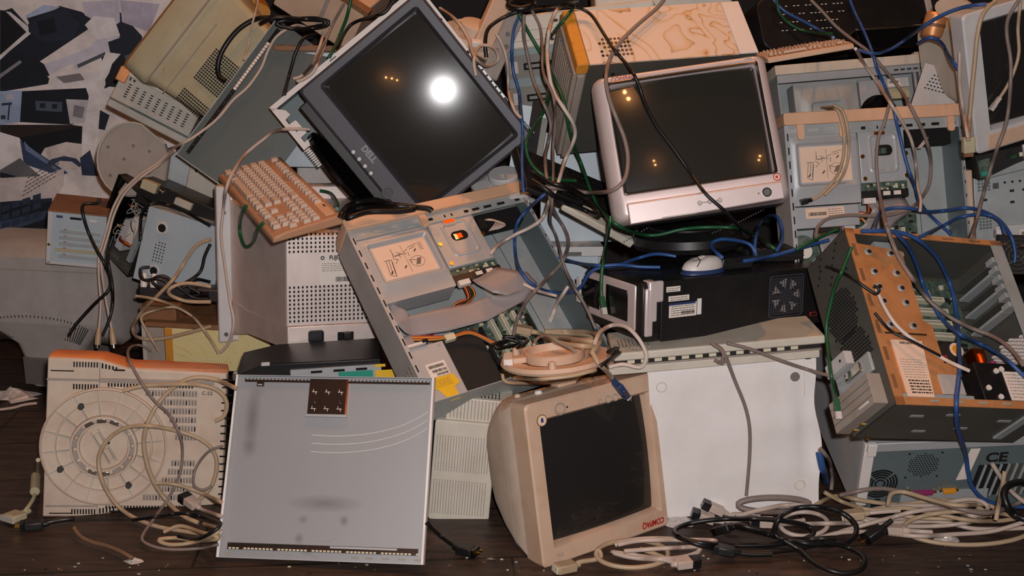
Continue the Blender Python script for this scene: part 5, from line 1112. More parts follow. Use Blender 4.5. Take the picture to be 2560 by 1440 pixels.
for k in range(26):
    x = -66 + k * 5.0; xt = x * 1.0
    b.boxc(x * s_ * .92 - .006, .046, 48 * s_, .0022, .02, .085, 'foot_grey')
for k in range(40):
    f = k / 39; a = R(172 - 150 * f); p0 = Vector((-10 * s_ + 118 * s_ * math.cos(a), .022, 120 * s_ + 22 * s_ * math.sin(a))); p1 = Vector((-10 * s_ + 160 * s_ * math.cos(a), -.0015, 158 * s_ + 46 * s_ * math.sin(a))); b.tube([p0, p1], .0014, 'dark_gap', 4)
b.build('vent_ribs', t, smooth=0)
b = MB(); b.box(-200 * s_, -.001, 318 * s_, 180 * s_, .02, 320 * s_, 'warm_grey'); b.build('seam_ridge', t)
# yellow stained case
t = place('desktop_case', 'yellow-stained case with a brown top, between the side-lying monitor and the grey one', 'computer', 530, 900, 3.12, (-4, 2, 2))
b = MB(); b.box(-.125, 0, -.03, .16, .2, .088, 'stained_yellow'); b.build('case_body', t, bev=.002)
b = MB(); b.box(-.18, -.004, .085, .16, .2, .10, 'brown_top'); b.box(-.20, .02, .092, -.1, .2, .135, 'brown_top'); b.build('top_slab', t, bev=.004)  # brown slab and raised brown block on top
b = MB(); b.box(-.18, -.002, -.03, -.128, .16, .084, 'warm_grey'); b.box(-.187, -.006, -.03, -.176, .16, .09, 'beige_grey'); b.box(-.126, -.0015, -.03, -.105, .0, .084, 'stain_orange'); b.build('front_bezel', t, bev=.003)
# black desktop under the grey monitor
t = place('desktop_computer', 'black desktop under the grey monitor, green and yellow drive tabs showing', 'computer', 770, 929, 2.70, (6, 0, -2))
b = MB(); b.loft([[(-.165, .0, -.06), (.17, 0, -.06), (.17, 0, .02), (-.10, 0, .025), (-.165, 0, .0)], [(-.165, .15, -.06), (.17, .15, -.06), (.17, .15, .025), (-.08, .15, .025), (-.165, .15, .01)]], 'black'); b.build('case_body', t, bev=.003)
b = MB(); b.box(-.04, -.006, -.03, .17, .0, .008, 'steel_pale')
for k in range(3): b.boxc(.02 + k * .052, -.0065, .0, .026, .001, .006, 'hole')
b.build('drive_face', t, bev=.001)
b = MB(); b.box(.07, -.008, -.03, .15, -.005, -.004, 'teal_plastic'); b.build('green_tab', t, bev=.001)
b = MB(); b.box(.155, -.008, -.03, .2, -.005, -.006, 'yellow_label'); b.box(.155, -.008, .002, .18, -.005, .009, 'yellow_label'); b.build('yellow_tab', t, bev=.001)
b = MB(); b.boxc(-.165, -.004, .002, .012, .02, .016, 'chrome'); b.boxc(-.095, -.002, .026, .02, .01, .008, 'pale_plastic'); b.build('metal_catch', t, bev=.002)
# towers at the top centre
t = place('desktop_case', 'cream case with two drive slots at top centre, behind a tangle of cables', 'computer', 1330, 130, 2.98, (-8, -4, -7))
b = MB(); b.box(-.082, 0, .01, .32, .25, .095, 'cream'); b.build('upper_bezel', t, bev=.006)
b = MB(); b.box(-.075, .004, -.15, .31, .25, .012, 'steel_teal'); b.build('chassis', t, bev=.002)
b = MB()
for z in (.055, .03): b.boxc(.02, -.0008, z, .13, .0016, .0018, 'warm_grey')
b.boxc(.068, -.0012, .072, .012, .001, .007, 'ink'); b.boxc(.056, -.0012, .026, .008, .001, .006, 'ink'); b.boxc(.02, -.001, .036, .004, .002, .004, 'chrome'); b.build('drive_doors', t, smooth=0)
for z in (-.035, -.115):
    b = MB(); b.box(-.07, -.001, z - .028, .09, .006, z + .03, 'steel_dark'); b.loft([rr(.06, .018, .003, .0, .005, z), rr(.06, .018, .003, -.004, .005, z), rr(.048, .008, .002, -.004, .005, z), rr(.048, .008, .002, .0, .005, z)], 'hole', (False, False)); b.boxc(.045, -.003, z + .004, .018, .006, .012, 'hole'); b.boxc(-.05, -.002, z, .02, .004, .03, 'grey_plastic'); b.build('drive_slot', t)
t = place('plastic_strip', 'diagonal cream plastic bezel strip at top centre', 'case part', 1228, 62, 2.93, (20, -8, 28))
b = MB(); b.box(-.022, 0, -.085, .028, .035, .095, 'beige_warm'); b.box(.028, .004, -.12, .075, .2, .06, 'warm_grey'); b.build('bezel_strip', t, bev=.004)
b = MB()
for x, z in ((.04, -.05), (.06, -.03), (.05, .0)): b.cyl((x, .003, z), (x, .0, z), .006, 'foot_grey', n=12)
b.build('screw_bosses', t)
t = place('monitor_stand', 'cream round monitor stand right of the charcoal monitor, cables over it', 'monitor stand', 1180, 95, 2.98, (10, 24, 10))
b = MB(); b.lathe([(.075, 0), (.078, .012), (.066, .02), (.06, .016), (.04, .016), (.038, .04), (.03, .042)], 'beige', 36, (True, True)); b.build('stand_base', t)
b = MB(); b.boxc(.0, -.065, .018, .03, .02, .016, 'white'); b.boxc(.02, -.06, .004, .02, .02, .03, 'pale_plastic'); b.build('stand_clips', t, bev=.003)
# steel panels behind the silver monitor
t = place('case_side_panel', 'pale steel panel in the gap left of the silver monitor', 'panel', 1475, 450, 3.02, (8, -10, 2))
b = MB(); b.box(-.13, 0, -.16, .13, .002, .12, 'steel_blue'); b.build('sheet', t)
b = MB(); b.box(-.13, -.008, .112, .13, .0, .12, 'steel'); b.box(-.13, -.004, -.16, -.127, 0, .12, 'steel'); b.build('folded_rim', t)
t = place('case_side_panel', 'narrow pale steel panel right of the charcoal monitor', 'panel', 1328, 350, 2.98, (-6, -12, 8))
b = MB(); b.box(-.045, 0, -.16, .035, .002, .085, 'steel_blue'); b.build('sheet', t)
b = MB(); b.box(.02, -.01, -.16, .035, .0, .06, 'steel_dark'); b.box(-.01, -.012, -.12, .02, -.002, .10, 'dark_gap'); b.build('folded_rim', t)
t = place('desktop_case', 'pale steel case with a cream bezel, behind the open case in the centre', 'computer', 1440, 700, 2.98, (2, -2, 0))
b = MB(); b.box(-.1, 0, -.19, .064, .2, .062, 'steel_blue'); b.box(.056, -.006, -.19, .066, .02, .062, 'steel_pale'); b.build('chassis', t, bev=.002)
b = MB(); b.box(-.11, -.008, .064, .068, .2, .088, 'pale_plastic'); b.boxc(-.01, -.0088, .070, .045, .001, .010, 'steel_dark'); b.build('front_bezel', t, bev=.004)
# black keyboard with pale palm rest
t = place('keyboard', 'black keyboard with a cream wrist rest, wedged left of the silver monitor', 'keyboard', 1452, 535, 2.78, (12, 28, 27))
keyboard(t, .33, .16, .02, 'black', 'black', .006)
b = MB(); b.loft([[(-.06, -.012, -.004), (-.06, 0, -.004), (-.06, 0, .014), (-.06, -.012, .012)], [(.14, -.055, -.008), (.14, 0, -.008), (.14, 0, .016), (.14, -.055, .012)]], 'cream'); b.build('wrist_rest', t, bev=.004)
b = MB(); b.boxc(.02, .004, .019, .05, .008, .004, 'slot_cream'); b.boxc(.09, .004, .019, .05, .008, .004, 'slot_cream'); b.build('rest_clips', t, bev=.001)
t = place('monitor_stand', 'pale grey monitor base plate behind the top edge of the centre case', 'monitor stand', 1262, 475, 2.98, (0, 20, -4))
b = MB(); b.lathe([(.085, 0), (.088, .02), (.06, .03), (.05, .034)], 'pale_plastic', 8, (True, True)); b.build('stand_base', t, bev=.003, smooth=0)
b = MB(); b.cyl((0, 0, .034), (0, 0, .05), .04, 'pale_plastic', n=24); b.build('swivel_hub', t, bev=.003)
# right edge stack
t = place('desktop_case', 'blue-grey computer back with small square cutouts at the right edge', 'computer', 2510, 515, 2.86, (-4, -4, -7))
b = MB(); b.box(-.07, 0, -.09, .14, .2, .088, 'steel'); b.build('case_body', t, bev=.002)
b = MB()
for i in range(4):
    for j in range(4): b.boxc(-.058 + i * .008, -.0008, .055 + j * .008 - .01, .0055, .0016, .0055, 'steel_teal'); b.boxc(-.058 + i * .008, -.0008, -.04 + j * .008 - .01, .0055, .0016, .0055, 'steel_teal')
b.boxc(-.018, -.0008, .052, .014, .0016, .014, 'steel_dark')
for k in range(4): b.cyl((.004 + k * .018, 0, .058), (.004 + k * .018, -.001, .058), .003, 'hole', n=8)
for x, z in ((.02, .036), (.02, .008), (.05, .036), (-.045, .02), (-.045, -.012)): b.boxc(x, -.0008, z, .010, .0016, .006, 'dark_gap')
b.build('port_cutouts', t, smooth=0)
b = MB(); b.box(-.10, -.02, -.09, -.078, .02, .10, 'beige_warm'); b.build('edge_strip', t, bev=.003)
t = place('power_supply', 'green circuit unit with a grey lid, below the white monitor at the right edge', 'power supply', 2505, 405, 2.80, (0, -4, -14))
b = MB(); b.box(-.06, .0, -.03, .10, .1, .028, 'dark_gap'); b.prism([(-.05, -.03), (.10, -.03), (.10, -.002), (.03, -.012)], -.003, 0, 'steel'); b.build('housing', t, bev=.001)
b = MB(); b.box(-.058, -.006, -.026, -.03, .0, .018, 'pcb'); b.boxc(.028, -.003, .006, .014, .004, .007, 'cab_green'); b.boxc(.046, -.003, .008, .008, .004, .010, 'slot_cream'); b.boxc(.02, -.002, .014, .012, .004, .012, 'chip'); b.boxc(-.045, -.008, -.016, .02, .004, .010, 'teal_plastic'); b.build('circuit_board', t, bev=.0005)
b = MB(); b.box(.052, -.008, -.010, .10, .0, .03, 'white'); b.build('white_block', t, bev=.001)
t = place('cable_plug', 'beige plug hanging at the lower left corner of the white monitor', 'plug', 2424, 362, 2.58, (0, 0, -6))
b = MB(); b.box(-.012, 0, -.02, .014, .02, .016, 'olive'); b.build('plug_body', t, bev=.003)
b = MB(); b.boxc(.0, .01, -.024, .02, .012, .008, 'brown_top'); b.build('contact_face', t)
t = place('case_fan', 'dark case fan with a wire guard at the right edge, above the open tower', 'fan', 2545, 640, 2.80, (-6, -10, 0))
b = MB(); b.box(-.045, .004, -.045, .05, .03, .05, 'dark_gap'); b.build('fan_frame', t, bev=.002)
b = MB()
for r_ in (.012, .022, .032, .042): b.tube([(r_ * math.cos(R(a)), -.001, r_ * math.sin(R(a))) for a in range(0, 361, 15)], .0012, 'steel_dark', 5)
for a in (45, 135, 225, 315): b.tube([(0, -.001, 0), (.05 * math.cos(R(a)), -.001, .05 * math.sin(R(a)))], .0012, 'steel_dark', 5)
b.build('wire_guard', t)
t = place('desktop_case', 'white-edged case front peeking out above the fan at the right edge', 'computer', 2530, 575, 2.86, (4, -4, -4))
b = MB(); b.box(-.04, 0, -.02, .1, .1, .012, 'pale_plastic'); b.box(-.04, -.004, -.03, -.015, .02, .004, 'white'); b.build('case_body', t, bev=.002)
b = MB(); b.box(.02, -.001, -.018, .06, 0, .0, 'label'); barcode(b, .024, -.014, .056, -.006, -.0014, 3); b.build('paper_label', t, smooth=0)
t = place('case_cover', 'grey perforated cover between the cases and the white monitor at top right', 'cover', 2352, 230, 2.98, (-14, -8, 14))
b = MB(); b.box(-.06, 0, -.12, .09, .002, .06, 'grey_plastic'); b.build('cover_sheet', t)
b = MB()
for i in range(6):
    for j in range(5): b.boxc(-.04 + i * .009 + j * .003, -.0008, .0 + j * .009, .005, .0016, .003, 'dark_gap')
b.build('vent_slots', t, smooth=0)
t = place('computer_mouse', 'white mouse hanging at the top right beside the black printer', 'mouse', 2388, 22, 2.72, (0, -70, 25))
mouse_shell(.8, 0, .016, 'beige_warm', 'lower_shell'); mouse_shell(.75, .008, .03, 'white', 'upper_shell')
t = place('roll', 'orange-beige round plastic part below the hanging white mouse', 'plastic part', 2335, 62, 2.78, (0, 0, 8))
b = MB(); b.lathe([(.018, -.03), (.024, -.024), (.026, .0), (.024, .024), (.018, .03)], 'rust_plate', 24, (True, True)); b.build('roll_body', t)
b = MB(); b.lathe([(.0262, -.004), (.027, 0), (.0262, .004)], 'brown_top', 24); b.build('roll_band', t)
# upper left clutter
t = place('crt_monitor', 'yellow-brown dusty monitor top behind the olive monitor at the top left', 'monitor', 585, 22, 3.36, (20, 10, 28))
b = MB(); b.loft([rr(.20, .10, .02, .0), rr(.22, .11, .03, .06), rr(.22, .11, .03, .2)], 'stain_orange'); b.build('rear_shell', t)
b = MB(); b.box(-.08, -.003, -.02, .08, .0, -.012, 'brown_top'); b.build('seam_ridge', t)
t = place('desktop_case', 'cream case with a diagonal edge at top, left of the charcoal monitor', 'computer', 812, 30, 3.10, (-20, 18, 34))
b = MB(); b.box(-.14, 0, -.07, .10, .2, .07, 'beige_warm'); b.build('case_body', t, bev=.004)
b = MB(); b.box(-.15, -.006, .06, .11, .02, .076, 'brown_top'); b.box(-.01, -.003, -.06, .002, .0, .06, 'warm_grey'); b.build('bezel_ridge', t, bev=.002)
t = place('desktop_case', 'pale case end under the lower left edge of the charcoal monitor', 'computer', 868, 405, 3.22, (4, -4, 0))
b = MB(); b.box(-.14, 0, -.14, .12, .16, .06, 'grey_plastic'); b.build('case_body', t, bev=.006)
b = MB(); b.box(-.12, -.002, -.10, .10, .0, -.06, 'pale_plastic')
for i in range(20):
    for j in range(7): b.boxc(-.02 + i * .006, -.0012, -.045 + j * .006, .0025, .001, .0025, 'dark_gap')
b.build('speckled_vent', t, smooth=0)
t = place('desktop_case', 'cream lid of a case behind the stained tower at the top', 'computer', 1640, 10, 3.05, (0, 4, -4))
b = MB(); b.box(-.16, 0, -.04, .2, .2, .055, 'cream'); b.build('case_body', t, bev=.006)
b = MB(); b.box(-.14, -.002, -.03, .18, 0, -.02, 'warm_grey'); b.build('seam_ridge', t)

t = place('drive_case', 'black box behind the blue-grey metal box, beige plug on it', 'computer', 440, 500, 3.18, (-6, -6, 22))
b = MB(); b.box(-.11, 0, -.05, .12, .12, .02, 'black'); b.build('case_body', t, bev=.003)
b = MB(); b.box(-.10, -.02, -.005, -.055, .01, .022, 'olive'); b.box(-.055, -.016, .004, -.035, .0, .012, 'chrome'); b.box(.0, -.012, -.01, .05, .01, .01, 'beige_grey'); b.build('beige_plug', t, bev=.002)
t = place('desktop_case', 'grey and beige case end below the corner of the leaning steel panel', 'computer', 470, 440, 3.30, (4, -4, 14))
b = MB(); b.box(-.08, 0, -.11, .0, .14, .06, 'steel'); b.box(0, -.002, -.11, .09, .14, .05, 'beige_grey'); b.build('case_body', t, bev=.003)
b = MB()
for k in range(3): b.boxc(.02 + k * .02, -.003, .025, .004, .002, .018, 'dark_gap')
b.build('vent_slots', t, smooth=0)

# ---------------- cables, draped over whatever lies behind them ----------------
bpy.context.view_layer.update()
def depth_at(px, py, far=3.3):
    r = ray(px, py); l = r.length
    ok, loc, *_ = S.ray_cast(bpy.context.evaluated_depsgraph_get(), CAM_LOC, r / l, distance=far * l * 1.15)
    return min((loc - CAM_LOC).dot(CF), far) if ok else far
def drape(P, r, step=7, taut=6, far=3.2, lift=0):
    pts = [Vector((p[0], p[1], 0)) for p in P]
    path = smooth_pts(pts, 10); L = [0]
    for i in range(1, len(path)): L.append(L[-1] + (path[i] - path[i - 1]).length)
    n = max(4, int(L[-1] / step)); Q = []; j = 0
    for k in range(n + 1):
        s_ = L[-1] * k / n
        while j < len(L) - 2 and L[j + 1] < s_: j += 1
        f = (s_ - L[j]) / max(L[j + 1] - L[j], 1e-6); Q.append(path[j].lerp(path[j + 1], f))
    raw = []
    for q in Q: raw.append(min(depth_at(q.x + dx, q.y + dy, far) for dx, dy in ((0, 0), (6, 3), (-6, -3), (3, -6), (-3, 6), (6, -4), (-6, 4))) - r * 1.6 - .0035 - lift)
    d = [min(raw[max(0, i - 2):i + 3]) for i in range(len(raw))]
    for it in range(taut):
        e = d[:]
        for i in range(len(d)):
            a = d[max(i - 1, 0)]; c = d[min(i + 1, len(d) - 1)]; e[i] = (a + 2 * d[i] + c) / 4
        d = [min(x, y) for x, y in zip(e, raw)]
    return [at(q.x, q.y, z) for q, z in zip(Q, d)]
def cable(name, label, P, r, m, cat='cable', group=None, taut=6, far=3.2, lift=0, plugs=(), strands=1, spread=5):
    b = MB(); first = None
    for s_ in range(strands):
        off = (s_ - (strands - 1) / 2) * spread
        W_ = drape([(x + off, y + off * .7) for x, y in P], r, taut=taut, far=far, lift=lift + .0015 * s_)
        first = first or W_
        b.tube(W_, r, m, 8)
    o = b.build(name, None, smooth=80); tag(o, label, cat, group)
    for pl in plugs: plug(o, first, *pl)
    bpy.context.view_layer.update(); return o
def plug(o, W_, kind, end):
    i, j = (0, 2) if end == 0 else (-1, -3)
    p = Vector(W_[i]); d = (p - Vector(W_[j])).normalized()
    if p.z + d.z * .05 < .014: d = Vector((d.x, d.y, max(d.z, (.014 - p.z) / .05))).normalized()
    q = d.to_track_quat('Y', 'Z'); M_ = Matrix.Translation(p) @ q.to_matrix().to_4x4()
    b = MB(); b.M = M_; e = MB(); e.M = M_
    if kind == 'iec':
        b.cyl((0, -.012, 0), (0, .002, 0), .0055, 'cab_cream', .008, n=10); b.box(-.013, 0, -.009, .013, .034, .009, 'cab_cream'); e.box(-.0135, .034, -.0095, .0135, .052, .0095, 'cab_black')
        for x in (-.007, 0, .007): e.boxc(x, .0525, 0, .003, .001, .006, 'steel_pale')
        b.build('plug_grip', o, bev=.002); e.build('socket_end', o, bev=.0015)
    elif kind == 'iec_beige':
        b.cyl((0, -.014, 0), (0, .002, 0), .0055, 'cab_beige', .008, n=10); b.box(-.014, 0, -.0095, .014, .046, .0095, 'cab_beige'); e.box(-.0115, .046, -.0075, .0115, .05, .0075, 'slot_cream')
        b.build('plug_grip', o, bev=.003); e.build('socket_end', o, bev=.001)
    elif kind == 'iec_black':
        b.cyl((0, -.014, 0), (0, .002, 0), .0055, 'cab_black', .008, n=10); b.box(-.013, 0, -.009, .013, .04, .009, 'black'); e.box(-.0125, .04, -.0085, .0125, .048, .0085, 'gloss_black')
        for x in (-.006, .006): e.boxc(x, .053, .002, .003, .012, .005, 'gold')
        b.build('plug_grip', o, bev=.003); e.build('plug_pins', o)
    elif kind == 'rj45':
        b.box(-.0055, -.012, -.004, .0055, .006, .004, 'cab_white'); b.build('strain_boot', o, bev=.001); e.box(-.0058, .006, -.0042, .0058, .024, .0042, 'bag'); e.box(-.0045, .018, -.005, .0045, .0245, -.001, 'gold'); e.build('clear_plug', o)
    elif kind == 'rj45_green':
        b.box(-.006, -.022, -.0045, .006, .004, .0045, 'cab_green'); b.build('strain_boot', o, bev=.001); e.box(-.0058, .004, -.0042, .0058, .020, .0042, 'bag'); e.build('clear_plug', o)
    elif kind == 'vga':
        b.box(-.017, .004, -.007, .017, .044, .007, 'navy'); b.cyl((0, -.016, 0), (0, .006, 0), .0055, 'navy', .0075, n=10); b.build('plug_grip', o, bev=.002)
        e.box(-.019, .044, -.0065, .019, .047, .0065, 'steel_pale'); e.box(-.011, .047, -.0045, .011, .054, .0045, 'chrome'); e.cyl((.015, .02, 0), (.015, .054, 0), .0028, 'gold', n=8); e.cyl((-.015, .02, 0), (-.015, .054, 0), .0028, 'gold', n=8); e.build('metal_connector', o, bev=.001)
    elif kind == 'vga_beige':
        b.box(-.02, .004, -.008, .02, .04, .008, 'olive'); b.cyl((0, -.02, 0), (0, .006, 0), .006, 'olive', .008, n=10); b.build('plug_grip', o, bev=.003); e.box(-.022, .04, -.007, .022, .046, .007, 'beige_grey'); e.build('metal_connector', o, bev=.001)
    elif kind == 'molex':
        b.box(-.006, -.004, -.004, .006, .004, .004, 'cab_black'); b.build('cable_sleeve', o); e.box(-.007, .006, -.006, .007, .024, .006, 'black'); e.build('plug_shell', o, bev=.001)
    elif kind == 'din':
        b.cyl((0, -.02, 0), (0, .0, 0), .0055, 'cab_beige', .008, n=12); b.cyl((0, 0, 0), (0, .026, 0), .0085, 'cab_beige', n=14); b.build('plug_grip', o); e.cyl((0, .026, 0), (0, .036, 0), .006, 'chrome', n=12); e.build('metal_connector', o)
NC, PC_, VC = 'network_cable', 'power_cable', 'video_cable'
# left side
cable(VC, 'pink-white cable pair running from the top of the steel panel down to the side-lying monitor', [(773, 73), (740, 63), (693, 90), (670, 127), (653, 170), (620, 217), (583, 250), (550, 290), (520, 317), (473, 350), (437, 369), (400, 403), (350, 437), (317, 467), (300, 487), (280, 527), (267, 573), (257, 607), (247, 647), (248, 707), (252, 760), (246, 838)], .0038, 'cab_cream', strands=1, plugs=(('din', 1),))
cable(VC, 'pink-white cable twin forking off at the bottom to the right plug', [(437, 376), (400, 410), (352, 444), (319, 475), (303, 497), (285, 537), (272, 583), (262, 617), (253, 657), (263, 740), (278, 817), (281, 838)], .0038, 'cab_cream', plugs=(('din', 1),))
cable(PC_, 'black cable from the brown-topped case zigzagging down to the side-lying monitor', [(248, 495), (243, 508), (207, 513), (213, 557), (233, 607), (260, 657), (275, 690), (273, 723), (233, 763), (193, 807), (172, 838)], .0045, 'cab_black')
cable(PC_, 'black cable hanging straight down from the narrow open case', [(283, 590), (270, 640), (280, 707), (282, 757), (273, 800), (257, 837)], .004, 'cab_black')
cable(PC_, 'black cable arched over the top of the blue-grey metal box', [(352, 600), (352, 550), (366, 517), (400, 508), (450, 523), (500, 550), (526, 565)], .0045, 'cab_black')
cable(PC_, 'black cord knotted in front of the lower hole of the metal box', [(372, 668), (352, 672), (360, 700), (400, 697), (433, 717), (463, 707), (500, 680), (512, 640), (526, 610)], .0045, 'cab_black')
cable(PC_, 'black cord coiled on the power strip below the metal box', [(526, 705), (490, 698), (470, 715), (500, 735), (440, 742), (400, 722), (380, 700), (410, 690), (440, 712), (480, 742), (520, 748)], .0042, 'cab_black')
cable(PC_, 'thick beige cable looping from the grey monitor under the power strip', [(527, 598), (493, 613), (467, 647), (440, 690), (400, 733), (360, 773), (337, 807), (333, 829), (350, 845), (400, 847), (467, 833), (528, 815)], .005, 'cab_beige')
cable(PC_, 'short beige loop lying on the power strip', [(528, 717), (467, 708), (427, 720), (425, 737), (467, 753), (527, 755)], .005, 'cab_beige')
cable(PC_, 'thin beige cable crossing the yellow-stained case diagonally', [(340, 740), (383, 747), (433, 763), (483, 793), (520, 840), (547, 884)], .004, 'cab_beige')
cable(PC_, 'thin beige cable curling at the left end of the yellow-stained case', [(397, 878), (367, 827), (353, 793), (383, 777), (437, 768), (480, 790)], .0038, 'cab_beige')
cable(VC, 'long pale cable over the corner of the beige keyboard and down the grey monitor edge', [(776, 323), (697, 325), (657, 350), (617, 383), (590, 417), (567, 467), (557, 535), (553, 593), (563, 671), (574, 749), (584, 807), (571, 858), (551, 881)], .0042, 'cab_cream')
cable(NC, 'green cable looping out from under the left edge of the beige keyboard', [(617, 512), (602, 543), (600, 582), (613, 617), (633, 605), (644, 574), (660, 556)], .0045, 'cab_green')
cable(NC, 'green cable end showing at the right end of the beige keyboard', [(800, 477), (827, 484), (843, 508), (842, 522)], .0045, 'cab_green')
cable(PC_, 'black coil of cord beside the right end of the beige keyboard', [(850, 545), (870, 515), (930, 500), (985, 512), (1040, 520), (1000, 528), (920, 530), (868, 545), (880, 525), (950, 515), (1060, 520), (1080, 528)], .007, 'cab_black')
cable(PC_, 'thick black cable looped over the olive monitor vent', [(740, 50), (690, 45), (640, 48), (595, 75), (560, 120), (545, 160), (548, 190), (563, 203)], .007, 'cab_black')
cable(PC_, 'black cable coil on top of the light blue-grey case', [(650, 60), (690, 44), (760, 48), (818, 52), (810, 66), (740, 72), (690, 60), (720, 50), (790, 46), (815, 60), (770, 70)], .0055, 'cab_black')
cable(PC_, 'black cable from the coil curving down the light blue-grey case', [(790, 85), (760, 95), (740, 130), (728, 170), (716, 215), (712, 235)], .0045, 'cab_black')
cable(VC, 'grey cable pair hanging in front of the light blue-grey case', [(815, 82), (800, 130), (780, 175), (755, 195), (738, 200)], .0042, 'cab_cream', strands=2, spread=9)
cable(NC, 'green cable running down past the upper left edge of the charcoal monitor', [(877, 0), (868, 40), (855, 75), (838, 115), (822, 145)], .0045, 'cab_green')
cable(VC, 'grey cable running along the green one at the top, right of the black coil', [(860, 10), (835, 55), (810, 110), (785, 155), (760, 185)], .004, 'cab_grey')
cable(PC_, 'black cable arching over the upper edge of the charcoal monitor', [(985, 0), (960, 32), (915, 45), (880, 60), (860, 85), (845, 118)], .0045, 'cab_black')
cable(VC, 'thin pinkish cable dangling over the olive monitor and panel at the top', [(645, 0), (640, 25), (632, 55), (625, 90), (617, 130), (610, 150)], .003, 'cab_cream')
# side-lying monitor cables
cable(VC, 'large beige cable loop arching over the right half of the swivel monitor', [(592, 972), (542, 950), (492, 944), (450, 957), (408, 994), (375, 1044), (360, 1098), (367, 1157), (388, 1211), (421, 1257), (458, 1290), (496, 1307)], .0052, 'cab_beige')
cable(VC, 'olive-beige cable along the top vents of the swivel monitor', [(308, 977), (358, 965), (438, 961), (500, 963), (546, 977), (567, 1007), (560, 1040), (538, 1052)], .0052, 'cab_beige')
cable(VC, 'wide beige loop hanging over the hub of the round swivel foot', [(552, 1340), (458, 1328), (375, 1311), (308, 1277), (267, 1227), (248, 1173), (250, 1132), (275, 1094), (317, 1069), (375, 1065), (442, 1077), (500, 1098), (533, 1127), (542, 1165), (529, 1215), (500, 1248)], .0048, 'cab_beige')
cable(PC_, 'thin grey cord curving down the right side of the round swivel foot to the floor', [(378, 878), (350, 863), (325, 869), (321, 894), (346, 944), (383, 998), (425, 1040), (450, 1090), (456, 1132), (450, 1182), (429, 1232), (396, 1282), (358, 1336), (363, 1357), (417, 1373), (500, 1371), (546, 1361)], .0035, 'cab_grey')
cable(PC_, 'beige cord fanning out low between the swivel monitor and the steel panel', [(388, 1207), (438, 1211), (492, 1228), (556, 1257)], .0045, 'cab_beige')
cable(PC_, 'cream cord with a black-tipped plug left of the leaning steel panel', [(556, 1292), (530, 1283), (507, 1275), (492, 1265)], .0045, 'cab_cream', plugs=(('iec', 1),))
cable(PC_, 'small grey loop on the vent slots of the swivel monitor', [(556, 1115), (520, 1130), (490, 1170), (484, 1210), (505, 1225), (530, 1215)], .0032, 'cab_grey')
cable(PC_, 'beige cord bundle on the floor between swivel monitor and steel panel', [(410, 1330), (450, 1315), (500, 1330), (548, 1345), (500, 1352), (440, 1345), (395, 1350), (430, 1362), (500, 1352), (549, 1325), (510, 1310)], .0045, 'cab_beige')
cable(PC_, 'black cord on the floor under the right end of the swivel monitor', [(330, 1300), (400, 1290), (450, 1283), (500, 1290), (552, 1310), (500, 1345), (445, 1340)], .0042, 'cab_black')
cable(PC_, 'black plug and cord under the left end of the swivel monitor', [(185, 1296), (150, 1300), (120, 1306), (108, 1310)], .006, 'cab_black', plugs=(('iec_black', 1),))
o = cable(VC, 'beige video cable with ferrite lump and plug at the lower left corner', [(95, 1150), (94, 1175), (90, 1205), (86, 1240), (72, 1265), (58, 1283)], .0048, 'olive', plugs=(('vga_beige', 1),))
b = MB(); b.cyl(at(89, 1190, depth_at(89, 1190) - .004), at(87, 1230, depth_at(87, 1230) - .004), .0115, 'olive', n=14); b.build('ferrite_lump', o, bev=.002)
cable(VC, 'pale cable on the floor at the far left edge', [(-20, 1026), (30, 1020), (60, 1012), (92, 1008)], .004, 'cab_cream')
tag(cable('rope', 'frayed brown rope end on the floor at lower left', [(185, 1319), (200, 1340), (229, 1355), (267, 1365), (300, 1378), (332, 1396)], .0045, 'rope', cat='rope'), None, None)
cable(PC_, 'black power cord with a black plug on the floor right of the steel panel', [(1066, 1305), (1085, 1325), (1110, 1346), (1145, 1371)], .005, 'cab_black', plugs=(('iec_black', 1),))
# centre
cable(NC, 'long blue cable hanging from the top centre to the corner of the centre case', [(1303, 25), (1297, 43), (1285, 73), (1280, 127), (1283, 177), (1297, 227), (1303, 283), (1307, 333), (1305, 400), (1307, 455), (1309, 480)], .0042, 'cab_blue')
cable(NC, 'blue cable looping down inside the centre case', [(1380, 470), (1361, 486), (1322, 521), (1294, 556), (1287, 603), (1294, 661), (1322, 704), (1364, 727), (1415, 731), (1450, 719), (1473, 684), (1500, 669), (1545, 663), (1590, 647), (1640, 635), (1690, 641)], .0042, 'cab_blue', taut=10)
cable(NC, 'blue cable running behind the loop to the white mouse', [(1396, 642), (1442, 657), (1500, 664), (1550, 662), (1600, 667), (1650, 668)], .0042, 'cab_blue')
cable(NC, 'long green cable sweeping from the top centre to the black monitor stand', [(1290, 20), (1317, 73), (1340, 113), (1363, 153), (1383, 193), (1400, 227), (1413, 267), (1423, 320), (1437, 370), (1453, 410), (1473, 467), (1483, 490), (1500, 523), (1540, 560), (1590, 583), (1640, 588), (1707, 573), (1773, 568), (1840, 570), (1873, 580), (1907, 603), (1937, 622)], .0045, 'cab_green', taut=14)
cable(NC, 'green cable crossing the charcoal monitor corner and dropping behind the centre case', [(1437, 0), (1433, 20), (1410, 50), (1385, 80), (1366, 110), (1364, 150), (1378, 200), (1367, 263), (1347, 300), (1323, 337), (1315, 363), (1323, 400), (1347, 430), (1383, 447), (1440, 452)], .0042, 'cab_green', taut=10)
cable(NC, 'green cable with a green plug left of the black desktop', [(1527, 540), (1520, 587), (1512, 630), (1505, 680), (1503, 730), (1508, 765)], .0042, 'cab_green', plugs=(('rj45_green', 1),))
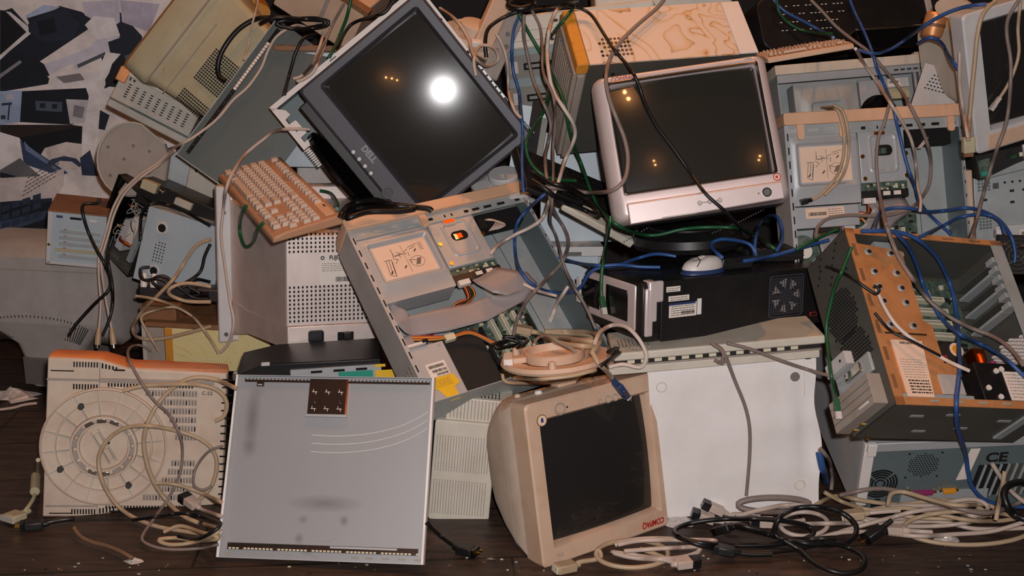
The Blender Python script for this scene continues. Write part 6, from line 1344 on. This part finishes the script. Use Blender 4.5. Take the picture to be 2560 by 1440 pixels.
cable(NC, 'thick cream cable from the top centre into the open centre case', [(1430, 8), (1407, 13), (1387, 33), (1373, 77), (1368, 127), (1372, 180), (1383, 227), (1407, 267), (1430, 303), (1438, 333), (1430, 363), (1413, 400), (1392, 467), (1376, 498), (1357, 544), (1326, 568), (1287, 587), (1248, 611), (1226, 636)], .0048, 'cab_white', taut=10)
cable(NC, 'short cream cable with a clear plug hanging inside the centre case', [(1420, 716), (1408, 735), (1392, 760), (1382, 784)], .0045, 'cab_white', plugs=(('rj45', 1),))
cable(NC, 'cream cable segment along the floor of the centre case', [(1308, 710), (1345, 727), (1392, 740)], .0038, 'cab_white')
cable(VC, 'grey-brown cable hanging from the top and curling into the centre case', [(1310, 37), (1310, 93), (1320, 143), (1333, 200), (1353, 247), (1370, 283), (1377, 317), (1370, 360), (1363, 400), (1370, 467), (1384, 525), (1411, 572), (1421, 607), (1407, 653), (1364, 700), (1318, 751), (1292, 801), (1283, 846)], .0045, 'cab_grey', taut=10)
cable(VC, 'thin grey cable hanging from the top down the right rim of the centre case', [(1330, 27), (1350, 67), (1356, 120), (1358, 180), (1383, 240), (1388, 300), (1383, 367), (1383, 433), (1380, 513), (1376, 556), (1392, 595), (1407, 653), (1427, 704), (1462, 762), (1489, 822)], .0036, 'cab_grey', taut=10)
cable(VC, 'pinkish cable hanging along the right edge of the charcoal monitor', [(1240, 85), (1250, 100), (1263, 133), (1270, 173), (1272, 233), (1287, 277), (1303, 295)], .004, 'cab_cream')
cable(VC, 'large grey cable loop hanging over the left side of the silver monitor', [(1660, 0), (1640, 23), (1593, 63), (1553, 103), (1527, 143), (1515, 193), (1523, 247), (1543, 300), (1562, 350), (1570, 400), (1562, 447), (1533, 475), (1480, 482), (1420, 474), (1352, 466)], .0048, 'cab_grey', taut=8)
cable(PC_, 'thin black cable crossing the silver monitor screen diagonally', [(1400, 12), (1433, 17), (1460, 25), (1483, 43), (1513, 90), (1540, 130), (1577, 173), (1597, 213), (1613, 260), (1640, 313), (1680, 367), (1720, 423), (1763, 483), (1807, 523), (1853, 570), (1887, 593), (1923, 620)], .0038, 'cab_black', taut=10)
cable(PC_, 'black cable arching along the top edge at the centre and down the case side', [(1447, 3), (1400, 13), (1333, 20), (1283, 33), (1247, 50), (1220, 73), (1213, 107), (1216, 143)], .005, 'cab_black')
cable(PC_, 'black bundle of cable ends at the very top centre', [(1265, -10), (1290, 10), (1330, 12), (1300, 22), (1270, 12), (1310, 0), (1340, 8)], .009, 'cab_black')
cable(VC, 'tangle of pinkish cable right of the charcoal monitor top', [(1100, 20), (1140, 50), (1170, 95), (1185, 140), (1215, 165), (1245, 150), (1235, 120), (1200, 115), (1185, 150), (1190, 190)], .0042, 'cab_cream')
cable(PC_, 'tangle of black cable left of the silver monitor foot', [(1330, 430), (1370, 455), (1420, 470), (1470, 500), (1500, 540), (1450, 520), (1400, 500), (1360, 470), (1330, 450)], .006, 'cab_black')
cable(NC, 'blue cable loop standing up beside the black monitor stand', [(1807, 645), (1780, 620), (1783, 605), (1813, 598), (1873, 610), (1890, 640), (1887, 613), (1897, 567), (1920, 542), (1943, 543), (1955, 573), (1953, 607), (1940, 628)], .0045, 'cab_blue')
cable(NC, 'blue cable from the power bricks into the open tower', [(1857, 653), (1907, 645), (1960, 632), (2007, 618), (2073, 600)], .005, 'cab_blue')
cable(NC, 'green cable leading from the large power brick into the open tower', [(1990, 625), (2003, 617), (2057, 590), (2093, 573)], .0042, 'cab_green')
# right side
cable(VC, 'brown-grey cable from the top right looping down across the open right case', [(2027, 0), (2055, 28), (2090, 66), (2128, 97), (2170, 128), (2205, 167), (2239, 208), (2267, 250), (2291, 295), (2312, 340), (2326, 392), (2325, 450), (2311, 485), (2282, 517), (2235, 535), (2183, 540), (2124, 538), (2072, 546), (2045, 567), (2040, 592)], .0045, 'cab_grey', taut=10)
cable(NC, 'blue cable across the black printer to the edge-on keyboard', [(1934, 0), (1962, 28), (2014, 56), (2083, 94)], .0042, 'cab_blue')
cable(NC, 'green cable across the black printer', [(1942, 0), (1948, 30), (1975, 60), (2020, 80), (2080, 84)], .0036, 'cab_green')
cable(NC, 'long blue cable from the top right down the middle of the right case', [(2125, 0), (2139, 35), (2159, 76), (2180, 128), (2194, 174), (2215, 222), (2232, 264), (2243, 312), (2253, 354), (2267, 410), (2288, 469), (2296, 497), (2314, 526), (2343, 555), (2378, 586)], .0042, 'cab_blue', taut=10)
cable(NC, 'blue cable swagged below the black printer to the top right corner', [(2465, 10), (2413, 17), (2361, 35), (2309, 66), (2257, 104), (2222, 125), (2184, 134), (2146, 125)], .0045, 'cab_blue')
cable(NC, 'short blue cable left of the white monitor', [(2295, 109), (2326, 94), (2354, 108), (2371, 139), (2396, 174)], .0045, 'cab_blue')
cable(NC, 'blue cable arching over the top rim of the open tower to the case fan', [(2185, 575), (2200, 532), (2226, 521), (2270, 520), (2314, 529), (2358, 527), (2416, 520), (2460, 529), (2503, 555), (2530, 596), (2538, 634), (2536, 657)], .0045, 'cab_blue')
cable(NC, 'blue cable crossing behind the top rim of the open tower', [(2300, 592), (2358, 564), (2401, 543), (2460, 536), (2498, 552), (2512, 585)], .0042, 'cab_blue')
cable(NC, 'long blue cable over the open tower down to the floor cables', [(2153, 578), (2222, 578), (2282, 592), (2330, 629), (2359, 673), (2379, 721), (2391, 782), (2397, 862), (2399, 923), (2391, 1003), (2393, 1064), (2401, 1092), (2414, 1133), (2420, 1178), (2430, 1216), (2455, 1245), (2484, 1258), (2529, 1266), (2570, 1268)], .0048, 'cab_blue', taut=12)
cable(NC, 'blue cable slanting across the open tower to the right edge', [(2242, 584), (2270, 617), (2290, 657), (2310, 717), (2334, 766), (2363, 806), (2403, 838), (2463, 866), (2516, 899), (2570, 950)], .0045, 'cab_blue', taut=12)
cable(VC, 'grey cable slanting across the open tower towards the right edge', [(2208, 540), (2226, 592), (2250, 649), (2282, 697), (2322, 750), (2371, 790), (2423, 818), (2483, 842), (2524, 870), (2560, 915)], .0048, 'cab_grey', taut=12)
cable(VC, 'grey cable hanging down the drive tray of the right case', [(2223, 262), (2210, 310), (2197, 342), (2191, 400), (2197, 473), (2209, 532), (2215, 560)], .0042, 'cab_grey')
cable(VC, 'thin grey cable down the right half of the right case', [(2139, 122), (2163, 163), (2194, 208), (2225, 257), (2250, 295), (2277, 347), (2288, 399), (2295, 469), (2302, 500), (2300, 530)], .004, 'cab_cream', taut=8)
cable(NC, 'white cable on the rusty drive cage of the open tower', [(2189, 717), (2210, 766), (2242, 814), (2290, 854), (2363, 899), (2423, 927)], .004, 'cab_white')
cable(PC_, 'black cable ending in a knot on the rusty drive cage', [(2066, 665), (2121, 689), (2161, 717), (2190, 735), (2198, 722), (2184, 715)], .0035, 'cab_black')
cable(PC_, 'black cable across the paper label of the open tower', [(2187, 782), (2226, 826), (2282, 854), (2351, 890)], .003, 'cab_black')
cable(PC_, 'beige cable with a small black plug on the sticker of the right case', [(2055, 268), (2090, 272), (2104, 302), (2111, 347), (2107, 399), (2090, 444), (2048, 490), (2025, 500)], .0038, 'cab_beige', plugs=(('molex', 1),))
cable(PC_, 'second beige cable beside the one with the small black plug', [(2083, 262), (2107, 278), (2120, 330), (2121, 392), (2104, 444), (2062, 488)], .0035, 'cab_beige')
cable(NC, 'thick beige cable along the left edge of the white monitor', [(2490, 0), (2458, 35), (2444, 87), (2437, 156), (2430, 226), (2423, 312), (2420, 352)], .0048, 'cab_beige')
cable(NC, 'thin beige cable with a clear plug in front of the white monitor screen', [(2552, 0), (2545, 69), (2547, 132), (2534, 181), (2514, 222), (2492, 254)], .004, 'cab_beige', plugs=(('rj45', 1),))
cable(VC, 'long grey cable down the white monitor screen and past the right case', [(2548, 0), (2521, 45), (2517, 87), (2527, 156), (2524, 243), (2514, 312), (2489, 382), (2468, 451), (2455, 500), (2440, 556), (2428, 598)], .0045, 'cab_grey', taut=8)
cable(NC, 'pinkish cable between the right case and the white monitor', [(2399, 132), (2399, 208), (2405, 255), (2412, 300), (2420, 345)], .004, 'cab_cream')
cable(VC, 'grey cable bundle hanging down the white case front', [(1787, 862), (1803, 872), (1817, 897), (1838, 953), (1862, 1013), (1874, 1069), (1874, 1142), (1866, 1239)], .0038, 'cab_grey')
cable(VC, 'grey cable tied in a small bunch at the bezel lip of the white case', [(1780, 860), (1800, 872), (1812, 890), (1806, 905), (1790, 903)], .0034, 'cab_grey', strands=2, spread=7)
cable(VC, 'grey cable from the white case bezel across to the open tower', [(1817, 858), (1873, 872), (1940, 897), (2007, 920), (2087, 943)], .004, 'cab_grey')
cable(NC, 'green cable with a clear plug hanging beside the open tower', [(2129, 617), (2109, 669), (2089, 713), (2077, 758), (2066, 814), (2071, 882), (2079, 943), (2089, 991), (2094, 1024)], .004, 'cab_green', plugs=(('rj45_green', 1),), taut=12)
# on the upside-down monitor
t = thing('monitor_stand', 'cream round monitor foot on top of the upside-down beige monitor', 'monitor stand', loc=at(1388, 905, 2.45), ypr=(0, -4, -5))
b = MB(); b.lathe([(.112, .0), (.116, .006), (.112, .014), (.106, .012), (.075, .010), (.07, -.014), (.04, -.018)], 'beige_warm', 48, (False, True)); b.build('foot_dish', t, smooth=30)
b = MB(); b.lathe([(.064, .008), (.064, .026), (.058, .028), (.055, .012), (.03, .010), (.001, .010)], 'beige_warm', 36); b.build('hub_ring', t, smooth=30)
b = MB(); b.box(-.108, -.04, .010, -.088, .02, .024, 'white'); b.box(-.088, -.028, .010, -.060, .0, .022, 'beige_warm')
for a in (25, 150, 265): b.cyl((.094 * math.cos(R(a)), .094 * math.sin(R(a)), .010), (.094 * math.cos(R(a)), .094 * math.sin(R(a)), .026), .009, 'beige_warm', .007, n=14)
b.boxc(.0, -.055, .02, .016, .006, .008, 'slot_cream'); b.build('clips', t, bev=.002)
bpy.context.view_layer.update()
cable(PC_, 'beige power cord coiled behind the round foot, large plug at its left end', [(1480, 880), (1500, 850), (1480, 832), (1420, 828), (1360, 830), (1480, 838), (1470, 848), (1380, 845), (1490, 856), (1478, 866), (1400, 858), (1350, 834), (1330, 829)], .0058, 'cab_beige', plugs=(('iec_beige', 1),))
cable(VC, 'pale loop of cable right of the round foot', [(1487, 858), (1500, 831), (1531, 813), (1567, 818), (1598, 849), (1616, 889), (1602, 918), (1558, 911), (1522, 918)], .0048, 'cab_white')
cable(VC, 'video cable with a blue plug hanging over the upside-down monitor', [(1480, 880), (1496, 908), (1510, 922), (1524, 937), (1538, 956)], .0052, 'cab_beige', plugs=(('vga', 1),))
cable(VC, 'cream cable in loops under the round foot on the upside-down monitor', [(1256, 935), (1265, 955), (1320, 958), (1390, 955), (1440, 945), (1490, 925), (1430, 940), (1350, 948), (1285, 945)], .004, 'cab_beige')
cable(PC_, 'thin pale cable with a grey end lying on the round foot', [(1335, 862), (1345, 845), (1370, 840), (1395, 855), (1425, 870), (1440, 880)], .0036, 'warm_grey')
cable(PC_, 'black cords bunched between the round foot and the white case', [(1230, 862), (1270, 850), (1240, 870), (1300, 858), (1255, 842), (1320, 848), (1290, 870)], .0042, 'cab_black')
cable(PC_, 'black cords right of the round foot beside the white case bezel', [(1520, 880), (1545, 870), (1530, 895), (1552, 880), (1515, 905), (1500, 915)], .0042, 'cab_black')
# heap of cords on the floor, right
def ell(cx, cy, rx, ry, a0, a1, n=14, tilt=0):
    out = []
    for k in range(n + 1):
        a = R(a0 + (a1 - a0) * k / n); x, y = rx * math.cos(a), ry * math.sin(a); out.append((cx + x * math.cos(R(tilt)) - y * math.sin(R(tilt)), cy + x * math.sin(R(tilt)) + y * math.cos(R(tilt))))
    return out
CRM, BG = 'cab_cream', 'cab_beige'
cable(PC_, 'cream cord coil in front of the upside-down monitor, white socket end at left', [(1600, 1372)] + ell(1580, 1385, 90, 34, 20, 560, 26) + [(1500, 1395), (1450, 1405), (1437, 1413)], .0052, BG, plugs=(('iec_beige', 1),))
cable(PC_, 'cream cord with a black-tipped plug right of the coil in front of the upside-down monitor', ell(1640, 1372, 110, 26, 200, 520, 20) + [(1660, 1400), (1690, 1410)], .0052, CRM, plugs=(('iec', 1),))
cable(PC_, 'long cream cord strands running right from the upside-down monitor foot', [(1545, 1362), (1600, 1352), (1700, 1350), (1790, 1352), (1740, 1366), (1640, 1372), (1560, 1378)], .0048, CRM)
cable(PC_, 'cream cord with an upright black-tipped plug beside the white case, rear one', [(1900, 1290), (1860, 1285), (1830, 1288), (1808, 1280)], .005, CRM, plugs=(('iec', 1),))
cable(PC_, 'cream cord with a black-tipped plug beside the white case, front one', [(1905, 1302), (1850, 1300), (1810, 1306), (1785, 1300)], .005, CRM, plugs=(('iec', 1),))
cable(PC_, 'thick grey coil of cable against the foot of the white case', ell(1935, 1262, 90, 18, 180, 700, 24), .007, 'cab_grey')
for k, (P, m, lb) in enumerate((
    (ell(2010, 1310, 60, 30, 0, 700, 30), CRM, 'cream coil of cord right of the black plug in the floor heap'),
    ([(1840, 1292), (1900, 1275), (1980, 1262), (2070, 1275), (2120, 1290), (2200, 1300), (2300, 1292), (2380, 1282)], CRM, 'long cream cord arching over the back of the floor heap'),
    ([(1890, 1308), (1980, 1310), (2100, 1308), (2240, 1306), (2350, 1304), (2440, 1322), (2570, 1320)], CRM, 'long cream cord running straight along the front of the floor heap'),
    ([(2040, 1262), (2090, 1240), (2160, 1252), (2260, 1262), (2350, 1250), (2430, 1262), (2480, 1290)], BG, 'beige cord bundle against the tower back, upper one'),
    (ell(2360, 1275, 130, 22, 170, 520, 22), BG, 'beige cord loop stretched along the tower back'),
    (ell(2300, 1290, 150, 26, 10, 380, 24), CRM, 'cream cord loop in the middle of the floor heap'),
    ([(2060, 1230), (2110, 1256), (2180, 1275), (2260, 1270), (2330, 1282), (2420, 1300), (2500, 1302), (2570, 1290)], BG, 'beige cord crossing the floor heap to the right edge'),
    ([(2100, 1330), (2140, 1318), (2220, 1296), (2290, 1278), (2360, 1272), (2440, 1290), (2470, 1268), (2430, 1248), (2340, 1262)], CRM, 'cream cord doubling back at the right of the floor heap'),
    (ell(2420, 1320, 160, 42, 60, 420, 26), BG, 'wide beige cord loop at the front right of the floor heap'),
    ([(2100, 1238), (2180, 1222), (2240, 1226), (2320, 1250), (2400, 1272), (2470, 1282), (2540, 1260), (2570, 1240)], 'cab_grey', 'pinkish-grey cord arching highest over the floor heap'),
    ([(2220, 1265), (2228, 1235), (2260, 1230), (2310, 1244), (2380, 1262), (2440, 1262)], BG, 'beige cord hooked over the power inlet of the tower back'),
    ([(2480, 1158), (2500, 1190), (2530, 1230), (2570, 1262)], CRM, 'cream cord slanting down from the slots at the tower back'),
    ([(2512, 1178), (2505, 1220), (2495, 1270), (2490, 1300)], BG, 'beige cord hanging upright near the slots at the tower back'),
    ([(2050, 1345), (2110, 1330), (2200, 1332), (2290, 1340), (2380, 1336), (2480, 1328), (2570, 1302)], CRM, 'cream cord along the front edge of the floor heap'),
)): cable(PC_, lb, P, .0052, m, group=None)
cable(PC_, 'cream cord with a black-tipped plug in the middle of the floor heap', [(2010, 1300), (1970, 1306), (1935, 1306)], .005, CRM, plugs=(('iec', 1),))
cable(PC_, 'cream cord with a beige socket end pointing left in the floor heap', [(2250, 1276), (2200, 1280), (2160, 1284)], .005, CRM, plugs=(('iec_beige', 1),))
cable(PC_, 'cream cord with a black-tipped plug at the front right of the floor heap', [(2330, 1330), (2290, 1328), (2262, 1326)], .005, CRM, plugs=(('iec', 1),))
cable(PC_, 'short black plug with brass pins standing at the front of the floor heap', [(2230, 1300), (2215, 1312), (2205, 1320)], .0055, 'cab_black', plugs=(('iec_black', 1),))
cable(PC_, 'black cord in wide loops on the floor, right of the upside-down monitor', ell(1860, 1330, 175, 34, 150, 520, 26) + [(1760, 1365), (1880, 1382), (2000, 1370), (2070, 1352)], .0055, 'cab_black')
cable(PC_, 'black cord forming a large round loop at the front of the floor heap', [(2090, 1345), (1950, 1345), (1945, 1300), (1985, 1272), (2050, 1268), (2110, 1285), (2142, 1320), (2120, 1355), (2060, 1362), (1980, 1352), (1880, 1325), (1810, 1312)], .0058, 'cab_black')
cable(PC_, 'black cord loop reaching furthest forward on the floor', [(1960, 1350), (2000, 1375), (2040, 1410), (2100, 1432), (2150, 1425), (2162, 1395), (2120, 1368), (2060, 1355)], .0058, 'cab_black', plugs=())
cable(PC_, 'black power cord with a chunky black plug in front of the white case', [(1900, 1325), (1870, 1318), (1845, 1312), (1828, 1318)], .0058, 'cab_black', plugs=(('iec_black', 1),))
cable(PC_, 'black power cord with a flat plug lying at the front of the floor heap', [(1930, 1385), (1890, 1386), (1860, 1384), (1838, 1380)], .0055, 'cab_black', plugs=(('iec_black', 1),))
cable(PC_, 'black plug and cord at the right edge beside the tower back', [(2570, 1300), (2530, 1282), (2510, 1240), (2520, 1215), (2550, 1205), (2575, 1215)], .008, 'cab_black')
cable(NC, 'blue cable glimpsed between the white case and the tower', [(2048, 1130), (2056, 1170), (2066, 1205)], .008, 'cab_blue')
cable(PC_, 'grey cable curving down between the white case and the tower', [(2050, 1120), (2072, 1150), (2080, 1190), (2078, 1225)], .005, 'cab_grey')
# litter on the floor
for k, (px, py, s_, m, lb) in enumerate(((1228, 1398, .006, 'chrome', 'small shiny screw on the floor left of the upside-down monitor'), (30, 992, .045, 'bag', 'crumpled clear plastic bag on the floor at the far left'), (335, 1402, .012, 'bag', 'frayed white knot at the end of the brown rope'), (1700, 1308, .025, 'bag', 'crumpled clear plastic at the corner of the upside-down monitor'), (2370, 1352, .02, 'bag', 'bit of clear plastic at the front right of the cord heap'))):
    p = hit_plane_z(px, py, .001); rnd = random.Random(k + 40); b = MB(); rings = []
    for j in range(6):
        f = j / 5; rings.append([(p.x + s_ * (1.05 - f) * (1 + .5 * rnd.uniform(-1, 1)) * math.cos(R(i * 30)) * 1.4, p.y + s_ * (1.05 - f) * (1 + .5 * rnd.uniform(-1, 1)) * math.sin(R(i * 30)), p.z + s_ * .55 * f * (1 + .3 * rnd.uniform(-1, 1))) for i in range(12)])
    b.loft(rings, m); tag(b.build(('screw', 'plastic_bag', 'rope_knot', 'plastic_scrap', 'plastic_scrap')[k], smooth=0), lb, ('screw', 'bag', 'knot', 'litter', 'litter')[k])
rnd = random.Random(77); b = MB()
for k in range(70):
    px, py = rnd.uniform(60, 2500), rnd.uniform(1385, 1436)
    if 540 < px < 1070 and py < 1405 or 1360 < px < 1500: continue
    p = hit_plane_z(px, py, .0005); s_ = rnd.uniform(.001, .0035); b.boxc(p.x, p.y, .001, s_ * 2, s_, .0015, rnd.choice(('slot_cream', 'chip', 'rope', 'steel_pale', 'brown_top')))
tag(b.build('debris', smooth=0), 'fine crumbs and chips scattered over the floor boards in front', 'debris', kind='stuff')
